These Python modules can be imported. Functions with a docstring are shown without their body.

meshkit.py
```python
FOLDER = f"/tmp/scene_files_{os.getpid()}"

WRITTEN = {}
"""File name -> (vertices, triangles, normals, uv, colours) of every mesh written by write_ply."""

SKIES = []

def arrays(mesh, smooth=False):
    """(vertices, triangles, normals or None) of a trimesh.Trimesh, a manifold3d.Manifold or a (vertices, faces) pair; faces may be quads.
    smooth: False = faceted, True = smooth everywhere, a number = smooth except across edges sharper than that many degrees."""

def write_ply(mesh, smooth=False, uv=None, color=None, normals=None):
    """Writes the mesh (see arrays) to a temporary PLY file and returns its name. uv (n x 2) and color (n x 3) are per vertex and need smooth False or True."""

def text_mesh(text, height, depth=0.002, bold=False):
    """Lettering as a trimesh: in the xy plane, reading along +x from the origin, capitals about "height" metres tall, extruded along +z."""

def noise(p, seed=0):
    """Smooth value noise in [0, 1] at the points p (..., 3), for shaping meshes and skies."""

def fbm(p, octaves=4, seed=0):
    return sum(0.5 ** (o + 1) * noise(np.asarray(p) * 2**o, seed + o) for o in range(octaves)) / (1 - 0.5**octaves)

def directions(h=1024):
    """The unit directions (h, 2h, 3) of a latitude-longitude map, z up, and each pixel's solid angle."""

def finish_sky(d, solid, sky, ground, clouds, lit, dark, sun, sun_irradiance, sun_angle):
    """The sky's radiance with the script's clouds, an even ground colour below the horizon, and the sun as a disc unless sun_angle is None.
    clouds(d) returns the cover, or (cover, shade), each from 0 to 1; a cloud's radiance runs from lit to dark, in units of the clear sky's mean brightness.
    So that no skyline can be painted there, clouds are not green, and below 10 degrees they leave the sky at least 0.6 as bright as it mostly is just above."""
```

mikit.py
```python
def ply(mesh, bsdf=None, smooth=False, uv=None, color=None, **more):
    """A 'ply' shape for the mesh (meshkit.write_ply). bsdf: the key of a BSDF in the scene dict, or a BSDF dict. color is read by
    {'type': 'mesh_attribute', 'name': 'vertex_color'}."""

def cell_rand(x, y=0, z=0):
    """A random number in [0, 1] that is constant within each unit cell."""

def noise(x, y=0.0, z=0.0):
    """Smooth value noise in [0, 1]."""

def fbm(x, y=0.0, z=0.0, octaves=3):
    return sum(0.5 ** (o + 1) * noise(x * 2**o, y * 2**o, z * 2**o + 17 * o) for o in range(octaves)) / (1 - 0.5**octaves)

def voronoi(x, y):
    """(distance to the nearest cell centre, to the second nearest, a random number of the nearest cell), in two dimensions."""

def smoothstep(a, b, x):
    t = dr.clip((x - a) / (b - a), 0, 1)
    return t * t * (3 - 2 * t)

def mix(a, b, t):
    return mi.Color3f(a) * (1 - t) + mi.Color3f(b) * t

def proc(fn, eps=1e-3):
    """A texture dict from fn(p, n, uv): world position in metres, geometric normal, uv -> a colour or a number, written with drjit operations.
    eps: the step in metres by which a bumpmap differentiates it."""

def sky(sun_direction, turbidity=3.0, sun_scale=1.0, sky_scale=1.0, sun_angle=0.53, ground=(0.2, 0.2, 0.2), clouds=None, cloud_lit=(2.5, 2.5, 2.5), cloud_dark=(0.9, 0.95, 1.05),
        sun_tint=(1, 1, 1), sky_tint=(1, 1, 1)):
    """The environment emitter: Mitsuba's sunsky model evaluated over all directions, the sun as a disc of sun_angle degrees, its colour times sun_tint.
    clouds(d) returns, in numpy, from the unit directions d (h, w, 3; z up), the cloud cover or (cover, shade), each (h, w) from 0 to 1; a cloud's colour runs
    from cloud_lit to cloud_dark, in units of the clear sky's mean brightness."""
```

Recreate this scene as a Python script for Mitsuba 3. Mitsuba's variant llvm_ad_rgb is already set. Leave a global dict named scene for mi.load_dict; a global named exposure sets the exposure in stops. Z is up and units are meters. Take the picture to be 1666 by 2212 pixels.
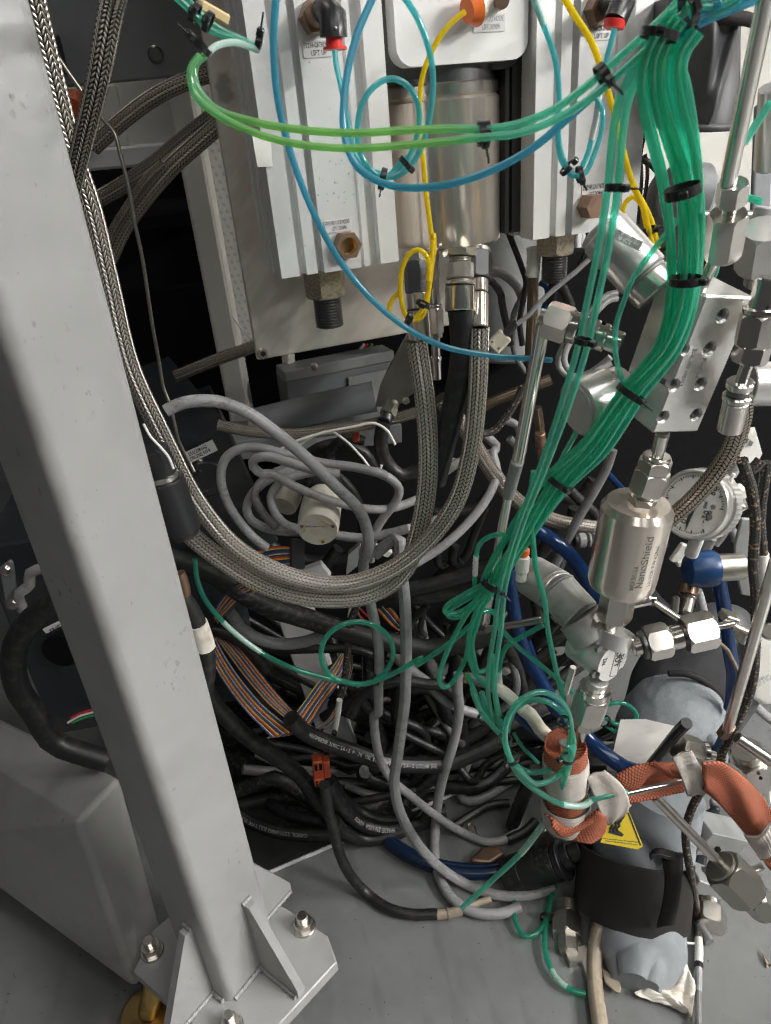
import math, numpy as np, trimesh, mitsuba as mi, drjit as dr, mikit, manifold3d as m3
from scipy.interpolate import CubicHermiteSpline
from shapely.geometry import Polygon
from mikit import proc, noise, fbm, cell_rand, smoothstep, mix
from meshkit import text_mesh, fbm as nfbm
T = mi.ScalarTransform4f
rng = np.random.default_rng(7)
scene, labels = {}, {}
# ------------------------------------------------------------------ camera, lamps, exposure
FPX, CX, CY, H = 1560.0, 833.0, 1106.0, 1.2          # focal length in units of a 1666 x 2212 picture; eye height
PITCH, ROLL = math.radians(28.7), math.radians(5.2)
EYE = np.array([0, 0, H])
FWD = np.array([0, math.cos(PITCH), -math.sin(PITCH)])
_U = np.array([0, math.sin(PITCH), math.cos(PITCH)]); _R = np.array([1.0, 0, 0])
RGT = math.cos(ROLL) * _R - math.sin(ROLL) * _U
UPV = math.sin(ROLL) * _R + math.cos(ROLL) * _U
scene['camera'] = {'type': 'thinlens', 'fov': 2 * math.degrees(math.atan(833 / FPX)), 'fov_axis': 'x', 'aperture_radius': 0.0012, 'focus_distance': 0.95,
                   'near_clip': 0.02, 'far_clip': 60.0, 'to_world': T().look_at(origin=EYE.tolist(), target=(EYE + FWD).tolist(), up=UPV.tolist())}
exposure = -0.1
AMBIENT = (0.055, 0.055, 0.0555)
LAMPS = [((3.0, -1.0, 2.60), (0.62, 1.25), 104.0), ((4.0, 0.1, 2.60), (0.62, 1.25), 100.0), ((-0.1, -1.1, 2.60), (0.62, 1.25), 3.0), ((1.1, 0.35, 2.40), (0.62, 1.25), 9.0), ((-0.38, 0.85, 2.30), (0.32, 0.62), 6.0), ((0.95, -1.1, 2.60), (0.62, 1.25), 6.0)]  # panels behind the camera are added, unseen, to put reflections in the metal
scene['room_light'] = {'type': 'constant', 'radiance': {'type': 'rgb', 'value': list(AMBIENT)}}
for i, (c, s, e) in enumerate(LAMPS):
    k = 'ceiling_lamp' + (f'_{i:03d}' if i else '')
    scene[k] = {'type': 'rectangle', 'to_world': T().translate(list(c)).rotate([1, 0, 0], 180).scale([s[0] / 2, s[1] / 2, 1]),
                'emitter': {'type': 'area', 'radiance': {'type': 'rgb', 'value': [e * 1.0, e * 0.985, e * 0.945]}}}
    labels[k] = {'label': ('main white ceiling lamp panel high at the right', 'second white ceiling lamp panel at the right, farther back', 'added unseen lamp panel for metal reflections, behind the camera', 'white ceiling lamp panel over the right side', 'small white ceiling lamp panel over the left side', 'added unseen lamp panel for metal reflections, behind the camera, farther right')[i], 'category': 'lamp'}

# ------------------------------------------------------------------ from picture positions to places
ORG = {'0': (0, 0, 1)}
for _c, _o in dict(A=(0, 0), B=(500, 0), C=(880, 0), D=(1280, 0), E=(0, 560), F=(500, 560), G=(880, 560), H=(1280, 560), I=(0, 1150), J=(420, 1150), K=(880, 1150),
                   L=(1280, 1150), M=(0, 1910), N=(420, 1700), O=(880, 1700), Q=(1280, 1750)).items():
    ORG[_c] = (_o[0] / 1.15246, _o[1] / 1.15246, 640 / 1666 / 1.15246)
for _c, (_x, _y, _w, _p) in dict(a=(1620, 1150, 300, 1659), b=(1620, 1500, 300, 1659), c=(1600, 300, 320, 1666), d=(1430, 1200, 270, 1194), e=(640, 1350, 400, 1666),
                                 f=(1180, 540, 380, 1666), g=(1500, 1950, 420, 1666)).items():
    ORG[_c] = (_x / 1.15246, _y / 1.15246, _w / _p / 1.15246)
def px(c, x, y):
    o = ORG[c]; return o[0] + x * o[2], o[1] + y * o[2]
def ray(x, y):
    return FWD + (x - CX) / FPX * RGT - (y - CY) / FPX * UPV
def P(c, x, y, Y):
    """The point seen at (x, y) of close-up c that lies Y metres in front of the camera (or, for 'z0.02', 2 cm above the floor)."""
    d = ray(*px(c, x, y))
    if isinstance(Y, str): return EYE + d * ((float(Y[1:]) - H) / d[2])
    q = EYE + d * (Y / d[1])
    return q if q[2] > .012 else EYE + d * ((.012 - H) / d[2])          # nothing sinks into the floor
def S(c, Y, s):
    out, w = [], s.split()
    for i, q in enumerate(w):
        if ':' in q: c, q = q.split(':')
        q = q.split(',')
        y = (q[2] if q[2][0] == 'z' else float(q[2])) if len(q) > 2 else (Y if isinstance(Y, (float, int, str)) else Y[0] + (Y[1] - Y[0]) * i / max(1, len(w) - 1))
        out.append(P(c, float(q[0]), float(q[1]), y))
    return np.array(out)
def mpp(p): return float((np.asarray(p) - EYE) @ FWD) / FPX      # metres per picture unit at p
# the lift machine stands turned a little to the right
YAW = math.radians(18)
ME, MN, MZ = np.array([math.cos(YAW), math.sin(YAW), 0]), np.array([math.sin(YAW), -math.cos(YAW), 0]), np.array([0, 0, 1.0])
M0 = P('0', 609, 599, 0.80)
def PF(c, x, y, off=0.0):
    """The point at (x, y) on the machine's front plane, off metres in front of it."""
    d = ray(*px(c, x, y)); return EYE + d * (((M0 + MN * off - EYE) @ MN) / (d @ MN))
def loc(p): q = np.asarray(p) - M0; return np.array([q @ ME, q @ MN, q @ MZ])
def mw(u, w, z): return M0 + ME * u + MN * w + MZ * z

# ------------------------------------------------------------------ names
def uniq(k):
    if k not in scene and k not in labels: return k
    i = 1
    while f'{k}_{i:03d}' in scene or f'{k}_{i:03d}' in labels: i += 1
    return f'{k}_{i:03d}'
def thing(name, label, cat, group=None):
    k = uniq(name); labels[k] = {'label': label, 'category': cat}
    if group: labels[k]['group'] = group
    return k
def part(parent, name, mesh, mat, smooth=30, label=None, **kw):
    k = uniq(parent + '__' + name); scene[k] = mikit.ply(mesh, mat, smooth=smooth, **kw)
    if label: labels[k] = {'label': label}
    return k
def solo(name, mesh, mat, label, cat, group=None, smooth=30, **kw):
    k = thing(name, label, cat, group); scene[k] = mikit.ply(mesh, mat, smooth=smooth, **kw); return k
def struct(name, mesh, mat, smooth=False):
    scene[name] = mikit.ply(mesh, mat, smooth=smooth); labels[name] = {'kind': 'structure'}

# ------------------------------------------------------------------ shapes
def unit(v): v = np.asarray(v, float); return v / np.linalg.norm(v)
def frame(z, x=None):
    z = unit(z); x = np.asarray(x if x is not None else ([0, 0, 1] if abs(z[2]) < .9 else [1, 0, 0]), float)
    x = unit(x - z * (x @ z)); return np.stack([x, np.cross(z, x), z], 1)
def place(m, o, R): m = m.copy(); m.vertices = m.vertices @ np.asarray(R).T + o; return m
def cat(*ms): return trimesh.util.concatenate([m for m in ms if m is not None])
def hull(pts): return trimesh.convex.convex_hull(np.asarray(pts))
def bbox(sx, sy, sz, b=0.0015):
    """A box about the origin with chamfered edges."""
    b = min(b, .45 * min(sx, sy, sz)); h = np.array([sx, sy, sz]) / 2; pts = []
    for s in np.ndindex(2, 2, 2):
        g = (np.array(s) * 2 - 1)
        for k in range(3):
            q = h - b; q[k] = h[k]; pts.append(g * q)
    return hull(pts)
def obox(o, ax, ay, depth, b=0.0015):
    """A box whose near face has the corner o and the edges ax, ay; it goes depth away from the camera."""
    ax, ay = np.asarray(ax), np.asarray(ay); n = unit(np.cross(ax, ay))
    if n @ (o - EYE) < 0: n = -n
    ay2 = np.cross(n, unit(ax)); ay2 = ay2 * np.sign(ay2 @ ay)
    m = bbox(np.linalg.norm(ax), abs(ay @ ay2), depth, b)
    return place(m, o + ax / 2 + ay2 * abs(ay @ ay2) / 2 + n * depth / 2, np.stack([unit(ax), ay2, n], 1))
def vbox(c, x0, y0, x1, y1, Y, depth, b=0.002):
    """An upright box seen between two picture corners, its front Y metres away, facing the camera's side of the room."""
    a, d = P(c, x0, y0, Y), P(c, x1, y1, Y)
    m = bbox(abs(d[0] - a[0]), depth, abs(a[2] - d[2]), b)
    return place(m, [(a[0] + d[0]) / 2, Y + depth / 2, (a[2] + d[2]) / 2], np.eye(3))
def extrude(poly, h): return trimesh.creation.extrude_polygon(poly if hasattr(poly, 'area') else Polygon(poly), h, engine='earcut')
def lathe(prof, sides=28):
    return trimesh.creation.revolve(np.array(prof, float), sections=sides)
def cyl(p0, p1, r0, r1=None, sides=24, b=0.0):
    p0, p1 = np.asarray(p0), np.asarray(p1); h = np.linalg.norm(p1 - p0); r1 = r0 if r1 is None else r1; b = min(b, .4 * h)
    return place(lathe([(0, 0), (r0 - b, 0), (r0, b), (r1, h - b), (r1 - b, h), (0, h)] if b else [(0, 0), (r0, 0), (r1, h), (0, h)], sides), p0, frame(p1 - p0))
LAMP_AT = np.array(LAMPS[0][0])
def hexn(p0, p1, r, turn=0.3, sides=6):
    """A hexagon nut between two points, corners rounded off as on turned nuts; r is half the width across corners."""
    h = float(np.linalg.norm(np.asarray(p1) - p0))
    if turn == 'lamp':                                   # turned so that one flat mirrors the main lamp
        c = (np.asarray(p0) + p1) / 2; hv = frame(np.asarray(p1) - p0).T @ (unit(EYE - c) + unit(LAMP_AT - c)); turn = math.atan2(hv[1], hv[0]) - math.pi / 6
    m = m3.CrossSection([[(r * math.cos(turn + 2 * math.pi * i / sides), r * math.sin(turn + 2 * math.pi * i / sides)) for i in range(sides)]]).extrude(h)
    c = min(.16 * r, .3 * h); ri = r * .885
    cone = m3.CrossSection([[(0, 0), (ri, 0), (r * 1.005, c), (r * 1.005, h - c), (ri, h), (0, h)]]).revolve(40)
    k = (m ^ cone).to_mesh(); return place(trimesh.Trimesh(k.vert_properties[:, :3], k.tri_verts), p0, frame(np.asarray(p1) - p0))
def sphere(c, r, sub=2): m = trimesh.creation.icosphere(sub, r); m.vertices += c; return m
def spline(pts, step):
    pts = np.asarray(pts, float)
    if len(pts) == 2: pts = np.array([pts[0], (pts[0] + pts[1]) / 2, pts[1]])
    t = np.r_[0, np.cumsum(np.linalg.norm(np.diff(pts, axis=0), axis=1) ** .6)]
    d = np.gradient(pts, t, axis=0)
    f = CubicHermiteSpline(t, pts, d)
    q = f(np.linspace(0, t[-1], 40 * len(pts))); s = np.r_[0, np.cumsum(np.linalg.norm(np.diff(q, axis=0), axis=1))]
    n = max(3, int(s[-1] / step) + 1); u = np.linspace(0, s[-1], n)
    return np.stack([np.interp(u, s, q[:, k]) for k in range(3)], 1)
def frames(q):
    t = np.gradient(q, axis=0); t /= np.linalg.norm(t, axis=1, keepdims=True)
    n = np.zeros_like(q); n[0] = frame(t[0])[:, 0]
    for i in range(1, len(q)):
        v = n[i - 1] - t[i] * (n[i - 1] @ t[i]); n[i] = v / np.linalg.norm(v)
    return t, n, np.cross(t, n)
def sweep(pts, r, sides=12, step=None, caps=True, flat=None, bump=None):
    """(mesh, uv) of a round tube along a smooth line; uv = (turn 0..1, length in metres). r may be a list along the line."""
    rm = float(np.mean(r)); q = spline(pts, step or max(rm * 1.3, .0025)); t, n, b = frames(q); m = len(q)
    rr = np.interp(np.linspace(0, 1, m), np.linspace(0, 1, len(r)), r) if np.ndim(r) else np.full(m, r)
    s = np.r_[0, np.cumsum(np.linalg.norm(np.diff(q, axis=0), axis=1))]
    a = np.linspace(0, 2 * math.pi, sides + 1)
    R = rr[:, None] * np.ones(sides + 1)
    if bump is not None: R = R + bump(s[:, None], a[None, :])
    v = q[:, None] + R[..., None] * (np.cos(a)[None, :, None] * n[:, None] + np.sin(a)[None, :, None] * b[:, None])
    uv = np.stack(np.broadcast_arrays(a[None, :] / (2 * math.pi), s[:, None]), -1).reshape(-1, 2)
    i = np.arange(m - 1)[:, None] * (sides + 1) + np.arange(sides)[None, :]
    f = np.concatenate([np.stack([i, i + 1, i + sides + 2], -1).reshape(-1, 3), np.stack([i, i + sides + 2, i + sides + 1], -1).reshape(-1, 3)])
    V = v.reshape(-1, 3)
    if caps:
        for e, row in ((0, 0), (1, m - 1)):
            ring = v[row, :sides]; k0 = len(V); V = np.vstack([V, ring, [q[row]]]); uv = np.vstack([uv, np.tile([[0, s[row]]], (sides + 1, 1))])
            j = np.arange(sides); tri = np.stack([k0 + j, k0 + (j + 1) % sides, np.full(sides, k0 + sides)], 1); f = np.vstack([f, tri[:, ::-1] if e == 0 else tri])
    return trimesh.Trimesh(V, f[:, ::-1] if False else f, process=False), uv
def sub(pts, a, b, n=8):
    """The piece of a smooth line between two fractions of its length."""
    q = spline(pts, .004); i, j = int(a * (len(q) - 1)), int(b * (len(q) - 1)); return q[np.unique(np.linspace(i, max(j, i + 2), max(n, 3)).astype(int))]
def nrm(pts, w): return w / 2 * mpp(np.mean(pts, axis=0))
def tube(name, pts, w, mat, label, cat_, group=None, sides=12, caps=True, r=None, parent=None, step=None):
    r = r or nrm(pts, w); m, uv = sweep(pts, r, sides, step=step, caps=caps)
    if parent: return part(parent, name, m, mat, smooth=True, uv=uv, label=label)
    return solo(name, m, mat, label, cat_, group, smooth=True, uv=uv)
def strip(ea, eb, thick, nu=12, step=.006, wave=None):
    """A band of cloth or ribbon between two edge lines."""
    la = spline(ea, step); lb = spline(eb, step); n = max(len(la), len(lb))
    rs = lambda l: np.stack([np.interp(np.linspace(0, len(l) - 1, n), np.arange(len(l)), l[:, k]) for k in range(3)], 1)
    la, lb = rs(la), rs(lb); u = np.linspace(0, 1, nu + 1)
    v = la[:, None] * (1 - u)[None, :, None] + lb[:, None] * u[None, :, None]
    du = lb - la; dv = np.gradient((la + lb) / 2, axis=0); nn = np.cross(du, dv); nn /= np.linalg.norm(nn, axis=1, keepdims=True)
    if ((nn * (EYE - la)).sum() < 0): nn = -nn
    h = thick / 2 + (wave(u[None, :], np.linspace(0, 1, n)[:, None]) if wave else 0) * np.ones((n, nu + 1))
    top = v + nn[:, None] * h[..., None]; bot = v - nn[:, None] * (thick - h)[..., None] if wave is None else v - nn[:, None] * (thick / 2) + nn[:, None] * (h - thick / 2)[..., None]
    s = np.r_[0, np.cumsum(np.linalg.norm(np.diff((la + lb) / 2, axis=0), axis=1))]; wd = np.linalg.norm(du, axis=1).mean()
    uv = np.stack(np.broadcast_arrays(u[None, :] * wd, s[:, None]), -1).reshape(-1, 2)
    i = (np.arange(n - 1)[:, None] * (nu + 1) + np.arange(nu)[None, :]).ravel(); k = n * (nu + 1)
    quad = np.stack([i, i + 1, i + nu + 2, i + nu + 1], 1)
    e1 = np.arange(n - 1) * (nu + 1); e2 = e1 + nu; j = np.arange(nu); l = (n - 1) * (nu + 1) + j
    F = np.vstack([quad, quad[:, ::-1] + k, np.stack([e1, e1 + nu + 1, e1 + nu + 1 + k, e1 + k], 1), np.stack([e2 + k, e2 + nu + 1 + k, e2 + nu + 1, e2], 1),
                   np.stack([j + k, j + 1 + k, j + 1, j], 1), np.stack([l, l + 1, l + 1 + k, l + k], 1)])
    F = np.vstack([F[:, [0, 1, 2]], F[:, [0, 2, 3]]])
    return trimesh.Trimesh(np.vstack([top.reshape(-1, 3), bot.reshape(-1, 3)]), F, process=False), np.vstack([uv, uv])
def chain(key, p0, p1, spec, mat='steel_bright'):
    """Turned and hexagon pieces one after the other on a line: (kind, half width in picture units, share of the length[, material[, name]])."""
    p0, p1 = np.asarray(p0), np.asarray(p1); tot = sum(q[2] for q in spec); k = mpp((p0 + p1) / 2); t = 0
    for q in spec:
        a, b = p0 + (p1 - p0) * t / tot, p0 + (p1 - p0) * (t + q[2]) / tot; t += q[2]
        mm = q[3] if len(q) > 3 and q[3] else mat; r = q[1] * k; L = np.linalg.norm(b - a)
        nm = q[4] if len(q) > 4 else {'h': 'nut', 'c': 'collar', 't': 'tube', 'r': 'ring', 'k': 'knurl', 's': 'thread'}[q[0]]
        if q[0] == 'h': m = hexn(a, b, r, q[5] if len(q) > 5 else .3)
        elif q[0] == 's': m = thread(a, b, r)
        elif q[0] == 'k': m = cyl(a, b, r, sides=60, b=.0008); s_ = np.arange(len(m.vertices)); 
        else: m = cyl(a, b, r, sides=32, b=min(.0012, .15 * r))
        part(key, nm, m, mm)
def thread(a, b, r, pitch=None):
    h = np.linalg.norm(np.asarray(b) - a); pitch = pitch or r * .19; n = max(2, int(h / pitch)); pr = [(0, 0)]
    for i in range(n): pr += [(r * .9, h * i / n), (r, h * (i + .35) / n), (r, h * (i + .55) / n), (r * .9, h * (i + .9) / n)]
    return place(lathe(pr + [(r * .85, h), (0, h)], 32), a, frame(np.asarray(b) - a))
def lettering(key, text, o, xd, yd, h, mat='ink', name='lettering', width=None, depth=.0003):
    m = text_mesh(text, 1.0, .01, bold=True); xd, yd = unit(xd), np.asarray(yd, float); yd = unit(yd - xd * (yd @ unit(xd))); n = np.cross(xd, yd)
    w = m.vertices[:, 0].max(); sx = h if width is None else width / w
    m.vertices = np.asarray(o) + np.outer(m.vertices[:, 0] * sx, xd) + np.outer(m.vertices[:, 1] * h, yd) + np.outer(m.vertices[:, 2] * depth / .01, n)
    return part(key, name, m, mat, smooth=False)
def print_on(key, pts, r, text, s0, h, mat='ink_white', flip=False, tilt=0.0, name='lettering'):
    """Lettering printed along a round cable, on the side that faces the room."""
    q = spline(pts, .003); t, n, b = frames(q); s = np.r_[0, np.cumsum(np.linalg.norm(np.diff(q, axis=0), axis=1))]
    m = text_mesh(text, h, .0004); v = m.vertices
    mid = s0 + v[:, 0].max() / 2 if not flip else s0 - v[:, 0].max() / 2
    i0 = int(np.clip(np.searchsorted(s, mid), 0, len(q) - 1)); c = unit(EYE - q[i0]); phi0 = math.atan2(c @ b[i0], c @ n[i0]) + tilt
    sg = -1 if flip else 1
    u = np.clip(s0 + sg * v[:, 0], 0, s[-1]); ph = phi0 - sg * (v[:, 1] - h / 2) / r
    I = lambda a: np.stack([np.interp(u, s, a[:, k]) for k in range(3)], 1)
    w = I(q) + (r + .0001 + v[:, 2])[:, None] * (np.cos(ph)[:, None] * I(n) + np.sin(ph)[:, None] * I(b))
    return part(key, name, trimesh.Trimesh(w, m.faces, process=False), mat, smooth=False)
def band_ring(c, ax, r, w, th, sides=24):
    """A flat ring (cable tie, tape band) around an axis."""
    return place(lathe([(r, -w / 2), (r + th, -w / 2), (r + th, w / 2), (r, w / 2), (r, -w / 2)], sides), c, frame(ax))
def cable_tie(c, ax, wpx, label, side=None, mat='black_nylon', tail=.012, group=None, w=.0045):
    """wpx: width of what it holds together, in picture units."""
    r = wpx / 2 * mpp(c); ax = unit(ax); k = thing('cable_tie', label, 'cable tie', group)
    part(k, 'strap', band_ring(c, ax, r, w, .0012), mat)
    tc = unit(EYE - c); d = tc - ax * (tc @ ax)
    if side is not None: d = d * .6 + (RGT * side[0] + UPV * side[1]) * .8; d = d - ax * (d @ ax)
    d = unit(d); t = np.cross(ax, d)
    part(k, 'head', place(bbox(.007, .0055, .006, .001), c + d * (r + .003), np.stack([t, ax, d], 1)), mat)
    if tail: part(k, 'tail', place(bbox(.0035, .0012, tail, .0004), c + d * (r + .005 + tail / 2), np.stack([t, ax, d], 1)), mat)
    return k
# ------------------------------------------------------------------ materials
def tw(d): return {'type': 'twosided', 'bsdf': d}
def rgb(*v): return {'type': 'rgb', 'value': list(v)}
def pr(c, rough=.5, metal=0.0, spec=.5, **k):
    return {'type': 'principled', 'base_color': c if isinstance(c, dict) else rgb(*c), 'roughness': rough, 'metallic': metal, 'specular': spec, **k}
def mat(k, d): scene[k] = tw(d)
def bumped(d, fn, scale, eps=3e-4): return {'type': 'bumpmap', 'arbitrary': proc(fn, eps), 'scale': scale, 'bsdf': d}
def blotch(c0, c1, f, lo=.45, hi=.7, f2=6):
    return proc(lambda p, n, uv: mix(c0, c1, smoothstep(lo, hi, fbm(p.x * f, p.y * f, p.z * f, 4)) * (.5 + .5 * fbm(p.x * f * f2, p.y * f * f2, p.z * f * f2, 2))))
def _paint(p, n, uv):
    b = mix((.305, .305, .30), (.265, .265, .26), smoothstep(.5, .75, fbm(p.x * 9, p.y * 9, p.z * 7, 4)))
    sc = smoothstep(.74, .80, fbm(p.x * 95, p.y * 95, p.z * 30, 3)) * smoothstep(.62, .74, fbm(p.x * 7 + 2, p.y * 7, p.z * 6, 2)) + smoothstep(.86, .88, fbm(p.x * 260, p.y * 260, p.z * 120, 2))
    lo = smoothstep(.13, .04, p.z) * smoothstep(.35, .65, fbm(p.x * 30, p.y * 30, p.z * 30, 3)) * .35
    for c in SCUFF: sc = sc + smoothstep(.03, .008, dr.sqrt(dr.square(p.x - c[0]) + dr.square(p.y - c[1]) + dr.square(p.z - c[2]))) * smoothstep(.64, .72, fbm(p.x * 190, p.y * 190, p.z * 90, 3))
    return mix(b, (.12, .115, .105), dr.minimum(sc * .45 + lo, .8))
mat('paint_grey', bumped(pr(proc(_paint), .36, spec=.45), lambda p, n, uv: fbm(p.x * 55, p.y * 55, p.z * 40, 2), .0016, 2e-3))
mat('paint_grey_dark', pr(blotch((.16, .165, .17), (.11, .115, .12), 8), .4))
mat('paint_mid', pr((.17, .175, .185), .42))
mat('paint_cream', pr(blotch((.70, .675, .62), (.62, .6, .545), 5), .5))
mat('paint_white', pr(blotch((.66, .66, .65), (.58, .58, .57), 6), .5))
mat('paint_black', pr(blotch((.018, .02, .024), (.035, .035, .035), 14), .38))
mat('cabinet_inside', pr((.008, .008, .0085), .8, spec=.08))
mat('floor_epoxy', pr(proc(lambda p, n, uv: mix((.160, .163, .163), (.115, .118, .117), smoothstep(.35, .75, fbm(p.x * 4, p.y * 4, 1, 4))) * (.94 + .10 * fbm(p.x * 60, p.y * 60, 2, 2)) * (1 - .6 * smoothstep(.84, .87, fbm(p.x * 170, p.y * 170, 3, 3))) * (1 - .12 * smoothstep(.60, .75, fbm(p.x * 25, p.y * 9 + p.x * 20, 7, 4)))), .33, spec=.4))
SM = PF('B', 890, 1180)
def _alu(p, n, uv):
    g = fbm(p.x * 330, p.y * 330, p.z * 300, 3); w = smoothstep(.055, .015, dr.sqrt(dr.square(p.x - SM[0]) + dr.square((p.z - SM[2]) * .8))); a = smoothstep(.74, .82, g * .72 + .25 * w) + smoothstep(.86, .88, fbm(p.x * 210, p.y * 210, p.z * 210, 2)) * .5
    return mix(mix((.70, .70, .69), (.63, .63, .62), fbm(p.x * 8, p.y * 8, p.z * 5, 3)), (.16, .155, .145), a * .75)
mat('alu', pr(proc(_alu), .36, .4))
mat('alu_side', pr(proc(lambda p, n, uv: mix((.42, .415, .40), (.13, .125, .12), smoothstep(.5, .68, fbm(p.x * 160, p.y * 160, p.z * 60, 4)) * .7)), .5, .3))
mat('alu_dark', pr((.10, .10, .10), .35, .6))
mat('silver', pr(blotch((.66, .645, .62), (.56, .55, .53), 20), .28, .7))
mat('silver_dirty', pr(blotch((.46, .46, .43), (.25, .25, .23), 25, .4, .65), .42, .4))
mat('steel_bright', pr(proc(lambda p, n, uv: mix((.86, .82, .765), (.74, .70, .65), fbm(p.x * 60, p.y * 60, p.z * 60, 3))), .15, 1.0))
mat('steel_satin', pr(proc(lambda p, n, uv: mix((.80, .755, .70), (.68, .64, .59), fbm(p.x * 90, p.y * 90, p.z * 90, 3))), .23, 1.0))
mat('steel_shell', pr(proc(lambda p, n, uv: mix((.88, .80, .71), (.60, .54, .48), fbm(p.x * 110 + 3, p.y * 60, p.z * 2.5, 3))), .18, .86))  # upright reflection streaks are painted into the base colour
mat('steel_dark', pr((.20, .20, .205), .32, 1.0))
mat('steel_tube', pr((.82, .785, .73), .14, 1.0))
mat('olive_steel', pr((.36, .35, .31), .3, .9))
def _plate(p, n, uv):
    w = fbm(p.x * 7 + p.z * 9, p.z * 7 - p.x * 5, 2, 3); s = fbm((p.x + p.z) * 14, (p.x - p.z) * 60, 1, 3)
    d = smoothstep(.6, .75, fbm(p.x * 30, p.z * 30, 5, 4)) * smoothstep(.5, .62, fbm(p.x * 9 + 3, p.z * 9, 3, 2))
    return mix(mix((.82, .76, .685), (.68, .62, .55), smoothstep(.35, .7, w * .5 + s * .5)), (.2, .18, .16), d * .6)
mat('plate_steel', bumped(pr(proc(_plate), .33, .6), lambda p, n, uv: fbm(p.x * 16, p.y * 16, p.z * 16, 3), .003, 2e-3))
mat('brass', pr(blotch((.62, .42, .17), (.42, .27, .10), 60), .3, 1.0))
mat('bronze', pr(blotch((.30, .19, .135), (.21, .13, .095), 50), .42, .85))
mat('nut_gold', pr(proc(lambda p, n, uv: mix((.60, .52, .40), (.42, .36, .28), smoothstep(.4, .65, fbm(p.x * 420, p.y * 420, p.z * 420, 3)))), .34, .9))
mat('nickel', pr(blotch((.44, .42, .37), (.34, .32, .28), 20), .3, .9))
mat('black_plastic', pr((.018, .018, .02), .32))
mat('black_nylon', pr((.012, .012, .013), .3))
mat('black_velcro', bumped(pr((.022, .02, .019), .75, spec=.25), lambda p, n, uv: noise(p.x * 900, p.y * 900, p.z * 900), .0006))
mat('rubber', pr(proc(lambda p, n, uv: mix((.013, .013, .014), (.026, .025, .024), smoothstep(.45, .75, fbm(p.x * 90, p.y * 90, p.z * 90, 4)))), .42))
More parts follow.
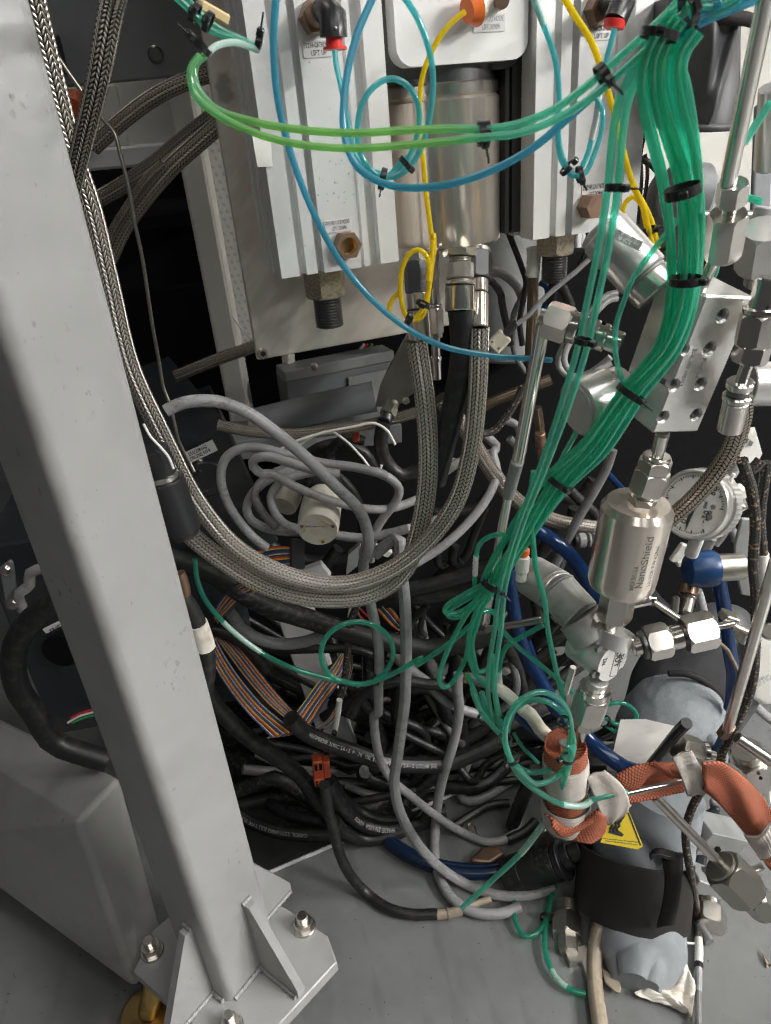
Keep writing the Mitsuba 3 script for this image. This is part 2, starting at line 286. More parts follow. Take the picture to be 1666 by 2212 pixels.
mat('rubber_dusty', pr(proc(lambda p, n, uv: mix((.012, .012, .012), (.055, .053, .049), smoothstep(.48, .72, fbm(p.x * 160, p.y * 160, p.z * 160, 4)) * smoothstep(.4, .6, fbm(p.x * 9, p.y * 9, p.z * 9, 2)))), .5))
def _pvc(c0, c1):
    return proc(lambda p, n, uv: mix(c0, c1, smoothstep(.52, .70, fbm(p.x * 240, p.y * 240, p.z * 240, 3)) * smoothstep(.36, .66, fbm(p.x * 12, p.y * 12, p.z * 12, 3)) * .38 + .35 * smoothstep(.4, .75, fbm(p.x * 30, p.y * 30, p.z * 30, 3))))
mat('pvc_grey', pr(_pvc((.26, .26, .265), (.07, .068, .06)), .45))
mat('pvc_light', pr(_pvc((.33, .327, .325), (.10, .095, .085)), .45))
mat('pvc_dark', pr(_pvc((.15, .15, .15), (.05, .05, .048)), .5))
mat('pvc_white', pr((.72, .70, .66), .42))
mat('pvc_tan', pr(blotch((.29, .24, .18), (.19, .15, .11), 60), .55))
mat('tan_plastic', pr((.60, .44, .24), .4))
mat('ivory', pr(blotch((.60, .57, .48), (.46, .42, .32), 40), .4))
mat('label_paper', pr((.70, .70, .70), .5)); mat('label_tape', pr((.50, .50, .50), .4)); mat('white_tag', pr(blotch((.78, .76, .72), (.6, .58, .53), 30, .55, .8), .5))
mat('ink', pr((.03, .03, .03), .6)); mat('ink_white', pr((.55, .55, .53), .6)); mat('etched', pr((.16, .15, .14), .5, .6)); mat('ink_grey', pr((.28, .28, .28), .6))
mat('red_plastic', pr((.62, .035, .03), .35)); mat('orange_plastic', pr((.82, .17, .03), .4)); mat('rust_plastic', pr(blotch((.42, .07, .02), (.28, .045, .015), 80), .45))
mat('yellow_sign', pr((.78, .58, .03), .35)); mat('blue_cap', pr(blotch((.008, .042, .125), (.006, .03, .09), 30), .35)); mat('blue_dark', pr((.006, .016, .042), .25))
mat('white_plastic', pr(blotch((.70, .69, .64), (.58, .56, .50), 50), .4))
mat('wire_red', pr((.5, .03, .04), .4)); mat('wire_green', pr((.03, .30, .10), .4)); mat('wire_white', pr((.72, .68, .62), .45))
mat('dull_grey', pr(blotch((.29, .295, .29), (.21, .215, .21), 16), .5, .3))
mat('glass_face', pr((.72, .71, .68), .3))
# translucent tubing: a thin coloured wall that lets light through
def thin(k, c, st=.45, dt=.9, rough=.18):
    scene[k] = {'type': 'principledthin', 'base_color': rgb(*c), 'roughness': rough, 'spec_trans': st, 'diff_trans': dt, 'eta': 1.7}
thin('tube_green', (.32, .88, .73), .72, 1.5, .1); thin('tube_teal', (.26, .74, .77), .65, 1.3, .1); thin('tube_blue', (.20, .58, .72), .45, 1.35, .12); thin('tube_yellow', (.95, .78, .03), .45, 1.0, .12)
thin('tube_swag', (.1, .1, .1), .6, 1.3, .12); scene['tube_swag']['base_color'] = proc(lambda p, n, uv: mix((.30, .86, .68), (.46, .80, .34), smoothstep(-.17, -.06, p.x) * smoothstep(.115, .05, p.x)))
thin('tube_seagreen', (.18, .84, .66), .7, 1.5, .1); thin('hose_blue', (.018, .075, .24), .5, .8, .08); thin('sleeve_clear', (.74, .90, .84), .4)
def _braid(cols, pitch):
    def h(p, n, uv):
        u = uv.x * cols; c = dr.floor(u); f = u - c; s = dr.select(c - 2 * dr.floor(c / 2) > .5, 1.0, -1.0)
        st = dr.abs(dr.sin(math.pi * (uv.y / pitch + s * (f - .5) * .95)))
        return dr.sqrt(st + .02) * (1 - .75 * dr.square(dr.square(2 * f - 1)))
    return h
def braid(k, cols, pitch, c0, c1, depth, rough=.3):
    h = _braid(cols, pitch)
    mat(k, bumped(pr(proc(lambda p, n, uv: mix(c0, c1, smoothstep(.35, .8, h(p, n, uv))) * (.8 + .35 * fbm(p.x * 30, p.y * 30, p.z * 30, 3))), rough, .95), h, depth, 1.5e-4))
braid('braid_steel', 16, .0054, (.05, .042, .034), (.97, .89, .78), .0017, .2)
braid('braid_dim', 16, .0048, (.08, .068, .055), (.52, .46, .39), .0011)
braid('braid_fine', 12, .0046, (.05, .042, .033), (.78, .69, .58), .0013, .18)
braid('braid_brown', 14, .0030, (.05, .04, .03), (.26, .20, .14), .0006)
def _loom(p, n, uv):
    h = _braid(9, .0046)(p, n, uv); fl = smoothstep(.70, .76, noise(p.x * 330, p.y * 330, p.z * 330))
    return mix(mix((.012, .012, .012), (.055, .054, .052), smoothstep(.4, .9, h)), (.45, .28, .14), fl * .6)
mat('loom', bumped(pr(proc(_loom), .45), _braid(9, .0046), .0009, 1.5e-4))
def _weave(p, n, uv):
    a = uv.x * 215; b = uv.y * 215; e = dr.floor(a + b); q = dr.abs(dr.sin(math.pi * (a + b))) * dr.abs(dr.sin(math.pi * (a - b)))
    return q
mat('heat_tape', bumped(pr(proc(lambda p, n, uv: mix((.12, .028, .014), (.54, .155, .075), smoothstep(.08, .6, _weave(p, n, uv))) * (.8 + .35 * fbm(p.x * 40, p.y * 40, p.z * 40, 3))), .55, sheen=.3), _weave, .0012, 2e-4))
mat('white_cloth', bumped(pr(blotch((.43, .39, .355), (.33, .295, .26), 50), .8), lambda p, n, uv: dr.abs(dr.sin(uv.y * 620)) + .5 * noise(p.x * 500, p.y * 500, p.z * 500), .0011, 2e-4))
mat('jacket_cloth', bumped(pr(proc(lambda p, n, uv: mix((.175, .19, .205), (.235, .25, .262), fbm(p.x * 18, p.y * 18, p.z * 18, 3))), .62, sheen=.4), lambda p, n, uv: noise(p.x * 800, p.y * 800, p.z * 800), .0005))
mat('jacket_weave', bumped(pr(proc(lambda p, n, uv: mix((.165, .18, .195), (.26, .275, .285), .6 * smoothstep(.55, .8, noise(p.x * 700, p.y * 700, p.z * 700)) + .4 * fbm(p.x * 14, p.y * 14, p.z * 14, 3))), .6, sheen=.4), lambda p, n, uv: noise(p.x * 800, p.y * 800, p.z * 800), .0006))
mat('cover_cloth', pr(proc(lambda p, n, uv: mix((.032, .033, .036), (.07, .071, .075), fbm(p.x * 20, p.y * 20, p.z * 20, 3))), .5))
mat('liner_cloth', pr(blotch((.70, .66, .60), (.42, .36, .29), 22, .45, .7), .8))
mat('vertex_paint', pr({'type': 'mesh_attribute', 'name': 'vertex_color'}, .38))
mat('perforated', pr(proc(lambda p, n, uv: mix((.68, .675, .65), (.52, .515, .495), smoothstep(.30, .2, dr.sqrt(dr.square(p.x * 90 + p.z * 30 - dr.floor(p.x * 90 + p.z * 30) - .5) + dr.square(p.z * 90 - dr.floor(p.z * 90) - .5))))), .5))
mat('knurled', bumped(pr((.62, .58, .52), .3, 1.0), lambda p, n, uv: dr.abs(dr.sin(p.z * 1900 + p.x * 1900)) * dr.abs(dr.sin(p.z * 1900 - p.x * 1900)), .0006, 1e-4))

# ------------------------------------------------------------------ the setting
m = trimesh.creation.box((8, 7, .02)); m.apply_translation((0, 2.2, -.01)); struct('floor', m, 'floor_epoxy')

# ------------------------------------------------------------------ behind the machine, left
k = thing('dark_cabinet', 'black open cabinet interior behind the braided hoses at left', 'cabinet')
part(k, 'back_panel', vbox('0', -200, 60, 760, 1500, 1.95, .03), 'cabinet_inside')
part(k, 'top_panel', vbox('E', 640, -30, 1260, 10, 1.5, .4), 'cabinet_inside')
k = thing('sheet_metal_wall', 'dark grey metal panel with a round screw hole at the upper left', 'panel')
part(k, 'sheet', vbox('A', -100, -260, 1420, 470, 1.12, .02), 'paint_grey_dark')
c = P('A', 1010, 352, 1.12); part(k, 'screw', cyl(c, c + [0, -.004, 0], .0105, .009, b=.002), 'steel_dark')
c = P('A', 395, 330, 1.11); 
solo('black_slot', vbox('A', 320, 225, 440, 480, 1.115, .02), 'paint_black', 'small black box with a pale edge hanging on the dark grey panel', 'box')
k = thing('cream_cabinet', 'cream cabinet door with a dark round knob behind the braided hoses', 'cabinet')
part(k, 'door', vbox('A', 120, 455, 1330, 1010, 1.32, .03, .006), 'paint_cream')
part(k, 'inset', vbox('A', 470, 520, 890, 985, 1.318, .03, .012), 'paint_cream')
part(k, 'sill', vbox('A', 200, 1000, 1330, 1040, 1.31, .06, .004), 'paint_white')
part(k, 'name_plate', vbox('A', 748, 968, 890, 1004, 1.312, .01), 'paint_black')
c = P('A', 490, 730, 1.31); part(k, 'knob', cyl(c, c + [0, -.02, 0], .032, .026, b=.006), 'rust_plastic')
for nm, c0, c1, Y, D, m_, lb in (('cabinet_post', ('E', 1245, -360), ('E', 1405, 1250), 1.22, .05, 'paint_cream', 'cream steel cabinet upright left of the perforated panel'),):
    x = np.array([P('E', 1240, 0, Y), P('E', 1400, 0, Y), P('E', 1235, 600, Y)]); w = x[1][0] - x[0][0]
    zz = P('E', 1400, 1500, Y)[2]
    solo(nm, place(bbox(w, D, 1.5 - zz, .004), [x[0][0] + w / 2, Y + D / 2, (1.5 + zz) / 2], np.eye(3)), m_, lb, 'cabinet post')
x = P('E', 1400, 300, 1.27); x2 = P('E', 1500, 300, 1.27); zb = P('F', 260, 800, 1.27)[2]
k = thing('perforated_panel', 'white perforated metal panel beside the cream upright', 'panel')
part(k, 'sheet', place(bbox(x2[0] - x[0] + .3, .015, 1.5 - zb), [(x[0] + x2[0]) / 2 + .15, 1.28, (1.5 + zb) / 2], np.eye(3)), 'perforated')
part(k, 'edge_strip', place(bbox(.01, .02, 1.5 - zb), [x[0] + .004, 1.275, (1.5 + zb) / 2], np.eye(3)), 'paint_cream')
tube('wire', S('E', 1.2, '1505,595 1580,690 1645,745'), 4, 'wire_white', 'thin white wire between cream upright and polished plate', 'wire')
# black heater box with its label
o = P('0', 392, 962, .98); ax = P('0', 492, 921, 1.0) - o; ay = P('0', 405, 1190, .98) - o
k = thing('heater_box', 'black metal power box with white voltage label and round socket', 'power box')
ay = np.array([0, 0, -.22]); part(k, 'case', obox(o - unit(ax) * .12, ax + unit(ax) * .12, ay, .22, .003), 'paint_black')
nb = unit(np.cross(ax, [0, 0, 1])); nb = nb if nb[1] < 0 else -nb
def onbox(u, z, off=.0): return o + unit(ax) * u + MZ * z + nb * off
def sbox(c, x, y):                                   # picture to box face
    d = ray(*px(c, x, y)); return EYE + d * (((o - EYE) @ nb) / (d @ nb)) + nb * .001
q0, q1, q2 = sbox('E', 1190, 1475), sbox('E', 1375, 1388), sbox('E', 1215, 1550)
part(k, 'label_plate', obox(q0 + nb * .0012, q1 - q0, q2 - q0, .001, .0003), 'label_paper')
xd = unit(q1 - q0); yd = unit(q0 - q2); hh = np.linalg.norm(q2 - q0)
lettering(k, '15A/208VAC', q0 - yd * hh * .42 + xd * .006 + nb * .0013, xd, yd, hh * .27, width=np.linalg.norm(q1 - q0) * .64)
lettering(k, 'ORLINE HTR', q0 - yd * hh * .82 + xd * .006 + nb * .0013, xd, yd, hh * .27, width=np.linalg.norm(q1 - q0) * .72)
c = sbox('E', 1297, 1527); part(k, 'screw', sphere(c, .0048), 'nickel')
c = sbox('J', 240, 105); R_ = .03
part(k, 'socket', cyl(c, c + nb * .006, R_, R_ * .96, 32, b=.002), 'black_plastic')
for i in range(3):
    a = 2.2 + i * 2.1; q = c + nb * .0065 + unit(ax) * R_ * .6 * math.cos(a) + MZ * R_ * .6 * math.sin(a)
    part(k, 'socket__slot', place(bbox(.013, .004, .002, .0006), q, np.stack([unit(ax) * -math.sin(a) + MZ * math.cos(a), unit(ax) * math.cos(a) + MZ * math.sin(a), nb], 1)), 'rubber')
part(k, 'lid', hull([*(onbox(u, .004, w) for u, w in ((-.12, .004), (.12 * 0 + np.linalg.norm(ax), .004))), onbox(-.1, .05, -.30), onbox(.015, .05, -.30), onbox(-.12, -.004, .004), onbox(np.linalg.norm(ax), -.004, .004), onbox(-.1, .046, -.30), onbox(.015, .046, -.30)]), 'paint_black')
# grey equipment below the plate
k = thing('pump_box', 'dark grey equipment box with a lighter label panel below the polished plate', 'equipment box')
o2 = P('F', 540, 990, 1.22); ax2 = P('F', 1250, 850, 1.3) - o2; ay2 = np.array([0, 0, -.12])
part(k, 'case', obox(o2, ax2, ay2, .05, .003), 'paint_mid')
n2 = unit(np.cross(ax2, MZ)); n2 = n2 if n2[1] < 0 else -n2
q = P('F', 950, 985, 1.262); part(k, 'front_plate', obox(q + n2 * .004, unit(ax2) * .085, [0, 0, -.06], .003, .0005), 'dull_grey')
part(k, 'rim', obox(o2 + MZ * .012 + n2 * .004, ax2, [0, 0, -.02], .05, .002), 'dull_grey')
c = P('F', 740, 935, 1.24) + MZ * .006; part(k, 'screw', sphere(c, .007), 'steel_bright')
ps = S('F', 1.32, '240,880 430,1230'); o3 = P('F', 300, 880, 1.32)
solo('grey_post', obox(P('F', 560, 840, 1.26), P('F', 612, 832, 1.27) - P('F', 560, 840, 1.26), np.array([0, 0, -.055]), .02), 'paint_cream', 'short cream bracket with a screw standing on the grey equipment box', 'bracket')
solo('frame_beam', sweep(S('F', 1.18, '330,1290 700,1200 1130,1110'), .026, 16)[0], 'paint_mid', 'grey painted round frame tube behind the junction hood', 'frame tube', smooth=True)
solo('frame_shelf', obox(P('F', 60, 1420, 1.12), P('F', 1300, 1290, 1.16) - P('F', 60, 1420, 1.12), np.array([0, 0, -.035]), .1), 'paint_grey_dark', 'dark grey flat shelf bar behind the coiled grey cables', 'shelf bar')
for i, (s_, m_, nm) in enumerate((('930,930 1000,850 1060,770', 'wire_white', 'white'), ('960,915 1040,830 1080,770', 'wire_red', 'red'), ('1040,890 1080,820 1110,770', 'wire_green', 'green'))):
    tube('wire', S('F', 1.36, s_), 6, m_, f'thin {nm} wire in the gap under the polished plate', 'wire')
# junction hood and its strain relief
k = thing('junction_hood', 'nickel plated sloping junction hood with cable gland behind the braided hoses', 'junction hood')
hp = [P('F', x, y, Y) for x, y, Y in ((1130, 1180, 1.0), (1165, 1030, 1.02), (1330, 730, 1.08), (1400, 730, 1.08), (1390, 1080, .98), (1280, 1170, .97))]
m = hull(np.vstack([hp, np.array(hp) + [0.02, .07, .01]])); m = m.subdivide_loop(1) if False else m; part(k, 'shell', m, 'nickel')
c = P('F', 1325, 1138, .965); chain(k, c, c + np.array([.002, -.014, .004]), [('c', 8, .5, 'steel_satin', 'screw_washer'), ('h', 6, 1, 'steel_satin', 'screw')])
chain(k, P('F', 1245, 1150, .98), P('F', 1190, 1275, .95), [('c', 15, .5, 'nickel'), ('h', 18, .8, 'nickel'), ('c', 14, .6, 'steel_dark', 'gland')])
tube('black_cable', S('F', .95, '1190,1275 1165,1400 1200,1530 1300,1620 1420,1580 1480,1490'), 30, 'rubber', 'thick black cable hanging from the gland of the junction hood', 'cable')
tube('wire', S('F', .93, '350,1540 480,1475 600,1410 800,1345 1000,1305 1120,1285 1200,1325 1260,1422'), 6.5, 'wire_white', 'thin white wire arching in front of the frame tube', 'wire')
tube('wire', S('F', .94, '560,1480 690,1395 830,1338 930,1390 1040,1500 1120,1590 1160,1590 1172,1555'), 5.5, 'pvc_white', 'thin white wire with a hooked end above the cable coil', 'wire')
solo('red_connector', vbox('F', 978, 1325, 1032, 1410, .98, .02), 'rust_plastic', 'small dark red connector among black cables under the frame tube', 'connector')
# ------------------------------------------------------------------ grey support post and its foot
k = thing('support_post', 'grey painted square steel post with welded base plate at left', 'post')
def rrect(a, r): return Polygon([(-a / 2, -a / 2), (a / 2, -a / 2), (a / 2, a / 2), (-a / 2, a / 2)]).buffer(-r, join_style='mitre').buffer(r, quad_segs=8)
pa = math.radians(51)                       # the post stands turned: a broad face to the right, a narrow one to the left
R33 = np.array([[math.cos(pa), -math.sin(pa), 0], [math.sin(pa), math.cos(pa), 0], [0, 0, 1]])
foot = P('0', 480, 2000, .635); PZ = .13
POST = np.array([foot[0], .635, 0])
m = extrude(rrect(.100, .014), 1.55); m.apply_translation((0, 0, PZ)); part(k, 'column', place(m, POST, R33), 'paint_grey', smooth=40)
def onpost(c, x, y):
    d = ray(*px(c, x, y)); best = None
    for nx in (R33[:, 0], -R33[:, 0], R33[:, 1], -R33[:, 1]):
        if nx @ d < 0: t = ((POST + nx * .05 - EYE) @ nx) / (nx @ d); best = t if best is None else max(best, t)
    return EYE + d * best
SCUFF = [onpost(*q) for q in (('I', 420, 900), ('I', 470, 935), ('I', 400, 800), ('I', 1185, 1175), ('I', 1098, 1412), ('I', 560, 360), ('M', 1015, 660), ('M', 1185, 800), ('A', 150, 640), ('E', 300, 700), ('E', 520, 1100), ('N', 420, 1180))]
def pl(x, y, z): return POST + R33 @ np.array([x, y, 0]) + MZ * z
# base plate: an octagon-cornered plate
bp = [P('0', x, y, f'z{PZ}') for x, y in ((288, 2098), (420, 2218), (500, 2292), (596, 2222), (728, 2078), (708, 2022), (618, 1962), (470, 1890), (330, 2010))]
part(k, 'base_plate', hull(np.vstack([np.array(bp) - MZ * .0015, np.array(bp) - MZ * .020, (np.array(bp) - POST * [1, 1, 0]) * [.985, .985, 1] + POST * [1, 1, 0]])), 'paint_grey', smooth=False)
def gusset(x, y, dx, dy, L=.075, h=.15, t=.012, nm='gusset'):
    # a sloping rib standing on the plate against one face of the post
    d = np.array([dx, dy]) ; s = np.array([-dy, dx]); pts = []
    for sg in (-1, 1):
        for (l, z) in ((0, PZ), (0, PZ + h), (.012, PZ + h), (L, PZ + .02), (L, PZ)):
            q = np.array([x, y]) + d * l + s * sg * t / 2; pts.append(pl(q[0], q[1], z))
    return part(k, nm, hull(pts), 'paint_grey')
def bead(p0, p1, r=.0035):
    m, _ = sweep(np.array([p0, p1]), r, 8, step=.0018, bump=lambda s, a: .0009 * np.sin(s * 1500) + .0005 * np.sin(s * 700 + 1)); part(k, 'weld', m, 'paint_grey', smooth=True)
for (x, y, dx, dy) in ((.018, -.050, 0, -1), (.050, .0, 1, 0), (-.050, -.012, -1, 0)):
    gusset(x, y, dx, dy)
    s = np.array([-dy, dx]) * .008; bead(pl(x + dx * .002 - s[0], y + dy * .002 - s[1], PZ + .152), pl(x + dx * .002 + s[0], y + dy * .002 + s[1], PZ + .152))
    for sg in (-1, 1):
        q = np.array([-dy, dx]) * sg * .0075; bead(pl(x + q[0], y + q[1], PZ + .003), pl(x + dx * .072 + q[0], y + dy * .072 + q[1], PZ + .003), .003)
for (a, b) in (((-.04, -.0515), (.045, -.0515)), ((.0515, -.045), (.0515, .04)), ((-.0515, -.04), (-.0515, .04))):
    bead(pl(*a, PZ + .003), pl(*b, PZ + .003))
for (c_, x, y) in (('0', 655, 1992), ('0', 325, 2045), ('0', 498, 2206)):
    q = P(c_, x, y, f'z{PZ + .014}'); q[2] = PZ; chain(k, q, q + MZ * .03, [('c', 25, .15, 'steel_satin', 'washer'), ('h', 21, .5, 'steel_satin', 'bolt'), ('s', 12, .5, 'steel_satin', 'bolt__stud')])
q = POST + R33 @ np.array([-.09, -.06, 0]); q2 = P('0', 322, 2190, 'z0.02')
k2 = thing('levelling_foot', 'yellow zinc levelling foot disc under the base plate of the post', 'machine foot')
part(k2, 'disc', cyl(q2 * [1, 1, 0] + MZ * .002, q2 * [1, 1, 0] + MZ * .024, .052, .044, 40, b=.004), 'brass'); part(k2, 'stem', cyl(q2 * [1, 1, 0] + MZ * .024, q2 * [1, 1, 0] + MZ * (PZ - .023) + [.03, .03, 0], .016), 'brass')
# sloping frame member behind the post
def solid(pts, r=.01): return hull(np.vstack([sphere(np.asarray(p), r, 1).vertices for p in pts]))
A_, B_, C_, D_ = P('M', -250, -130, 1.02), P('M', 520, 350, .73), P('M', 870, 1350, .665), P('M', -400, 420, .92)
k = thing('frame_member', 'broad grey tapering frame member running behind the foot of the post', 'frame member')
bk = np.array([.03, .06, 0.0])
part(k, 'body', solid([A_, B_, C_, D_, A_ + bk, B_ + bk, P('M', 1010, 1150, .72), D_ + bk], .012), 'paint_grey', smooth=40)
# ------------------------------------------------------------------ left: box, bracket, big black hose
k = thing('wall_box', 'blue black metal box with a round hole behind the big black hose', 'equipment box')
o = P('I', -150, 560, .98); part(k, 'case', obox(o, np.array([.36, .05, 0]), np.array([0, 0, -.40]), .2, .004), 'paint_black')
c = P('I', 430, 1220, .985) + np.array([0, -.012, .01]); part(k, 'hole_rim', cyl(c, c + [0, -.004, 0], .032, b=.001), 'cabinet_inside')
q0 = P('I', 275, 1085, .955); part(k, 'label_plate', obox(q0, P('I', 395, 1025, .965) - q0, P('I', 287, 1120, .955) - q0, .001, .0003), 'label_paper')
lettering(k, 'INE', q0 + np.array([.012, -.0015, -.009]), P('I', 395, 1025, .965) - q0, MZ, .008)
k = thing('hinge_bracket', 'grey bent bracket with two screws at the left edge', 'bracket')
part(k, 'plate', solid([P('I', 15, 690, .9), P('I', 70, 650, .9), P('I', 110, 930, .9), P('I', 60, 940, .9)], .004), 'paint_mid')
part(k, 'strap', sweep(S('I', .89, '150,960 120,860 190,800 195,720 270,690 330,680'), .008, 10)[0], 'paint_grey', smooth=True)
for x, y in ((40, 700), (88, 920)): c = P('I', x, y, .885); part(k, 'screw', cyl(c, c + [0, -.005, .002], .008, .006, b=.002), 'steel_satin')
tube('black_hose', S('I', .82, '420,870 330,925 200,1030 95,1180 75,1330 110,1500 M:10:0,0' if False else '430,860 330,925 200,1030 110,1160 85,1320 120,1480 220,1620 M:350,-160 560,-80 700,-40'), 52, 'rubber', 'thick glossy black hose looping out to the left of the post', 'hose', sides=20)
for m_, s_, nm in (('wire_red', 'I:460,1660 520,1630 600,1605', 'red'), ('wire_green', 'I:470,1690 540,1660 620,1640', 'green'), ('wire_white', 'I:440,1690 510,1650 610,1620', 'white')):
    tube('wire', S('I', .9, s_), 5, m_, f'thin {nm} wire in the dark gap left of the post', 'wire')
k = thing('cable_plug', 'black rubber plug with a chromed band beside the post', 'plug')
pa_, pb_ = P('I', 985, -90, .74), P('I', 1190, 470, .74)
chain(k, pa_, pb_, [('c', 33, .55, 'black_plastic', 'rear'), ('c', 34, .12, 'steel_bright', 'chrome_band'), ('c', 43, 1.15, 'black_plastic', 'grip'), ('c', 37, .1, 'black_plastic', 'cap')])
tube('wire', S('E', .72, '930,1290 975,1370 1040,1440 1090,1500 1125,1580'), 6, 'pvc_white', 'thin white cord running along the black plug', 'wire')
k = thing('wrapped_cable', 'black cable wrapped in dirty white tape close behind the post', 'cable')
pw = S('I', .76, '1170,880 1230,950 1290,1080 1330,1200 1340,1350 1320,1500')
tube('jacket', pw, 40, 'rubber', '', '', parent=k); tube('tape_band', sub(pw, .28, .52), 46, 'liner_cloth', '', '', parent=k)
tube('corroded_end', S('I', .75, '1160,720 1190,790 1200,860'), 26, 'bronze', '', '', parent=k)
# ------------------------------------------------------------------ braided steel hoses
def hose(s, Y, w, mat_, label, c='0', **kw): return tube('braided_hose', S(c, Y, s), w, mat_, label, 'hose', sides=24, **kw)
HA = '262,-60 243,10 212,170 180,300 150,430 140,500'
hose(HA, (.60, .80), 46, 'braid_steel', 'thick shiny braided steel hose crossing behind the top of the post')
hose('55,-70 85,60 120,200 158,340 195,450 232,600 280,790 345,930 430,1090 520,1190 640,1248 740,1262 840,1232 920,1172 985,1085 1018,970 1032,840 1036,705', (.78, .80), 43, 'braid_steel', 'long braided steel hose sweeping in a U to the right hand connector')
hose('330,1060 385,1130 480,1210 590,1272 700,1294 800,1284 868,1240 905,1150 925,1020 920,880 900,735', (.80, .82), 42, 'braid_steel', 'braided steel hose under the long one, rising to the left hand connector')
hose('200,318 262,262 340,205 430,165 500,150', 1.02, 36, 'braid_dim', 'dull braided hose crossing the cream cabinet, uppermost of three')
hose('195,440 262,402 340,350 400,300 470,245', 1.04, 36, 'braid_dim', 'dull braided hose above the black cabinet opening, middle of three')
hose('235,560 262,500 310,430 370,360 420,315 480,262', 1.0, 38, 'braid_dim', 'dull braided hose curving down to the left, lowest of three')
hose('222,560 240,500 270,450 312,388 350,350', .985, 14, 'braid_fine', 'thin bright braided hose lying against the dull ones')
hose('380,812 410,800 470,776 550,748 620,720', 1.05, 26, 'braid_dim', 'braided hose entering behind the left edge of the polished plate')
hose('470,918 540,932 640,937 740,926 850,905 900,890', .97, 24, 'braid_dim', 'braided hose running level below the frame tube')
hose('950,860 1000,920 1050,1000 1115,1080 1190,1122 1300,1142 1360,1150', (.95, .98), 33, 'braid_fine', 'braided hose slanting down behind the steel rod to the right')
hose('1005,905 1060,870 1110,850 1190,820', 1.05, 24, 'braid_brown', 'short dark braided hose behind the steel rod')
hose('1600,835 1604,890 1585,960 1540,1030 1490,1085 1436,1130', (.60, .68), 40, 'braid_fine', 'braided hose bending down in front of the pressure gauge')
hose('1152,598 1150,680 1146,760 1150,830', .98, 23, 'braid_brown', 'brown braided hose with a white marker sleeve under the right cylinder')
hose('1160,880 1166,920 1168,960', .97, 20, 'braid_brown', 'short brown braided hose ending in a bronze fitting')
kf = thing('hose_fitting', 'bronze coloured hose fitting behind the steel rod', 'fitting'); chain(kf, P('0', 1167, 935, .96), P('0', 1172, 1000, .97), [('c', 11, 1, 'bronze'), ('h', 13, .6, 'bronze'), ('c', 10, .8, 'bronze')])
tube('steel_cable', S('A', (.95, .9), '665,770 740,860 780,1000 830,1200 870,1430 920,1660 E:990,660 1030,880 1060,1050 1100,1160 1130,1280 1160,1400 1230,1540 1260,1600'), 8, 'nickel', 'thin grey steel wire rope hanging in front of the black cabinet', 'wire rope')
tube('steel_cable', S('A', .9, '190,-40 250,110 330,290 430,450 530,590'), 11, 'nickel', 'thin steel wire rope at the top left beside the post', 'wire rope')
# ------------------------------------------------------------------ the lift machine
def prof(W, D, flip=False):
    a = [(0, 0), (.15, 0), (.15, -.012), (.21, -.012), (.21, 0), (.30, 0), (.30, -.012), (.35, -.012), (.35, .003), (.665, .003), (.665, -.006), (.70, -.006), (.70, 0), (.75, 0), (.75, -.012), (.84, -.012), (.84, 0), (1, 0)]
    a = [(u * W, w) for u, w in a]
    side = [(-.04, 0), (-.05, .008), (-.07, .008), (-.08, -.0), (-.09, .008), (-.1, .008), (-.11, 0)]
    right = [(W, -.03), (W - .01, -.03), (W - .01, -.045), (W, -.045), (W, -D)]
    left = [(0, -D), (0, -D + .02), (.01, -D + .02), (.01, -.09), (0, -.09), (0, -.075), (.01, -.075), (.01, -.06), (0, -.06), (0, -.045), (.008, -.045), (.008, -.03), (0, -.03)]
    return Polygon(a + right + left)
RM = np.stack([ME, MN, MZ], 1)
def machine_prism(poly, u0, w0, z0, z1):
    m = extrude(poly, z1 - z0); m.apply_translation((0, 0, z0)); return place(m, mw(u0, w0, 0), RM)
ZT = 1.55
def lift_cylinder(label, ul, ur, zb, D=.17):
    k = thing('lift_cylinder', label, 'cylinder')
    part(k, 'body', machine_prism(prof(ur - ul, D), ul, 0, zb, ZT - M0[2]), 'alu', smooth=False); return k
def mport(key, c, x, y, rpx, off, L, mats=('bronze', 'brass'), nm='port', hollow=True, tilt=0):
    q = PF(c, x, y, off); ax = MN; r = rpx * mpp(q)
    R = frame(ax, MZ)
    m = m3.CrossSection([[(r * math.cos(.52 + math.pi * i / 3), r * math.sin(.52 + math.pi * i / 3)) for i in range(6)]]).extrude(L)
    if hollow: m = m - m3.Manifold.cylinder(L * .8, r * .58, r * .58, 40).translate((0, 0, L * .35))
    k_ = m.to_mesh(); p_ = part(key, nm, place(trimesh.Trimesh(k_.vert_properties[:, :3], k_.tri_verts), q - ax * L * .5, R), mats[0], smooth=25)
    if hollow:
        pr_ = []; n = 7
        for i in range(n): pr_ += [(r * .60, L * (.36 + .6 * i / n)), (r * .55, L * (.36 + .6 * (i + .5) / n))]
        ring = lathe([(r * .52, L * .34)] + pr_ + [(r * .62, L * 1.01), (r * .66, L * 1.01), (r * .66, L * .34), (r * .52, L * .34)], 40)
        part(key, nm + '__bore', place(ring, q - ax * L * .5, R), mats[1]); part(key, nm + '__bottom', place(lathe([(0, L * .36), (r * .6, L * .36), (r * .6, L * .3), (0, L * .3)]), q - ax * L * .5, R), mats[1])
    return q, r
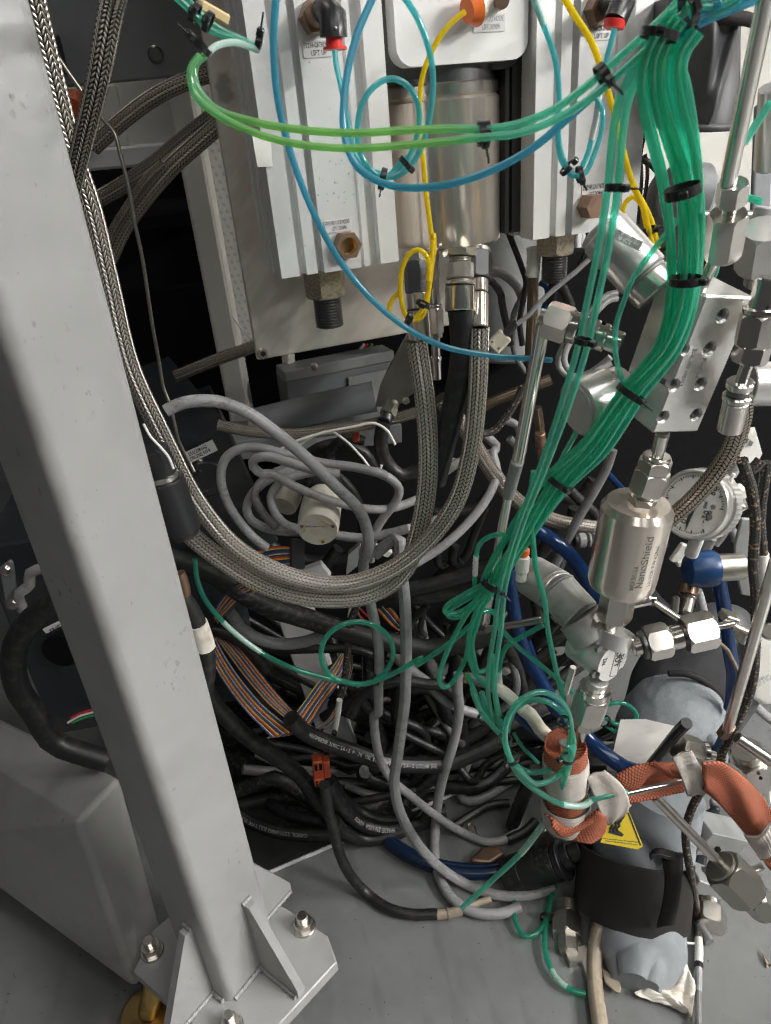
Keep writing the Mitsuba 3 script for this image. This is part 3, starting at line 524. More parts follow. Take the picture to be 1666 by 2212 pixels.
def tape_label(key, c, x0, y0, x1, y1, l1, l2, off, tape='label_tape', mat_='ink'):
    """A printed strip on the machine front: x0,y0 upper left, x1,y1 lower right."""
    a, b = PF(c, x0, y0, off), PF(c, x1, y1, off); du = (b - a) @ ME; dz = (a - b) @ MZ
    part(key, 'label_plate', obox(a + MN * .0006, ME * du, -MZ * dz, .0006, .0001), tape)
    lettering(key, l1, a + ME * du * .03 - MZ * dz * .40 + MN * .0006, ME, MZ, dz * .30, mat_, width=du * .92)
    lettering(key, l2, a + ME * du * .26 - MZ * dz * .86 + MN * .0006, ME, MZ, dz * .30, mat_, width=du * .56)
def rod_end(key, xc, yb, nutw, nuth, rodw, rodh, w0=-.055):
    q = PF('0', xc, yb, w0); kk = mpp(q); r = nutw / 2 * kk
    t = q + MZ * .012; b = q - MZ * nuth * kk * 1.06
    part(key, 'nut', hexn(b, t, r, .35), 'nut_gold', smooth=25); part(key, 'rod', thread(b - MZ * rodh * kk * 1.06, b + MZ * .002, rodw / 2 * kk), 'steel_dark'); 
zb = (loc(PF('F', 525, 342))[2] + loc(PF('F', 1285, 240))[2]) / 2
LC = lift_cylinder('left silver aluminium lift cylinder with grooved faces and brass port', loc(PF('F', 525, 342))[0], loc(PF('F', 1285, 240))[0], zb)
uR = loc(PF('C', 1165, 1530))[0]; uR2 = loc(PF('D', 790, 1480))[0]; zbR = loc(PF('C', 1350, 1528))[2]
RC = lift_cylinder('right silver aluminium lift cylinder beside the green tubes', uR, uR2, zbR)
mport(LC, 'F', 948, 130, 29, .010, .016)
tape_label(LC, 'B', 798, 1432, 975, 1490, 'EV19B CATHODE', 'LIFT DOWN', .0035)
tape_label(LC, 'B', 655, 268, 850, 366, 'EV19A CATHODE', 'LIFT UP', .0035)
q3 = [PF('B', x, y, .001) for x, y in ((332, 868), (400, 862), (452, 890), (466, 1078), (368, 1082), (345, 960))]; part(LC, 'sticker', hull(np.vstack([q3, np.array(q3) + MN * .0004])), 'white_tag', smooth=False, label='blank torn pale sticker'); rod_end(LC, 700, 592, 93, 44, 62, 62)
mport(LC, 'B', 740, 110, 34, .010, .018, nm='upper_port', hollow=False)
q = PF('B', 790, 60, .03); e0 = PF('B', 735, 100, .012)
part(LC, 'upper_port__collar', cyl(e0, q, .012, .0115, b=.002), 'bronze')
ke = thing('elbow_fitting', 'black push in elbow fitting with red release ring on the left cylinder', 'tube fitting')
part(ke, 'elbow', sweep(np.array([PF('B', 770, 85, .018), PF('B', 815, 55, .036), PF('B', 852, 95, .045), PF('B', 862, 240, .045)]), [.0095, .0115, .0125, .0125, .0125], 20)[0], 'black_plastic', smooth=True)
part(ke, 'release_ring', cyl(PF('B', 862, 235, .045), PF('B', 870, 312, .045), .0075, .0075), 'red_plastic'); part(ke, 'release_flange', cyl(PF('B', 870, 305, .045), PF('B', 871, 322, .045), .011, .011), 'red_plastic')
part(ke, 'dot', sphere(PF('B', 875, 180, .058), .0015, 1), 'steel_bright')
mport(RC, 'D', 560, 60, 34, .010, .018, nm='upper_port', hollow=False)
tape_label(RC, 'D', 475, 165, 640, 255, 'EV19A CATHODE', 'LIFT UP', .0035, tape='label_paper')
tape_label(RC, 'D', 440, 1192, 600, 1275, 'EV19B CATHODE', 'LIFT DOWN', .0035)
mport(RC, 'D', 500, 1335, 26, .012, .024, nm='lower_port', hollow=False)
ke = thing('elbow_fitting', 'black push in elbow fitting with red release ring on the right cylinder', 'tube fitting')
part(ke, 'elbow', sweep(np.array([PF('D', 600, 30, .018), PF('D', 700, 10, .05), PF('D', 690, 70, .055), PF('D', 655, 135, .055)]), [.010, .012, .0125, .0115], 20)[0], 'black_plastic', smooth=True)
part(ke, 'release_ring', cyl(PF('D', 657, 128, .055), PF('D', 645, 185, .055), .011, .010), 'red_plastic')
q = PF('0', 1197, 512, -.05); rod_end(RC, 1200, 508, 88, 36, 56, 56, w0=-.05)
# middle: dark rail, block, canister, plate
k = thing('guide_rail', 'dark grooved aluminium rail between canister and right cylinder', 'rail')
u0, u1 = loc(PF('C', 985, 1000, -.04))[0], loc(PF('C', 1185, 1000, -.04))[0]; W = u1 - u0
part(k, 'bar', machine_prism(Polygon([(0, 0), (.12 * W, 0), (.12 * W, -.01), (.22 * W, -.01), (.22 * W, 0), (.55 * W, 0), (.55 * W, -.008), (.62 * W, -.008), (.62 * W, .003), (.9 * W, .003), (.9 * W, -.006), (W, -.006), (W, -.1), (0, -.1)]), u0, -.04, loc(PF('C', 1000, 1512, -.04))[2], ZT - M0[2]), 'alu_dark', smooth=False)
k = thing('valve_block', 'white block with rounded lower corners above the steel canister', 'block')
a, b = loc(PF('C', 285, 432, -.012)), loc(PF('C', 1130, 385, -.012)); zc = (a[2] + b[2]) / 2 
rr = .018; W = b[0] - a[0]
poly = Polygon([(0, 0), (W, 0), (W, .4), (0, .4)]).buffer(-rr).buffer(rr, quad_segs=10)
m = extrude(poly, .09); part(k, 'face', place(m, mw(a[0], -.012, zc), np.stack([ME, MZ, -MN], 1) * [1, 1, 1]) if False else trimesh.Trimesh(np.array([mw(a[0] + v[0], -.012 - v[2], zc + v[1]) for v in m.vertices]), m.faces[:, ::-1]), 'paint_white', smooth=35)
poly2 = Polygon([(-.028, -.012), (W + .006, -.006), (W + .006, .4), (-.028, .4)]).buffer(-.02).buffer(.02, quad_segs=10)
m = extrude(poly2, .12); part(k, 'housing', trimesh.Trimesh(np.array([mw(a[0] + v[0], -.035 - v[2], zc + v[1]) for v in m.vertices]), m.faces[:, ::-1]), 'alu_dark', smooth=35)
tape_label(k, 'C', 775, 98, 982, 200, 'EV19B CATHODE', 'LIFT DOWN', -.0114, tape='label_tape', mat_='ink_grey')
kf = thing('push_fitting', 'white push in fitting with orange release ring on the white block', 'tube fitting')
part(kf, 'body', cyl(PF('C', 900, 0, .005), PF('C', 775, 55, .012), .013, .013, b=.002), 'white_plastic'); part(kf, 'release_ring', cyl(PF('C', 785, 50, .012), PF('C', 735, 68, .014), .0165, .011), 'orange_plastic')
part(kf, 'stud', cyl(PF('C', 930, 20, -.005), PF('C', 965, 5, .03), .007, .007), 'bronze')
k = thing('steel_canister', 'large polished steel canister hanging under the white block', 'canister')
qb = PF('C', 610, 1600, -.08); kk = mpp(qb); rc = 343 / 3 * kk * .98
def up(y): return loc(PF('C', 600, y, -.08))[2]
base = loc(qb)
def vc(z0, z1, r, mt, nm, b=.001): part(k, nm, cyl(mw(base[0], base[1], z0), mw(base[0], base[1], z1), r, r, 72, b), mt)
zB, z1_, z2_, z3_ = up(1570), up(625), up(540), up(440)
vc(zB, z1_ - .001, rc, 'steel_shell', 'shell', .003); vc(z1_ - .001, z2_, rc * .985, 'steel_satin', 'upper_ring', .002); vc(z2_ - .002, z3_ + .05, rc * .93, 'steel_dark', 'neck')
k = thing('mounting_plate', 'polished stainless mounting plate with smears hanging below the left cylinder', 'plate')
woff = -.125
a, b, c_ = loc(PF('F', 370, 880, woff)), loc(PF('F', 1330, 700, woff)), loc(PF('F', 245, 170, woff))
zl, zr = a[2], b[2]; print('plate', zl, zr, a[0], c_[0])
zz = (zl + zr) / 2; uu0 = (a[0] + c_[0]) / 2
m = bbox(b[0] - uu0 + .12, .008, .75 - zz, .0015); part(k, 'sheet', place(m, mw((uu0 + b[0] + .12) / 2, woff - .004, zz + (.75 - zz) / 2), RM), 'plate_steel')
q = PF('F', 402, 832, woff); part(k, 'screw', cyl(q, q + MN * .003, .0075, .0065, b=.001), 'steel_satin'); part(k, 'screw__recess', cyl(q + MN * .002, q + MN * .0034, .0038, sides=6), 'black_plastic')
# connectors under the canister
k = thing('hose_connector', 'left hand hose connector with dark hexagon nut and steel ferrule', 'connector')
chain(k, P('0', 897, 545, .86), P('0', 908, 738, .83), [('h', 26, .12, 'nickel', 'gland_nut'), ('h', 27, .42, 'steel_dark'), ('c', 25, .22, 'steel_shell', 'ferrule'), ('r', 25.5, .012, 'black_plastic', 'groove'), ('c', 25, .42, 'steel_shell', 'ferrule')])
k = thing('signal_connector', 'knurled round connector with shiny sleeve on a black hose', 'connector')
chain(k, P('0', 994, 538, .82), P('0', 994, 672, .80), [('h', 38, .15, 'nickel', 'lock_nut'), ('s', 24, .12, 'nickel'), ('c', 30, .32, 'knurled', 'knurled_ring'), ('r', 27, .06, 'nickel'), ('r', 33, .06, 'steel_bright', 'rim'), ('r', 32, .02, 'black_plastic', 'groove'), ('c', 33, .50, 'steel_bright', 'sleeve')])
tube('black_hose', S('0', (.80, .83), '994,660 998,700 1000,760 990,830 975,900 955,980 940,1040'), 52, 'rubber', 'thick black rubber hose hanging from the knurled connector', 'hose', sides=20)
k = thing('hose_connector', 'right hand hose connector with dark hexagon nut and long ferrule', 'connector')
chain(k, P('0', 1038, 538, .86), P('0', 1036, 710, .80), [('c', 22, .08, 'nickel', 'gland'), ('h', 27, .38, 'steel_dark'), ('c', 18, .20, 'steel_shell', 'ferrule'), ('r', 18.5, .014, 'black_plastic', 'groove'), ('c', 19, .50, 'steel_shell', 'ferrule')])
k = thing('gas_fitting', 'small hexagon tube fitting between the two braided hoses', 'fitting')
chain(k, P('G', 515, 150, .87), P('G', 540, 1000, .86), [('c', 13, 3.3, 'steel_bright', 'tube'), ('r', 17, .2, 'steel_bright'), ('h', 19, 1.6, 'steel_satin'), ('r', 16, .3, 'steel_bright'), ('c', 10, 1.2, 'steel_bright', 'stem'), ('r', 13, .3, 'steel_bright', 'ring'), ('c', 11, 1.2, 'steel_bright', 'stem')])
# ------------------------------------------------------------------ grey cables
def cable(s, Y, w, mat_, label, c='0', nm='grey_cable', cat_='cable', **kw): return tube(nm, S(c, Y, s), w, mat_, label, cat_, **kw)
cable('1075,1205 1150,1165 1260,1140 1380,1140 F:120,1145 300,1215 480,1340 640,1470 760,1580 870,1690 J:1225,300 1280,420 1295,560 1262,650 1275,760 1310,930 1345,1080 1365,1250 1360,1450 1350,1640 O:140,200 150,400 190,540 270,650 370,730 520,850 700,965 860,1030 960,1022 1060,960 1100,850 1130,720 1160,620',
      (.80, .92), 22, 'pvc_grey', 'long light grey cable from the black box over the coils, swerving right above the floor', c='E')
cable('1340,600 1400,545 1460,500 1492,490 1500,640 1530,900 1540,1200 1535,1450 O:335,100 310,300 285,480 265,650 300,830 400,1020 540,1180 700,1290 860,1360 1000,1385 1150,1375 1300,1330', (.88, .78), 24, 'pvc_grey',
      'light grey cable with a sharp bend beside the braided hoses, sweeping lowest to the right', c='J')
cable('680,1370 675,1480 O:685,150 670,300 640,420 590,580 550,760 530,950 530,1150 570,1290 640,1400 740,1470 850,1500 980,1490 1080,1450', (.95, .85), 22, 'pvc_grey', 'grey cable crossing two others near the floor and hooking right', c='K')
cable('640,560 550,490 460,390 380,260 340,130 345,30 F:170,1500 260,1450 380,1445 560,1490 800,1545 1000,1570 1200,1620 J:1330,60 1440,110 1495,180 1470,260 1400,350 1345,440 1315,560 1310,640', (.86, .9), 20, 'pvc_grey',
      'grey cable forming the largest outer coil left of the round white plugs', c='J')
G5 = S('F', (.85, .9), '900,1615 720,1585 560,1535 430,1500 345,1520 340,1570 420,1620 J:640,70 800,150 950,215 1120,270 1300,305 1450,300 1620,240')
k = thing('grey_cable', 'grey cable with black printed lettering crossing above the white plug', 'cable'); tube('jacket', G5, 20, 'pvc_light', '', '', parent=k)
cable('1560,430 1400,470 1250,492 1000,462 750,450 620,425 530,370 505,300 540,210 640,120 780,60 900,30', (.87, .95), 20, 'pvc_grey', 'grey cable passing in front of the lower half of the white plug', c='J')
cable('840,435 750,400 680,310 665,220 730,130 850,85 990,60 1060,80', (.86, .93), 19, 'pvc_grey', 'grey cable curled tightly around the left of the white plug', c='J')
cable('700,425 610,330 555,220 600,125 700,60 820,30', (.88, .97), 18, 'pvc_dark', 'darker grey cable inside the large coil left of the white plug', c='J')
cable('390,960 470,1075 580,1145 720,1180 880,1165 1030,1110', .96, 26, 'pvc_grey', 'short thick dirty grey cable under the black hose, left of the green ring', c='J')
cable('400,660 560,560 700,440 830,290 905,160 930,60 905,-60 G:930,1440 840,1350', (.90, 1.0), 20, 'pvc_grey', 'grey cable rising along the right of the right hand braided hose', c='K')
cable('240,1200 340,1330,1.0 480,1430 600,1550 720,1610 860,1650', .98, 22, 'pvc_grey', 'dusty grey cable slanting down right, in the middle of the pile', c='K')
cable('750,490 710,600 690,690 720,760 780,765 880,725 1000,650 1080,600', 1.0, 20, 'pvc_grey', 'dirty grey cable bent into a hook at the right of the black cables', c='O')
cable('230,740 320,560 420,360 520,190 600,40 640,-80', .95, 20, 'pvc_dark', 'dark grey cable slanting up to the right behind the polished filter', c='L')
cable('1010,1380 1100,1470 1060,1300 960,1260', 1.0, 18, 'pvc_grey', 'short grey cable loop behind the right hand braided hose', c='G')
cable('550,1640 640,1570 760,1500 900,1480', 1.0, 18, 'pvc_white', 'short white cable stub between the braided hoses', c='G')
cable('530,1500 640,1530 780,1560', 1.02, 16, 'pvc_light', 'pale flat cable stub behind the black rubber hose', c='G')
cable('200,470 330,440 470,400 600,350', (.93, 1.02), 20, 'pvc_light', 'light grey cable stub rising right behind the braided hoses', c='K', )
cable('1510,880 1500,740 1480,640', .97, 16, 'pvc_white', 'white cable rising behind the steel rod near the right cylinder', c='f') if 0 else None
# cables behind the steel rod under the right cylinder (close-up f)
cable('190,590 300,610 420,690 500,790 530,880', 1.12, 22, 'pvc_light', 'light grey cable arching right of the right hand connector nut', c='f')
cable('160,670 230,740 290,830 310,960 340,1100 370,1230 400,1400', 1.0, 16, 'rubber', 'black cable hanging left of the yellow connector', c='f', nm='black_cable')
cable('380,170 450,350 520,540 570,700 540,900 500,1150 530,1400', 1.05, 13, 'rubber', 'black cable slanting from the dark rail towards the brown hose', c='f', nm='black_cable')
cable('570,760 520,880 440,1050 420,1250 450,1500 560,1700', 1.08, 13, 'pvc_dark', 'thin dark grey cable left of the brown braided hose', c='f')
cable('1240,150 1230,300 1180,450 1090,590 980,690 830,800', 1.02, 7, 'rubber', 'thin black cord curving down from the right cylinder', c='f', nm='black_cable')
cable('1260,460 1120,590 960,720 800,860 670,990 600,1070 470,1170', .93, 11, 'pvc_grey', 'thin grey cord slanting across the brown hose to the yellow connector', c='f')
cable('880,640 860,780 840,950 830,1100', 1.05, 20, 'rubber', 'thick black cable straight under the threaded rod of the right cylinder', c='f', nm='black_cable')
cable('960,760 1010,860 1060,980', 1.03, 20, 'rubber', 'short black cable behind the elbow valve nut', c='f', nm='black_cable')
cable('720,720 790,760 800,880 760,1000', 1.08, 12, 'hose_blue', 'thin blue tube behind the brown braided hose', c='f', nm='blue_tube', cat_='tube')
cable('1560,830 1450,860 1350,950 1260,1060 1150,1200 1020,1350 930,1520 930,1640 1010,1720 1160,1740 1290,1690 1400,1610 1490,1530', (1.0, .95), 15, 'pvc_grey', 'grey cable coil behind the green pair, outermost turn', c='f')
cable('1560,890 1470,910 1370,1000 1260,1130 1110,1290 1010,1450 990,1590 1050,1690', (1.0, .95), 14, 'pvc_grey', 'grey cable coil behind the green pair, inner turn', c='f')
cable('1330,1690 1420,1640 1500,1590', .95, 14, 'pvc_light', 'light grey cable end under the coil behind the green pair', c='f')
cable('830,1350 900,1340 980,1260 1050,1150 1100,1050', .95, 17, 'loom', 'black braided loom running up right behind the right hand braided hose', c='G', nm='braided_loom')
k = thing('thermocouple_plug', 'yellowed small two pin connector beside the right hand braided hose', 'connector')
q = P('f', 275, 1360, .95); ax_ = unit(P('f', 350, 1280, .95) - P('f', 210, 1430, .95)); sd = unit(np.cross(ax_, FWD))
part(k, 'body', place(bbox(.026, .022, .011, .002), q, np.stack([ax_, sd, np.cross(ax_, sd)], 1)), 'ivory'); part(k, 'strain_relief', cyl(q + ax_ * .012, q + ax_ * .034, .006, .0045), 'black_plastic')
for sg in (-1, 1): part(k, 'pin_hole', cyl(q + sd * sg * .006 + np.cross(ax_, sd) * .004 - ax_ * .006, q + sd * sg * .006 + np.cross(ax_, sd) * .0062 - ax_ * .006, .0016), 'bronze'); part(k, 'pin_hole', cyl(q + sd * sg * .006 - np.cross(ax_, sd) * .004 - ax_ * .006, q + sd * sg * .006 - np.cross(ax_, sd) * .0062 - ax_ * .006, .0016), 'bronze')
k = thing('marker_sleeve', 'white marker sleeve on the brown braided hose under the right cylinder', 'sleeve')
part(k, 'sleeve', sweep(S('f', .97, '650,330 655,450 640,640'), 15 * mpp(P('f', 650, 450, .97)), 16)[0], 'white_plastic', smooth=True)
# ------------------------------------------------------------------ black cables of the pile
def black(s, Y, w, label, c='N', m_='rubber', **kw): return tube('black_cable', S(c, Y, s), w, m_, label, 'cable', sides=14, **kw)
black('-120,560 60,640 250,700 450,830 650,940 880,1010 1080,1075 1300,1140 1500,1180 1700,1215 K:620,1190 800,1150 980,1080', (.95, .92), 46, 'thickest black hose crossing the pile below the braided hoses', 'J', 'rubber_dusty')
black('180,840 330,830 500,800 680,750 850,690 960,650', (.95, .93), 34, 'thick smooth black cable on the right of the braided hoses, upper of two', 'K')
black('200,900 360,890 560,870 740,830 900,780', (.98, .96), 32, 'thick smooth black cable on the right of the braided hoses, lower of two', 'K')
black('560,1200 800,1215 1000,1210 1200,1215 1340,1270 1450,1400', .99, 20, 'black cable running level behind the green ring', 'J')
black('200,-60 290,130 420,270 560,390 700,480 860,610 960,760 1040,860', (.90, .94), 36, 'thick black cable with worn white print slanting beside the post', 'N')
B4 = S('N', (.88, .95), '790,230 880,320 1020,385 1200,450 1400,515 1666,535 O:620,520 780,460 900,400 980,340')
k = thing('black_cable', 'thick black cable with white print sagging across the middle of the pile', 'cable'); tube('jacket', B4, 36, 'rubber', '', '', parent=k); rB4 = nrm(B4, 36)
print_on(k, B4, rB4, 'NEOPRENE 105C 14-3  P-7K  OIL 105C 39753-N 14-3 STOW (U)', .045, .006)
black('1010,660 1030,800 1070,960 1110,1110 1180,1250 1290,1370 1420,1460 1540,1495 1640,1505 O:480,1500 545,1500', (.80, .80), 23, 'single black cable coming off the orange connector and swinging low over the floor', 'N')
kt = thing('taped_end', 'tan taped end of the low swinging black cable', 'cable end')
tube('tape', S('O', .80, '540,1505 600,1498 700,1475'), 21, 'pvc_tan', '', '', parent=kt); part(kt, 'tie', band_ring(P('O', 615, 1496, .80), S('O', .80, '600,1498 640,1490')[1] - P('O', 600, 1498, .80), nrm(S('O', .8, '600,1500 620,1500'), 23), .002, .001), 'pvc_tan')
tube('brown_strap', S('O', .85, '700,1470 800,1430 890,1400'), 14, 'pvc_tan', 'brown leathery scrap under the yellow tipped green tube', 'scrap')
B6 = S('N', (.98, .98), '440,840 560,910 720,965 900,985 1060,985 1300,980 1500,965')
k = thing('black_cable', 'black cable with grey print along the bottom of the pile near the post', 'cable'); tube('jacket', B6, 30, 'rubber', '', '', parent=k)
print_on(k, B6, nrm(B6, 30), 'CAROL 12/3 AWG (UL) TYPE SOOW', .16, .0065, 'ink_grey', flip=True, tilt=.2)
B7 = S('N', (.90, .92), '1030,640 1070,720 1150,840 1280,930 1420,955 1560,930 1666,900 O:480,860 600,830')
k = thing('black_cable', 'black cable with white upside down print, low in the pile', 'cable'); tube('jacket', B7, 31, 'rubber', '', '', parent=k)
print_on(k, B7, nrm(B7, 31), 'MADE IN USA  600V', .21, .0075, 'ink_white', flip=True)
black('1050,630 1130,760 1260,850 1400,890 1560,880 O:320,800 420,700 520,610 600,540', (.93, 1.0), 27, 'black cable sagging from the orange connector, innermost curve', 'N')
black('1080,900 1150,970 1280,1020 1420,1000 1560,930 O:340,900', (.88, .92), 26, 'black cable sagging lowest above the white floor line', 'N')
black('440,700 600,640 700,620 830,700 960,760', 1.0, 34, 'dusty black cable heaped behind the post', 'N', 'rubber_dusty')
black('430,800 600,760 760,740 900,760 1100,860 1400,760 1560,640', 1.02, 34, 'dusty black cable lying at the bottom of the heap', 'N', 'rubber_dusty')
black('900,650 1050,640 1250,665 1450,640 1560,560', 1.03, 24, 'black cable lying level behind the pale cables', 'N')
black('250,90 370,40 480,30 560,100 600,220 640,260', 1.02, 30, 'black cable arching over the dark middle of the pile', 'O')
black('600,560 520,460 430,330 360,300 340,450', 1.05, 26, 'black cable loop deep in the pile left of the hooked grey one', 'O')
black('740,560 720,420 700,250', 1.03, 24, 'short upright black cable beside the grey marker sleeve', 'O')
black('1030,930 1090,760 1150,640 1190,560', .9, 30, 'flat shiny black cable rising to the heater tape', 'O')
black('1180,900 1120,960 1000,1020', .92, 22, 'short black cable curling behind the pale cable bend', 'O')
black('800,870 900,800 1000,690 1100,560', 1.05, 26, 'black cable slanting up right behind the white plug', 'J')
black('640,1350 560,1250 470,1160 380,1110 280,1080', .97, 28, 'black cable from under the thick hose to the taped cable', 'J')
black('1000,1660 1150,1560 1280,1480 1500,1420 1666,1440 K:560,1450 700,1560', .97, 24, 'black cable running right under the green ring', 'J')
black('1180,1640 1230,1540 1290,1490 1370,1450', .93, 26, 'black cable with a small tie below the green ring', 'J')
black('850,300 780,480 720,620 600,700 520,760', 1.0, 18, 'thin black cable falling from the grey coil', 'K')
black('560,540 540,620 570,680 610,650', .99, 20, 'open black hook clip among the cables, left one', 'K')
black('660,540 640,610 660,670 700,640', .99, 20, 'open black hook clip among the cables, right one', 'K')
black('480,930 400,1010 370,1080', 1.0, 16, 'thin black cable below the pair of smooth ones', 'K')
black('400,1000 450,950 440,1100 470,1130', 1.0, 13, 'thin bent black cable right of the ribbon end', 'K')
black('520,330 620,330 800,290 900,180', 1.08, 24, 'black cable in the dark behind the white cable stubs', 'K')
black('1400,180 1480,260 1560,330 1600,420', 1.08, 22, 'black cable in the dark left of the polished filter', 'K')
black('1180,640 1240,560 1330,470 1400,420 1440,300', 1.06, 30, 'black cable curving behind the green bundle', 'K')
black('960,1140 1050,1300 1100,1480', 1.02, 24, 'black cable slanting behind the narrow steel rod', 'K')
black('700,1200 800,1300 860,1450 960,1600', 1.04, 30, 'dusty black cable behind the brass ended blue cable', 'K', 'rubber_dusty')
DEEP = ['under the white plug', 'right of the white plug', 'left of the orange connector', 'right of the orange connector', 'under the white printed cable', 'near the hooked grey cable', 'under the two smooth cables', 'behind the green fan', 'under the thickest hose', 'below the polished filter', 'behind the white wires', 'behind the junction hood gland', 'between filter and gauge', 'left of the polished filter']
for i, (s, Y, w) in enumerate((('J:550,380 640,520 760,600 900,640 1100,640 1300,560', 1.08, 26), ('J:1060,60 1180,180 1250,330 1260,480', 1.10, 22), ('N:560,620 640,760 800,860 1000,900', 1.06, 28), ('N:1100,560 1250,600 1420,620 1560,600', 1.12, 24),
                               ('O:20,330 140,280 300,250 420,290', 1.15, 26), ('O:650,930 760,860 900,790 1010,780', 1.18, 18), ('K:40,620 150,560 260,600 380,560', 1.1, 22), ('K:1000,560 1120,700 1180,860 1200,1000', 1.1, 26), ('J:330,600 420,700 480,760', 1.05, 30), ('L:130,900 250,960 420,860 540,880', 1.1, 24),
                               ('F:640,1540 760,1450 900,1420 1060,1480 1130,1600', 1.06, 26), ('F:820,1480 900,1400 960,1380 1060,1400', 1.03, 22), ('L:980,960 900,880 840,760 960,520', 1.05, 30), ('L:60,300 240,200 420,240 520,120', 1.2, 30))):
    p_ = S(s[0], Y, s[2:]); solo('black_cable', sweep(p_, nrm(p_, w), 12)[0], 'rubber', 'black cable in the dark depth of the pile ' + DEEP[i], 'cable', smooth=True)
gd = np.random.default_rng(11)
for i in range(62):
    x0, x1 = gd.uniform(-.42, .05), gd.uniform(-.02, .50); Yc = gd.uniform(.99, 1.33); zt = gd.uniform(.02, .42) * (1 if i % 3 else .45); n_ = 7
    q = np.stack([np.linspace(x0, x1, n_) + gd.normal(0, .02, n_), Yc + gd.normal(0, .02, n_), np.maximum(.012 + .006 * (i % 5), zt * (1 - .75 * np.sin(np.linspace(0, math.pi, n_))) + gd.normal(0, .012, n_))], 1)
    solo('black_cable', sweep(q, gd.choice([.008, .010, .013, .0075]), 10)[0], ['rubber', 'rubber', 'rubber_dusty', 'pvc_dark'][i % 3 if i % 5 else 3], 'dark cable tangled in the depth behind the hanging cables', 'cable', 'dark cables tangled in the depth', smooth=True)
k = thing('grey_upright', 'pale grey flat metal upright seen through gaps between the cables', 'upright')
o_ = P('J', 700, 1005, 1.08); part(k, 'sheet', obox(o_, P('J', 930, 960, 1.08) - o_, np.array([0, 0, -.62]), .03, .003), 'paint_white')
o_ = P('J', 830, 690, 1.02)
k = thing('grey_scraps', 'pale grey angular bracket showing between ribbon cable and braided hose', 'bracket')
part(k, 'plate', hull([*S('J', 1.0, '800,730 985,665 1050,745 860,745'), *(S('J', 1.0, '800,730 985,665 1050,745 860,745') + [0, .02, -.004])]), 'paint_white'); 
k = thing('white_bracket', 'beige bent plastic bracket with a clamp between two light grey cables', 'bracket')
part(k, 'wing', hull([*S('J', .93, '1165,600 1240,540 1270,640 1150,735'), *(S('J', .93, '1165,600 1240,540 1270,640 1150,735') + [0, .012, 0])]), 'dull_grey'); part(k, 'wing', hull([*S('J', .93, '1340,545 1400,575 1450,590 1420,620 1350,590'), *(S('J', .93, '1340,545 1400,575 1450,590 1420,620 1350,590') + [0, .01, 0])]), 'white_plastic')
part(k, 'clamp', obox(P('J', 1285, 530, .85), P('J', 1340, 530, .86) - P('J', 1285, 530, .85), P('J', 1290, 620, .85) - P('J', 1285, 530, .85), .012), 'nickel')
part(k, 'foot', hull([*S('J', .95, '1170,960 1230,920 1180,1020 1160,1010'), *(S('J', .95, '1170,960 1230,920 1180,1020 1160,1010') + [0, .01, 0])]), 'white_plastic')
# round white twist lock plugs
def plug(c0, c1, r, lab, textit):
    k = thing('white_plug', lab, 'plug')
    a, b = np.asarray(c0), np.asarray(c1); ax = unit(b - a); L = np.linalg.norm(b - a); Rf = frame(ax, RGT)
    pr_ = [(0, 0), (r * .80, 0), (r * .97, L * .18), (r, L * .4), (r, L * .9), (r * .94, L), (0, L)]
    part(k, 'body', place(lathe(pr_, 48), a, Rf), 'ivory', smooth=40)
    m = lathe([(0, -L * .55), (r * .8, -L * .55), (r * 1.02, -L * .42), (r * 1.02, -L * .02), (r * .9, 0), (0, 0)], 72); a_ = np.arctan2(m.vertices[:, 1], m.vertices[:, 0]); rad = np.hypot(m.vertices[:, 0], m.vertices[:, 1])
    g = np.where(rad > r, .96, 1.0) * np.where((np.round(a_ / (2 * math.pi) * 72).astype(int) % 2 == 0) & (rad > r * .9), .955, 1.0); m.vertices[:, :2] *= g[:, None]; part(k, 'collar', place(m, a, Rf), 'black_plastic', smooth=False)
    part(k, 'tail', cyl(a - ax * L * .55, a - ax * L * 1.3, r * .45, r * .35), 'rubber')
    if textit:
        for i in range(3):
            t = .9 + i * 2.1; q = b + Rf[:, 0] * r * .62 * math.cos(t) + Rf[:, 1] * r * .62 * math.sin(t)
            tg = -Rf[:, 0] * math.sin(t) + Rf[:, 1] * math.cos(t); part(k, 'slot', place(bbox(r * .45, r * .12, .001, .0003), q + ax * .0003, np.stack([tg, np.cross(ax, tg), ax], 1)), 'tan_plastic')
        for t in (.3, 2.9, 5.0): q = b + Rf[:, 0] * r * .78 * math.cos(t) + Rf[:, 1] * r * .78 * math.sin(t); part(k, 'screw_hole', cyl(q, q + ax * .0006, r * .09), 'bronze')
        lettering(k, '20A 125V 250V', b + ax * .0004 - RGT * r * .55 + np.cross(ax, np.cross(UPV, ax)) * r * .25, RGT, UPV, r * .14, width=r * 1.1)
pa0 = P('J', 1000, 225, .95); pb0 = P('J', 965, 440, .875)
plug(pa0, pb0, 43 * mpp(pa0), 'ivory white round plug with black knurled collar in the cable coil, facing front', True)
plug(P('J', 800, 180, 1.0), P('J', 745, 290, .97), 28 * mpp(P('J', 760, 260, .98)), 'second ivory plug half hidden left of the larger one', False)
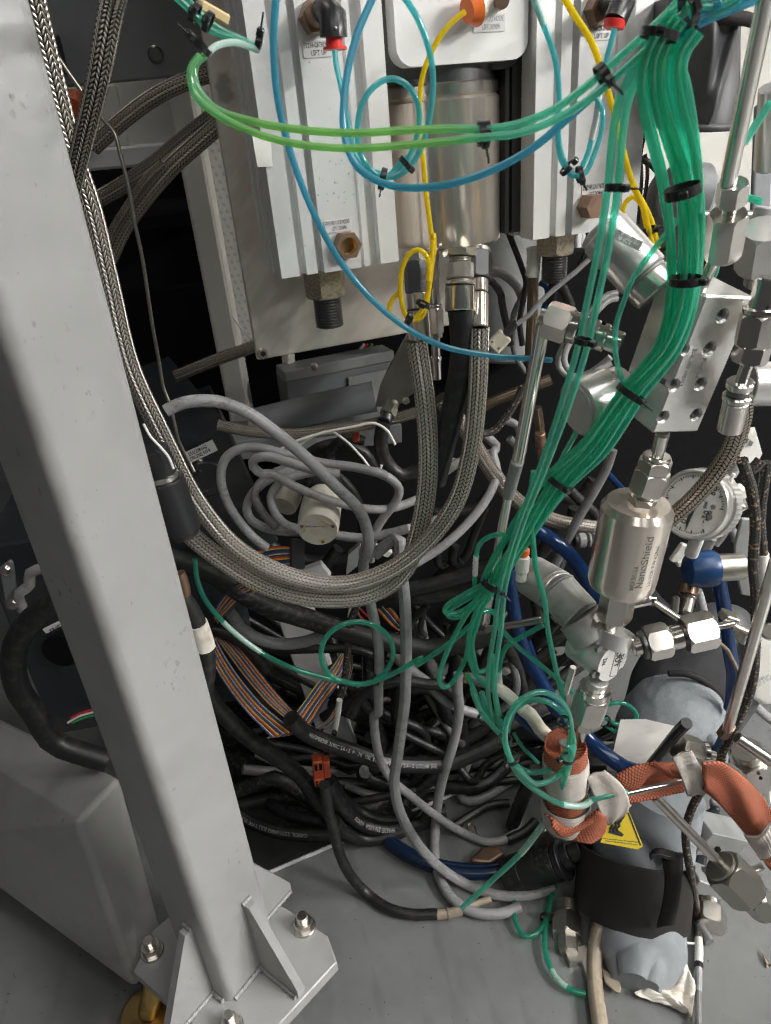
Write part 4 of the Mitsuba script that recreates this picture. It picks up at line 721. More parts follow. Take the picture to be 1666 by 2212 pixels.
# ------------------------------------------------------------------ ribbon cables
PAL = np.array([[.20, .08, .03], [.50, .05, .03], [.70, .22, .04], [.68, .48, .05], [.03, .14, .09], [.022, .05, .14], [.07, .05, .13], [.12, .12, .13], [.60, .58, .54], [.03, .03, .035]])
PAL = PAL[[1, 2, 3, 5, 5, 6, 7, 8, 9, 0]]
def ribbon(name, ea, eb, n, label, off=0, parent=None):
    la, lb = spline(ea, .004), spline(eb, .004); m = max(len(la), len(lb))
    rs = lambda l: np.stack([np.interp(np.linspace(0, len(l) - 1, m), np.arange(len(l)), l[:, q]) for q in range(3)], 1)
    la, lb = rs(la), rs(lb); du = lb - la; dv = np.gradient((la + lb) / 2, axis=0); nn = np.cross(du, dv); nn /= np.linalg.norm(nn, axis=1, keepdims=True)
    if (nn * (EYE - la)).sum() < 0: nn = -nn
    w = np.linalg.norm(du, axis=1) / n; V, F, C = [], [], []; k0 = 0; s5 = 5
    for i in range(n):
        u = (i + np.linspace(.03, .97, s5)) / n; h = np.array([0, .38, .5, .38, 0])
        v = la[:, None] + du[:, None] * u[None, :, None] + nn[:, None] * (w[:, None] * h[None, :])[..., None]
        vb = la[:, None] + du[:, None] * u[None, ::4, None] - nn[:, None] * (w[:, None] * .35)[..., None] * np.ones((1, 2, 1))
        q = np.concatenate([v, vb[:, ::-1]], 1); cc = q.shape[1]; V.append(q.reshape(-1, 3)); C.append(np.tile(PAL[(i + off) % len(PAL)] * (1 + .1 * math.sin(i * 3.7)), (m * cc, 1)))
        j = (np.arange(m - 1)[:, None] * cc + np.arange(cc)[None, :]); j2 = (np.arange(m - 1)[:, None] * cc + (np.arange(cc)[None, :] + 1) % cc)
        F.append(np.stack([j, j2, j2 + cc, j + cc], -1).reshape(-1, 4) + k0); k0 += m * cc
    F = np.vstack(F); F = np.vstack([F[:, [0, 1, 2]], F[:, [0, 2, 3]]]); M = trimesh.Trimesh(np.vstack(V), F, process=False)
    if parent: return part(parent, name, M, 'vertex_paint', smooth=True, color=np.vstack(C))
    return solo(name, M, 'vertex_paint', label, 'ribbon cable', smooth=True, color=np.vstack(C))
k = thing('ribbon_cable', 'rainbow ribbon cable with black end connector under the white plug', 'ribbon cable')
ribbon('ribbon', S('J', .90, '805,550 740,545 660,550 580,575 500,630 430,730'), S('J', .90, '850,690 780,705 720,715 650,740 600,790 560,860'), 24, '', 0, parent=k)
part(k, 'end_connector', obox(P('J', 790, 500, .885), P('J', 880, 490, .89) - P('J', 790, 500, .885), P('J', 860, 700, .885) - P('J', 790, 500, .885), .014), 'black_plastic')
ribbon('ribbon_cable', S('J', .93, '470,760 425,800 365,850 320,910 300,960 290,1010'), S('J', .93, '560,840 500,860 445,920 390,975 350,1010 320,1050'), 24, 'rainbow ribbon cable turning down between braided hose and black hose', 3)
ribbon('ribbon_cable', S('J', (.94, .86), '265,1240 300,1330 400,1490 520,1640 600,1720 660,1781'), S('J', (.94, .88), '300,1130 370,1260 480,1420 620,1580 740,1680 830,1745'), 24, 'rainbow ribbon cable hanging beside the post, lowest layer', 5)
ribbon('ribbon_cable', S('J', (.97, .89), '285,1110 380,1240 500,1400 640,1560 770,1670 880,1735'), S('J', (.99, .91), '330,1100 450,1190 600,1370 740,1540 860,1660 940,1715'), 24, 'rainbow ribbon cable hanging beside the post, upper layer', 1)
ribbon('ribbon_cable', S('J', (.87, .98), '640,1790 760,1700 860,1580 960,1440 1060,1330 1120,1240'), S('J', (.90, 1.0), '800,1770 930,1690 1000,1580 1080,1470 1150,1380 1170,1250'), 24, 'rainbow ribbon cable rising to the right after the fold', 2)
ribbon('ribbon_cable', S('J', (.90, 1.0), '850,1760 1010,1690 1080,1590 1130,1470 1160,1360 1175,1250'), S('J', (.92, 1.0), '960,1740 1060,1680 1110,1590 1160,1450 1190,1350 1195,1250'), 12, 'narrow rainbow ribbon cable behind the black braided loom', 6)
ribbon('ribbon_cable', S('J', 1.02, '1350,960 1420,1040 1480,1090 1540,1110'), S('J', 1.02, '1420,920 1470,970 1510,1030 1570,1090'), 14, 'short rainbow ribbon cable between the two light grey cables', 0)
ribbon('ribbon_cable', S('K', 1.06, '180,920 240,1000 300,1080 370,1120'), S('K', 1.06, '240,900 300,960 340,1030 390,1090'), 10, 'dim rainbow ribbon end deep in the pile', 4) if 0 else None
lm = S('J', .93, '1240,900 1190,1000 1170,1120 1160,1240 1145,1380 1125,1470 N:1125,20 1110,110')
cable('1240,900 1190,1000 1170,1120 1160,1240 1145,1380 1125,1470 1110,1545', .93, 16, 'loom', 'black braided loom falling past the green ring', c='J', nm='braided_loom')
tube('marker_sleeve', S('N', .92, '1108,110 1095,210 1075,315'), 13, 'white_plastic', 'white marker sleeve with tiny print on the loom above the orange connector', 'sleeve')
black('1075,315 1065,380 1040,440 1000,500', .91, 11, 'short black cable from white sleeve into the orange connector', 'N')
for s, m_, lb in (('1220,930 1290,1000 1350,1040', 'wire_red', 'upper thin red wire'), ('1200,960 1270,1030 1310,1070', 'wire_red', 'lower thin red wire'), ('1180,900 1230,980 1260,1060', 'pvc_dark', 'thin dark grey wire')): tube('wire', S('J', .99, s), 4, m_, lb + ' beside the loom above the green ring', 'wire')
k = thing('orange_connector', 'small orange red multi pin connector hanging on black cables', 'connector')
o_ = P('N', 932, 520, .885); ex = P('N', 1040, 500, .89) - o_; ey = P('N', 945, 650, .885) - o_
part(k, 'body', obox(o_, ex * .62, ey, .02), 'rust_plastic'); part(k, 'side', obox(o_ + ex * .62 + ey * .1, ex * .42, ey * .8, .018), 'rust_plastic'); part(k, 'lip', obox(o_ + ey * .86 - FWD * .004, ex * .62, ey * .32, .022), 'rust_plastic')
for i in range(4): q = o_ + ex * (.17 + .28 * (i % 2)) + ey * (.93 + .14 * (i // 2)) - FWD * .0045; part(k, 'pin_hole', cyl(q + FWD * .001, q - FWD * .0006, .0021, sides=10), 'cabinet_inside')
for i in range(2): q = o_ + ex * (.1 + .28 * i) + ey * .12 - FWD * .001; part(k, 'latch', obox(q, ex * .18, ey * .3, .004, .0005), 'cabinet_inside')
# floor marks
a, b = P('N', 630, 1243, 'z0.002'), P('N', 1090, 1047, 'z0.002'); d_ = unit(b - a); s_ = np.cross(MZ, d_) * .0028
solo('floor_trim', hull([a - s_, a + s_, b + d_ * .3 - s_, b + d_ * .3 + s_, *(np.array([a - s_, a + s_, b + d_ * .3 - s_, b + d_ * .3 + s_]) + MZ * .004)]), 'paint_white', 'thin pale trim strip on the floor below the black cables', 'floor strip')
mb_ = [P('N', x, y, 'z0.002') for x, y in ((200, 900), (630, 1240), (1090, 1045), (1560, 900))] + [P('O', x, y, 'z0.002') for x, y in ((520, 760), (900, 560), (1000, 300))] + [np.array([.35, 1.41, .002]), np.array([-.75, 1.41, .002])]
m = extrude(Polygon([(q[0], q[1]) for q in mb_]), .004); m.apply_translation((0, 0, .002)); solo('added_dark_mat', m, 'rubber_dusty', 'added dusty black mat darkening the floor under the cable pile', 'mat', smooth=False)  # mat added to darken the floor seen between the cables
# blue hoses
def bl(s, Y, w, label, c='K', m_='hose_blue', **kw): return tube('blue_hose', S(c, Y, s), w, m_, label, 'hose', sides=16, **kw)
bl('1010,440 1120,430 1200,450 1310,520 1430,630 1520,770 1580,890 L:560,960', (.90, .85), 30, 'clear blue hose arching down to the right behind the polished filter')
bl('1005,690 1030,900 1060,1060 1100,1200 1160,1330 1240,1470 1310,1600 O:1400,250', (.85, .80), 29, 'clear blue hose slanting down across the horizontal rod')
bl('1120,1160 1170,1300 1230,1420 1290,1530 1340,1640', (.88, .82), 22, 'second blue hose behind the slanting one')
bl('440,190 540,290 640,370 740,430 830,450', (.76, .70), 33, 'blue hose going into the horizontal heater tape', 'Q')
bl('580,50 640,110 720,200', 1.0, 14, 'blue hose end at the upper left of the polished filter', 'L')
bl('220,1030 330,1110 480,1180 650,1225 850,1235 1010,1200 1160,1110 1300,1030', .92, 26, 'dark blue hose lying low behind the pale cables', 'O', 'blue_dark')
bl('230,1000 350,1080 500,1150 700,1190 900,1190 1050,1140', .96, 16, 'second dark blue hose lying low behind the pale cables', 'O', 'blue_dark')
# ------------------------------------------------------------------ coloured air tubes
def air(s, Y, label, c='0', m_='tube_green', w=12, sleeve=(), group=None, nm='air_tube', sl='sleeve_clear'):
    pts = S(c, Y, s); r = nrm(pts, w)
    if not sleeve: return solo(nm, sweep(pts, r, 12, step=.004)[0], m_, label, 'tube', group, smooth=True)
    k = thing(nm, label, 'tube', group); part(k, 'tube', sweep(pts, r, 12, step=.004)[0], m_, smooth=True)
    for a, b in sleeve: part(k, 'marker_sleeve', sweep(sub(pts, a, b), r * 1.14, 12, step=.004)[0], sl, smooth=True)
    return k
def bundle(s, Y, offs, c, w, labels_, m_='tube_green', wob=.0012, seed=1):
    """Tubes running side by side; offs are places across the bundle in tube widths."""
    base_ = spline(S(c, Y, s), .012); t, n, b = frames(base_); r = nrm(base_, w); g = np.random.default_rng(seed); sv = RGT - t * (t @ RGT)[:, None]
    sv /= np.linalg.norm(sv, axis=1, keepdims=True); fv = np.cross(t, sv); fv *= np.sign((fv * (EYE - base_)).sum(1))[:, None]
    for (a, d), lb in zip(offs, labels_):
        ph = g.uniform(0, 6, 3); x = np.linspace(0, 9, len(base_))
        q = base_ + sv * (a * 2 * r + wob * np.sin(x + ph[0]))[:, None] + fv * (d * 2 * r + wob * np.cos(x * 1.3 + ph[1]))[:, None]
        solo('air_tube', sweep(q, r, 12, step=.004)[0], m_, lb, 'tube', None, smooth=True)
# the swag across the top
air('445,118 422,140 424,185 462,232 550,263 650,280 760,287 880,281 985,278 1040,279 1110,270 1190,240 1265,188 1335,126 1400,68 1450,20 1490,-30', (.62, .55), 'upper of two pale green tubes swagged across the machine front', m_='tube_swag', w=17)
air('432,120 412,150 422,205 480,254 560,290 650,312 760,320 880,313 985,303 1040,297 1115,289 1200,258 1285,205 1360,140 1425,80 1470,35 1530,-20', (.60, .54), 'lower of two pale green tubes swagged across the machine front', m_='tube_swag', w=17)
air('365,-20 417,28 450,62 500,82 545,96 558,106', (.66, .68), 'green tube entering at the top left, ending in a black tie', w=14, m_='tube_green')
air('380,-30 432,28 470,60 520,84 556,102', (.67, .69), 'second green tube entering at the top left beside the tan block', w=14, m_='tube_green')
air('445,118 470,98 510,92 558,108', (.62, .68), 'short pale green bend at the upper left joining the swag', w=14, m_='sleeve_clear')
solo('tan_block', obox(P('A', 1310, -10, .68), P('A', 1500, 100, .69) - P('A', 1310, -10, .68), P('A', 1300, 70, .68) - P('A', 1310, -10, .68), .012), 'tan_plastic', 'tan plastic mounting block behind the green tubes at the upper left', 'block')
AX = lambda c, Y, s: (lambda p: p[1] - p[0])(S(c, Y, s))
cable_tie(P('A', 1265, 80, .66), AX('A', .66, '1200,30 1330,130'), 34, 'black cable tie on the green tubes left of the tan block')
cable_tie(P('A', 1350, 140, .66), AX('A', .66, '1300,100 1420,180'), 36, 'black cable tie on the green tubes below the tan block')
cable_tie(P('A', 1300, 290, .62), AX('A', .62, '1340,240 1260,350'), 46, 'bunched black cable tie at the upper left start of the swag', side=(-1, 0))
cable_tie(P('B', 375, 275, .68), AX('B', .68, '320,255 375,275'), 24, 'black cable tie at the loose ends near the left cylinder top', side=(0, 1))
cable_tie(P('0', 1045, 288, .585), AX('0', .585, '1000,290 1090,285'), 44, 'black cable tie hanging from the middle of the green swag', side=(0, -1), tail=.018, w=.008)
cable_tie(P('0', 1302, 160, .56), AX('0', .56, '1270,185 1335,132'), 38, 'black cable tie on the right of the swag over the blue tube', side=(.7, -.7), tail=.014, w=.006)
air('598,-20 592,60 592,130 602,225 628,330 680,465 750,585 850,688 950,745 1060,768 1140,774 1192,778', (.66, .72), 'long blue tube sagging free across the picture with a cut end', m_='tube_blue', w=14)
air('812,-20 768,85 746,190 744,290 772,360 835,398 930,404 1040,377 1150,320 1250,235 1330,165 1390,118 1500,40 1560,5', (.66, .54), 'thick blue tube looping down under the swag to the upper right', m_='tube_blue', w=17)
air('865,-20 905,45 930,120 936,185 926,265 905,330 880,365 850,382 815,378 785,345 772,290 778,240 800,195 840,170 875,180 900,215 906,255 900,300 880,345 850,378 810,372', (.70, .72), 'teal tube coiled in a double ring before the steel canister', m_='tube_teal', w=13)
air('B:868,330 880,430 905,540 925,640 950,760 975,900 1010,1020 1100,1110 1200,1150 1290,1060 1340,1020', (.77, .72), 'teal tube from the left elbow fitting into the double ring', c='B', m_='tube_teal', w=12)
air('B:410,-40 440,60 430,200 420,330 400,480', .78, 'pale teal tube close to the left cylinder face', c='B', m_='sleeve_clear', w=9) if 0 else None
air('1148,-20 1170,40 1200,130 1208,220 1206,290 1215,340 1240,378 1262,376 1285,330 1300,280 1302,240 1290,215 1275,205', (.76, .80), 'teal tube with a printed sleeve looping before the right cylinder', m_='tube_teal', w=12, sleeve=((.03, .12),))
air('1328,62 1318,100 1300,170 1285,270 1262,350 1240,380 1215,350 1205,290 1212,240', (.80, .80), 'teal tube with grey sleeve from the right elbow fitting', m_='tube_teal', w=12, sleeve=((.28, .48),), sl='label_tape')
cable_tie(P('D', 345, 1090, .78), AX('D', .78, '310,1040 400,1140'), 30, 'black cable tie around the bottom of the right hand teal loop', side=(0, 1), tail=0); cable_tie(P('D', 425, 1130, .78), AX('D', .78, '380,1130 460,1110'), 30, 'black cable tie with pale tail end on the right hand teal loop', side=(.6, -.8), tail=.012)
cable_tie(P('B', 1330, 1060, .69), AX('B', .69, '1300,1090 1360,1020'), 32, 'black cable tie on the lower right of the teal double ring', side=(.5, -.5), tail=0); cable_tie(P('B', 1180, 1150, .69), AX('B', .69, '1120,1130 1240,1165'), 34, 'black cable tie under the bottom of the teal double ring', side=(-.5, -.8))
# yellow tubes
air('C:725,75 640,140 560,240 500,350 460,450 435,570 430,700 430,850 440,950 455,1080 470,1250 490,1400 510,1550 525,1640 G:520,50 520,150 505,300 490,420 470,540 440,600 390,620 340,590 310,480 305,380 320,270 360,190 410,160 460,180 490,250 485,360', (.79, .76), 'yellow tube from the orange fitting down to a small coil', c='C', m_='tube_yellow', w=11)
air('G:515,100 500,260 480,450 440,560 380,610 300,640 250,600 230,540 260,470 300,440', .77, 'yellow tube end curling left out of the small coil', c='G', m_='tube_yellow', w=10)
cable_tie(P('G', 450, 510, .75), AX('G', .75, '480,440 420,580'), 26, 'black cable tie on the right of the small yellow coil', tail=0); cable_tie(P('G', 360, 605, .75), AX('G', .75, '420,600 320,560'), 26, 'black cable tie under the small yellow coil', tail=0)
air('1210,-20 1240,30 1275,85 1300,150 1320,220 1340,300 1365,390 1390,450 1405,510 1415,560 1425,610', (.72, .80), 'long yellow tube slanting down before the right cylinder', m_='tube_yellow', w=13)
air('1405,520 1395,480 1385,440 1368,425 1350,440 1346,470 1352,500', (.80, .84), 'yellow tube hooked over beside the slanting one', m_='tube_yellow', w=11)
air('1365,400 1390,440 1408,480 1420,530 1430,575 1440,610', (.81, .82), 'yellow tube running close beside the long slanting one', m_='tube_yellow', w=12)
cable_tie(P('D', 870, 1500, .79), AX('D', .79, '840,1440 890,1560'), 32, 'black cable tie on the yellow tubes beside the right cylinder', side=(.6, .4)); cable_tie(P('D', 950, 1640, .8), AX('D', .8, '930,1590 960,1666'), 32, 'lower black cable tie on the yellow tubes', side=(-.6, -.4))
# the big green bundle
OFF = [(-1.8, 0), (-.8, .4), (.25, .5), (1.25, .25), (2.05, -.3), (-1.3, -.9), (-.2, -.7), (.9, -.8)]
nm_ = ['leftmost front', 'second from the left in front', 'third from the left in front', 'right hand front', 'rightmost', 'back left', 'back middle', 'back right']
bundle('1478,45 1440,100 1427,150 1432,220 1452,300 1470,370 1476,412 1484,470 1486,540 1482,606 1470,680 1440,755 1400,805 1362,848 1322,905 1280,965 1240,1005 1205,1040 1165,1095 1125,1160 1090,1215 1066,1258', (.54, .66), OFF, '0', 15.5,
       [f'green tube in the thick bundle at the right, {q}' for q in nm_], m_='tube_seagreen', wob=.0024)
bundle('1600,-12 1560,5 1500,18 1460,40 1430,90', (.54, .55), [(-1, 0), (0, .3), (1, 0)], '0', 15, [f'green tube reaching the bundle from the upper right corner, {q}' for q in ('upper', 'middle', 'lower')], m_='tube_green')
air('1660,-30 1600,-2 1540,22 1500,45 1470,80', .545, 'blue tube at the upper right corner beside the green bundle', m_='tube_blue', w=16)
air('1665,-10 1610,10 1560,30 1510,52', .55, 'second blue tube at the upper right corner', m_='tube_blue', w=16)
cable_tie(P('0', 1425, 75, .535), AX('0', .535, '1440,40 1415,120'), 74, 'black cable tie round the top of the thick green bundle', w=.005); cable_tie(P('0', 1488, 20, .535), AX('0', .535, '1460,40 1520,10'), 62, 'black cable tie high at the upper right round green tubes', w=.005, tail=0)
cable_tie(P('0', 1475, 413, .555), AX('0', .555, '1470,370 1482,460'), 70, 'black cable tie round the thick green bundle beside the steel tube', w=.007, tail=0); cable_tie(P('0', 1482, 606, .575), AX('0', .575, '1485,550 1475,660'), 62, 'black cable tie round the green bundle at the top of the valve plate', w=.006, tail=0, side=(1, 0))
cable_tie(P('0', 1362, 850, .61), AX('0', .61, '1400,805 1322,905'), 60, 'black cable tie round the green bundle left of the valve plate', w=.006, side=(.7, -.5)); cable_tie(P('0', 1206, 1040, .64), AX('0', .64, '1240,1000 1170,1090'), 56, 'black cable tie round the green bundle left of the polished filter', w=.006, side=(.6, -.6), tail=0)
cable_tie(P('0', 1066, 1260, .66), AX('0', .66, '1110,1190 1040,1310'), 52, 'black cable tie where the green bundle fans out', w=.007, side=(.7, -.5))
air('0:1450,100 1480,160 1495,230 1505,300 1512,380 1510,460', (.55, .57), 'single green tube right of the thick bundle above the steel tube', m_='tube_green', w=14)
air('H:1060,-40 960,90 860,220 770,350 710,500 665,640 655,780 670,900 700,1000 745,1060 800,1090', (.60, .62), 'green tube bowing out left over the valve plate', c='H', m_='tube_green', w=12)
air('H:430,1290 390,1370 330,1480 270,1600 240,1690', .68, 'pale green tube behind the bundle, left of the polished filter', c='H', m_='tube_green', w=12)
# pair left of the bundle
PAIR = '1408,85 1385,140 1352,205 1335,290 1325,400 1305,530 1280,650 1262,735 1222,870 1172,1010 1125,1130 1088,1260 1076,1360 1064,1440 1062,1500 1072,1560'
bundle(PAIR, (.55, .68), [(-.55, 0), (.55, .1)], '0', 13, ['left tube of the green pair hanging left of the thick bundle', 'right tube of the green pair hanging left of the thick bundle'], m_='tube_green', wob=.0008)
cable_tie(P('0', 1327, 405, .57), AX('0', .57, '1332,340 1315,470'), 32, 'black cable tie high on the green pair', side=(1, 0), w=.005); cable_tie(P('0', 1260, 737, .60), AX('0', .60, '1275,670 1245,800'), 32, 'black cable tie on the green pair before the elbow valve', side=(1, 0), w=.005, tail=0)
def g(s, Y, label, c='K', w=11, m_='tube_seagreen', **kw): return air(s, Y, label, c, m_, w, **kw)
g('1170,60 1150,220 1150,350 1165,520 1185,690 1240,900 1260,1080 1310,1330 1340,1450 1365,1545', (.64, .66), 'single green tube falling right of the fan to the lower nut', w=12)
g('860,780 790,820 700,870 620,920 590,960 610,985 680,975 760,930 830,850', (.66, .68), 'green tube fold sticking out left of the fan, upper one')
g('880,800 800,850 720,900 640,950 610,990 650,1010 720,990 790,930 850,860', (.665, .69), 'green tube fold sticking out left of the fan, lower one')
g('880,820 800,900 740,980 670,1100 600,1250 562,1370 560,1430 585,1460 620,1450 680,1370 725,1280 742,1210', (.66, .70), 'green tube hanging in a long U left of the fan')
g('900,800 820,920 780,1020 750,1120 745,1240 770,1330 810,1400 850,1440', (.66, .70), 'green tube from the fan down to the brass ended blue cable')
g('910,830 830,960 800,1060 770,1160 780,1260 815,1360 870,1340 885,1310', (.67, .70), 'green tube from the fan ending in a small hook')
g('880,850 840,930 800,980 830,970 890,965 930,1010 945,1070 1000,1130 1080,1210 1180,1290 1290,1380 1420,1490', (.68, .72), 'green tube arching at the fan then slanting right to the heater tape')
g('1000,480 940,470 870,490 815,540 795,620 790,700 785,800', (.65, .67), 'green tube loop left of the bundle with a white marker', sleeve=((.55, .85),), sl='label_paper')
g('1230,1060 1170,1090 1080,1140 1000,1190 960,1270 945,1360 955,1480', (.70, .72), 'green tube with yellow end bending left under the horizontal rod', sleeve=((.75, .95),), sl='label_paper')
g('1200,130 1240,115 1250,160 1230,230', .65, 'short green tube stub at the tie above the fan', w=10)
g('J:170,630 185,760 230,880 310,990 430,1110 600,1235 800,1335 1000,1395 1150,1432 1280,1435 1390,1375 1445,1290 1455,1220 1415,1120 1330,1060 1230,1035 1120,1058 1030,1125 990,1220 1000,1310 1050,1385 1140,1425 1260,1440 1380,1405 1500,1350 1640,1270 K:400,1320 560,1220 680,1130 780,1040', (.80, .70), 'long green tube with one round loop and white sleeve crossing before the ribbon cables', c='J', sleeve=((.12, .20),))
cable_tie(P('J', 1130, 1425, .77), AX('J', .77, '1060,1405 1200,1435'), 26, 'black cable tie at the left foot of the round green loop', tail=0, side=(0, -1)); cable_tie(P('J', 1335, 1410, .76), AX('J', .76, '1260,1435 1400,1370'), 26, 'black cable tie at the right foot of the round green loop', side=(0, 1), tail=.01)
# rings at the lower right
g('O:770,40 800,130 850,220 920,300 970,360 1000,460 1060,540 1150,580 1260,565 1350,500 1400,390 1410,270 1370,150 1290,80 1200,60 1100,100 1020,190 985,290 990,420 1020,500', (.68, .60), 'green tube wound into the larger ring before the heater tape', 'O', 12.5, 'tube_green')
g('O:830,60 870,170 940,260 990,330 1010,250 1060,160 1150,112 1250,120 1350,190 1410,300 1425,420 1390,530 1300,620 1190,655 1110,600 1060,540', (.69, .605), 'green tube wound into the ring, lower strand', 'O', 12.5, 'tube_green')
g('O:990,410 1030,530 1110,640 1220,720 1330,780 1430,800 1510,790 Q:480,640 600,605 735,575', (.615, .635), 'green tube lying over the white cloth band, ending at the steel tube', 'O', 12.5, 'tube_green', sleeve=((.62, .80),))
g('O:1425,420 1400,520 1370,620 1310,790 1220,930 1090,1100 900,1280 780,1390 708,1455', (.60, .72), 'green tube with white sleeve slanting down left to a yellowed tip', 'O', 13, 'tube_green', sleeve=((.40, .60),))
g('K:740,1380 790,1500 830,1590 870,1660', .70, 'green tube strand beside the blue cable, left', 'K'); g('K:900,1250 905,1400 930,1560 960,1700', .69, 'green tube strand falling into the rings, right', 'K'); g('O:1040,330 1100,420 1160,480 1200,520', .72, 'thin green tube slanting inside the ring', 'O', 8)
cable_tie(P('O', 860, 220, .69), AX('O', .69, '820,160 900,290'), 34, 'black cable tie on green tubes upper left of the rings', side=(1, 0)); cable_tie(P('O', 980, 370, .64), AX('O', .64, '940,330 1000,440'), 30, 'grey black clip on the left side of the green rings', tail=0)
cable_tie(P('O', 1025, 490, .615), AX('O', .615, '1000,440 1050,540'), 30, 'black cable tie low on the left side of the green rings', side=(-.8, -.3), tail=0); cable_tie(P('O', 1388, 490, .61), AX('O', .61, '1405,420 1370,560'), 28, 'black cable tie on the right side of the green rings', side=(-1, .2), tail=0); cable_tie(P('O', 1360, 250, .625), AX('O', .625, '1330,160 1400,300'), 24, 'black cable tie inside the upper right of the green rings', tail=0)
g('Q:590,20 650,0 720,5 780,50 795,95 750,130 690,140 640,130 600,105', .80, 'green tube small loop beside the pale grey card', 'Q', 9)
g('Q:600,150 670,190 740,240 820,290 910,335', .78, 'twisted green tube lying across the pale grey card', 'Q', 9)
cable_tie(P('Q', 590, 120, .79), AX('Q', .79, '560,100 620,140'), 24, 'black cable tie on the small green loop beside the lower nut', tail=.012)
g('O:1335,1240 1300,1330 1275,1420 1258,1520 Q:215,1400 198,1540 215,1660 280,1790 370,1860 465,1885', (.80, .80), 'green tube falling to the floor left of the grey jacket', 'O', 11, sleeve=((.74, .88),))
g('O:1300,1330 1270,1430 1255,1520 1180,1630 1110,1640 1060,1570 1038,1470 1045,1410', (.82, .86), 'green tube loop near the floor left of the lower fittings', 'O', 10)
cable_tie(P('O', 1255, 1525, .80), AX('O', .80, '1260,1470 1250,1580'), 28, 'black cable tie on the green tubes near the floor', side=(.7, 0), tail=0)
air('D:1666,660 1600,760 1540,850 1490,930', .60, 'short green tube end poking in at the right edge', c='D', m_='tube_green', w=17)
air('D:1460,1270 1530,1285 1600,1305', .70, 'two joined green tubes behind the steel tube, upper right', c='D', m_='tube_seagreen', w=16)
air('c:980,1850 960,1950 900,2080 850,2180', .75, 'green tube behind the steel stem over the valve plate', c='c', m_='tube_green', w=10); air('c:420,1800 370,1900 330,2000 380,2050', .80, 'pale green tube end behind the thick bundle', c='c', m_='tube_green', w=12)
# the black cables beside the right cylinder
for s, w, lb in (('D:840,760 845,860 820,1000 825,1150 810,1350 800,1450', 9, 'left'), ('D:800,1025 870,1050 930,1110 960,1150', 14, 'middle'), ('D:850,1000 865,1100 840,1300 800,1400', 8, 'right')):
    tube('black_cable', S(s[0], .98, s[2:]), w, 'rubber', f'thin black cable beside the right cylinder edge, {lb} one', 'cable')
tube('grey_sleeved_cable', S('D', 1.0, '975,1130 930,1200 890,1280 880,1400'), 32, 'pvc_dark', 'thick dark grey braided cable right of the yellow tubes', 'cable')
air('D:820,720 815,860 820,950 800,1010', .95, 'green tube beside the black tag near the right cylinder', c='D', m_='tube_seagreen', w=9)
k = thing('black_tag', 'small black tag with white lettering beside the right cylinder', 'tag')
o_ = P('D', 775, 640, .94); ex = P('D', 833, 655, .94) - o_; ey = P('D', 772, 762, .94) - o_; part(k, 'plate', obox(o_, ex, ey, .003, .0005), 'black_plastic')
lettering(k, 'SMC', o_ + ey * .88 + ex * .72 - FWD * .0008, -ey, -ex * 1.0 if False else np.cross(-FWD, -ey), np.linalg.norm(ex) * .4, 'label_paper', width=np.linalg.norm(ey) * .6)
# ------------------------------------------------------------------ behind, right
k = thing('cream_rear_cabinet', 'cream painted cabinet wall behind the right hand valves', 'cabinet')
a, b = P('D', 480, 700, 1.45), P('D', 2000, 2300, 1.45)
part(k, 'wall', place(bbox(1.3, .03, 1.7 - .62, .004), [a[0] + .63, 1.47, (1.7 + .62) / 2], np.eye(3)), 'paint_cream')
for x in (1130, 1180, 1240): q = P('f', x, 600, 1.445); part(k, 'rib', place(bbox(.012, .012, 1.05, .003), [q[0], 1.448, 1.16], np.eye(3)), 'paint_white')
k = thing('pale_drum', 'pale grey rounded housing seen between canister and right cylinder', 'housing'); q = P('G', 1000, 300, 1.35)
part(k, 'shell', cyl([q[0], 1.36, .78], [q[0], 1.36, 1.5], .075, sides=40, b=.006), 'dull_grey')
solo('dark_backdrop', place(bbox(1.75, .03, .95, .004), [.20, 1.42, .475], np.eye(3)), 'cabinet_inside', 'added black backdrop that darkens the depth behind the cable pile', 'panel')  # near-black sheet added so the depth behind the cables stays dark
k = thing('cloth_cover', 'black cloth cover with folds hanging at the upper right', 'cover')
o_ = P('D', 1085, 130, .86); ex = P('D', 1600, 120, .86) - o_; ey = P('D', 1100, 820, .86) - o_; ey = np.array([0, 0, -np.linalg.norm(ey)])
nu, nv = 50, 44; U, V_ = np.meshgrid(np.linspace(0, 1, nu), np.linspace(-.25, 1, nv)); fn = unit(np.cross(ey, ex)); fn = fn if fn[1] < 0 else -fn
d_ = .016 * np.exp(-((U - .35 - .15 * (V_ - .3)) / .12) ** 2) * np.sin(3 * V_ + .4) + .012 * np.sin(5 * U + 3 * V_) * (1 - V_ * .5) - .03 * (2 * U - 1) ** 2 + .014 * np.exp(-((U - .75 + .3 * V_) / .08) ** 2)
gv = (o_ + U[..., None] * ex + V_[..., None] * ey + d_[..., None] * fn).reshape(-1, 3); i = (np.arange(nv - 1)[:, None] * nu + np.arange(nu - 1)).ravel(); quads = np.stack([i, i + 1, i + nu + 1, i + nu], 1)
back = gv - fn * .09; F4 = np.vstack([quads, quads[:, ::-1] + len(gv)]); rim = np.concatenate([np.arange(nu), np.arange(1, nv) * nu + nu - 1, (nv - 1) * nu + np.arange(nu - 2, -1, -1), np.arange(nv - 2, 0, -1) * nu]); r2 = np.roll(rim, -1); F4 = np.vstack([F4, np.stack([rim, rim + len(gv), r2 + len(gv), r2], 1)])
part(k, 'cloth', trimesh.Trimesh(np.vstack([gv, back]), np.vstack([F4[:, [0, 1, 2]], F4[:, [0, 2, 3]]]), process=False), 'cover_cloth', smooth=50)
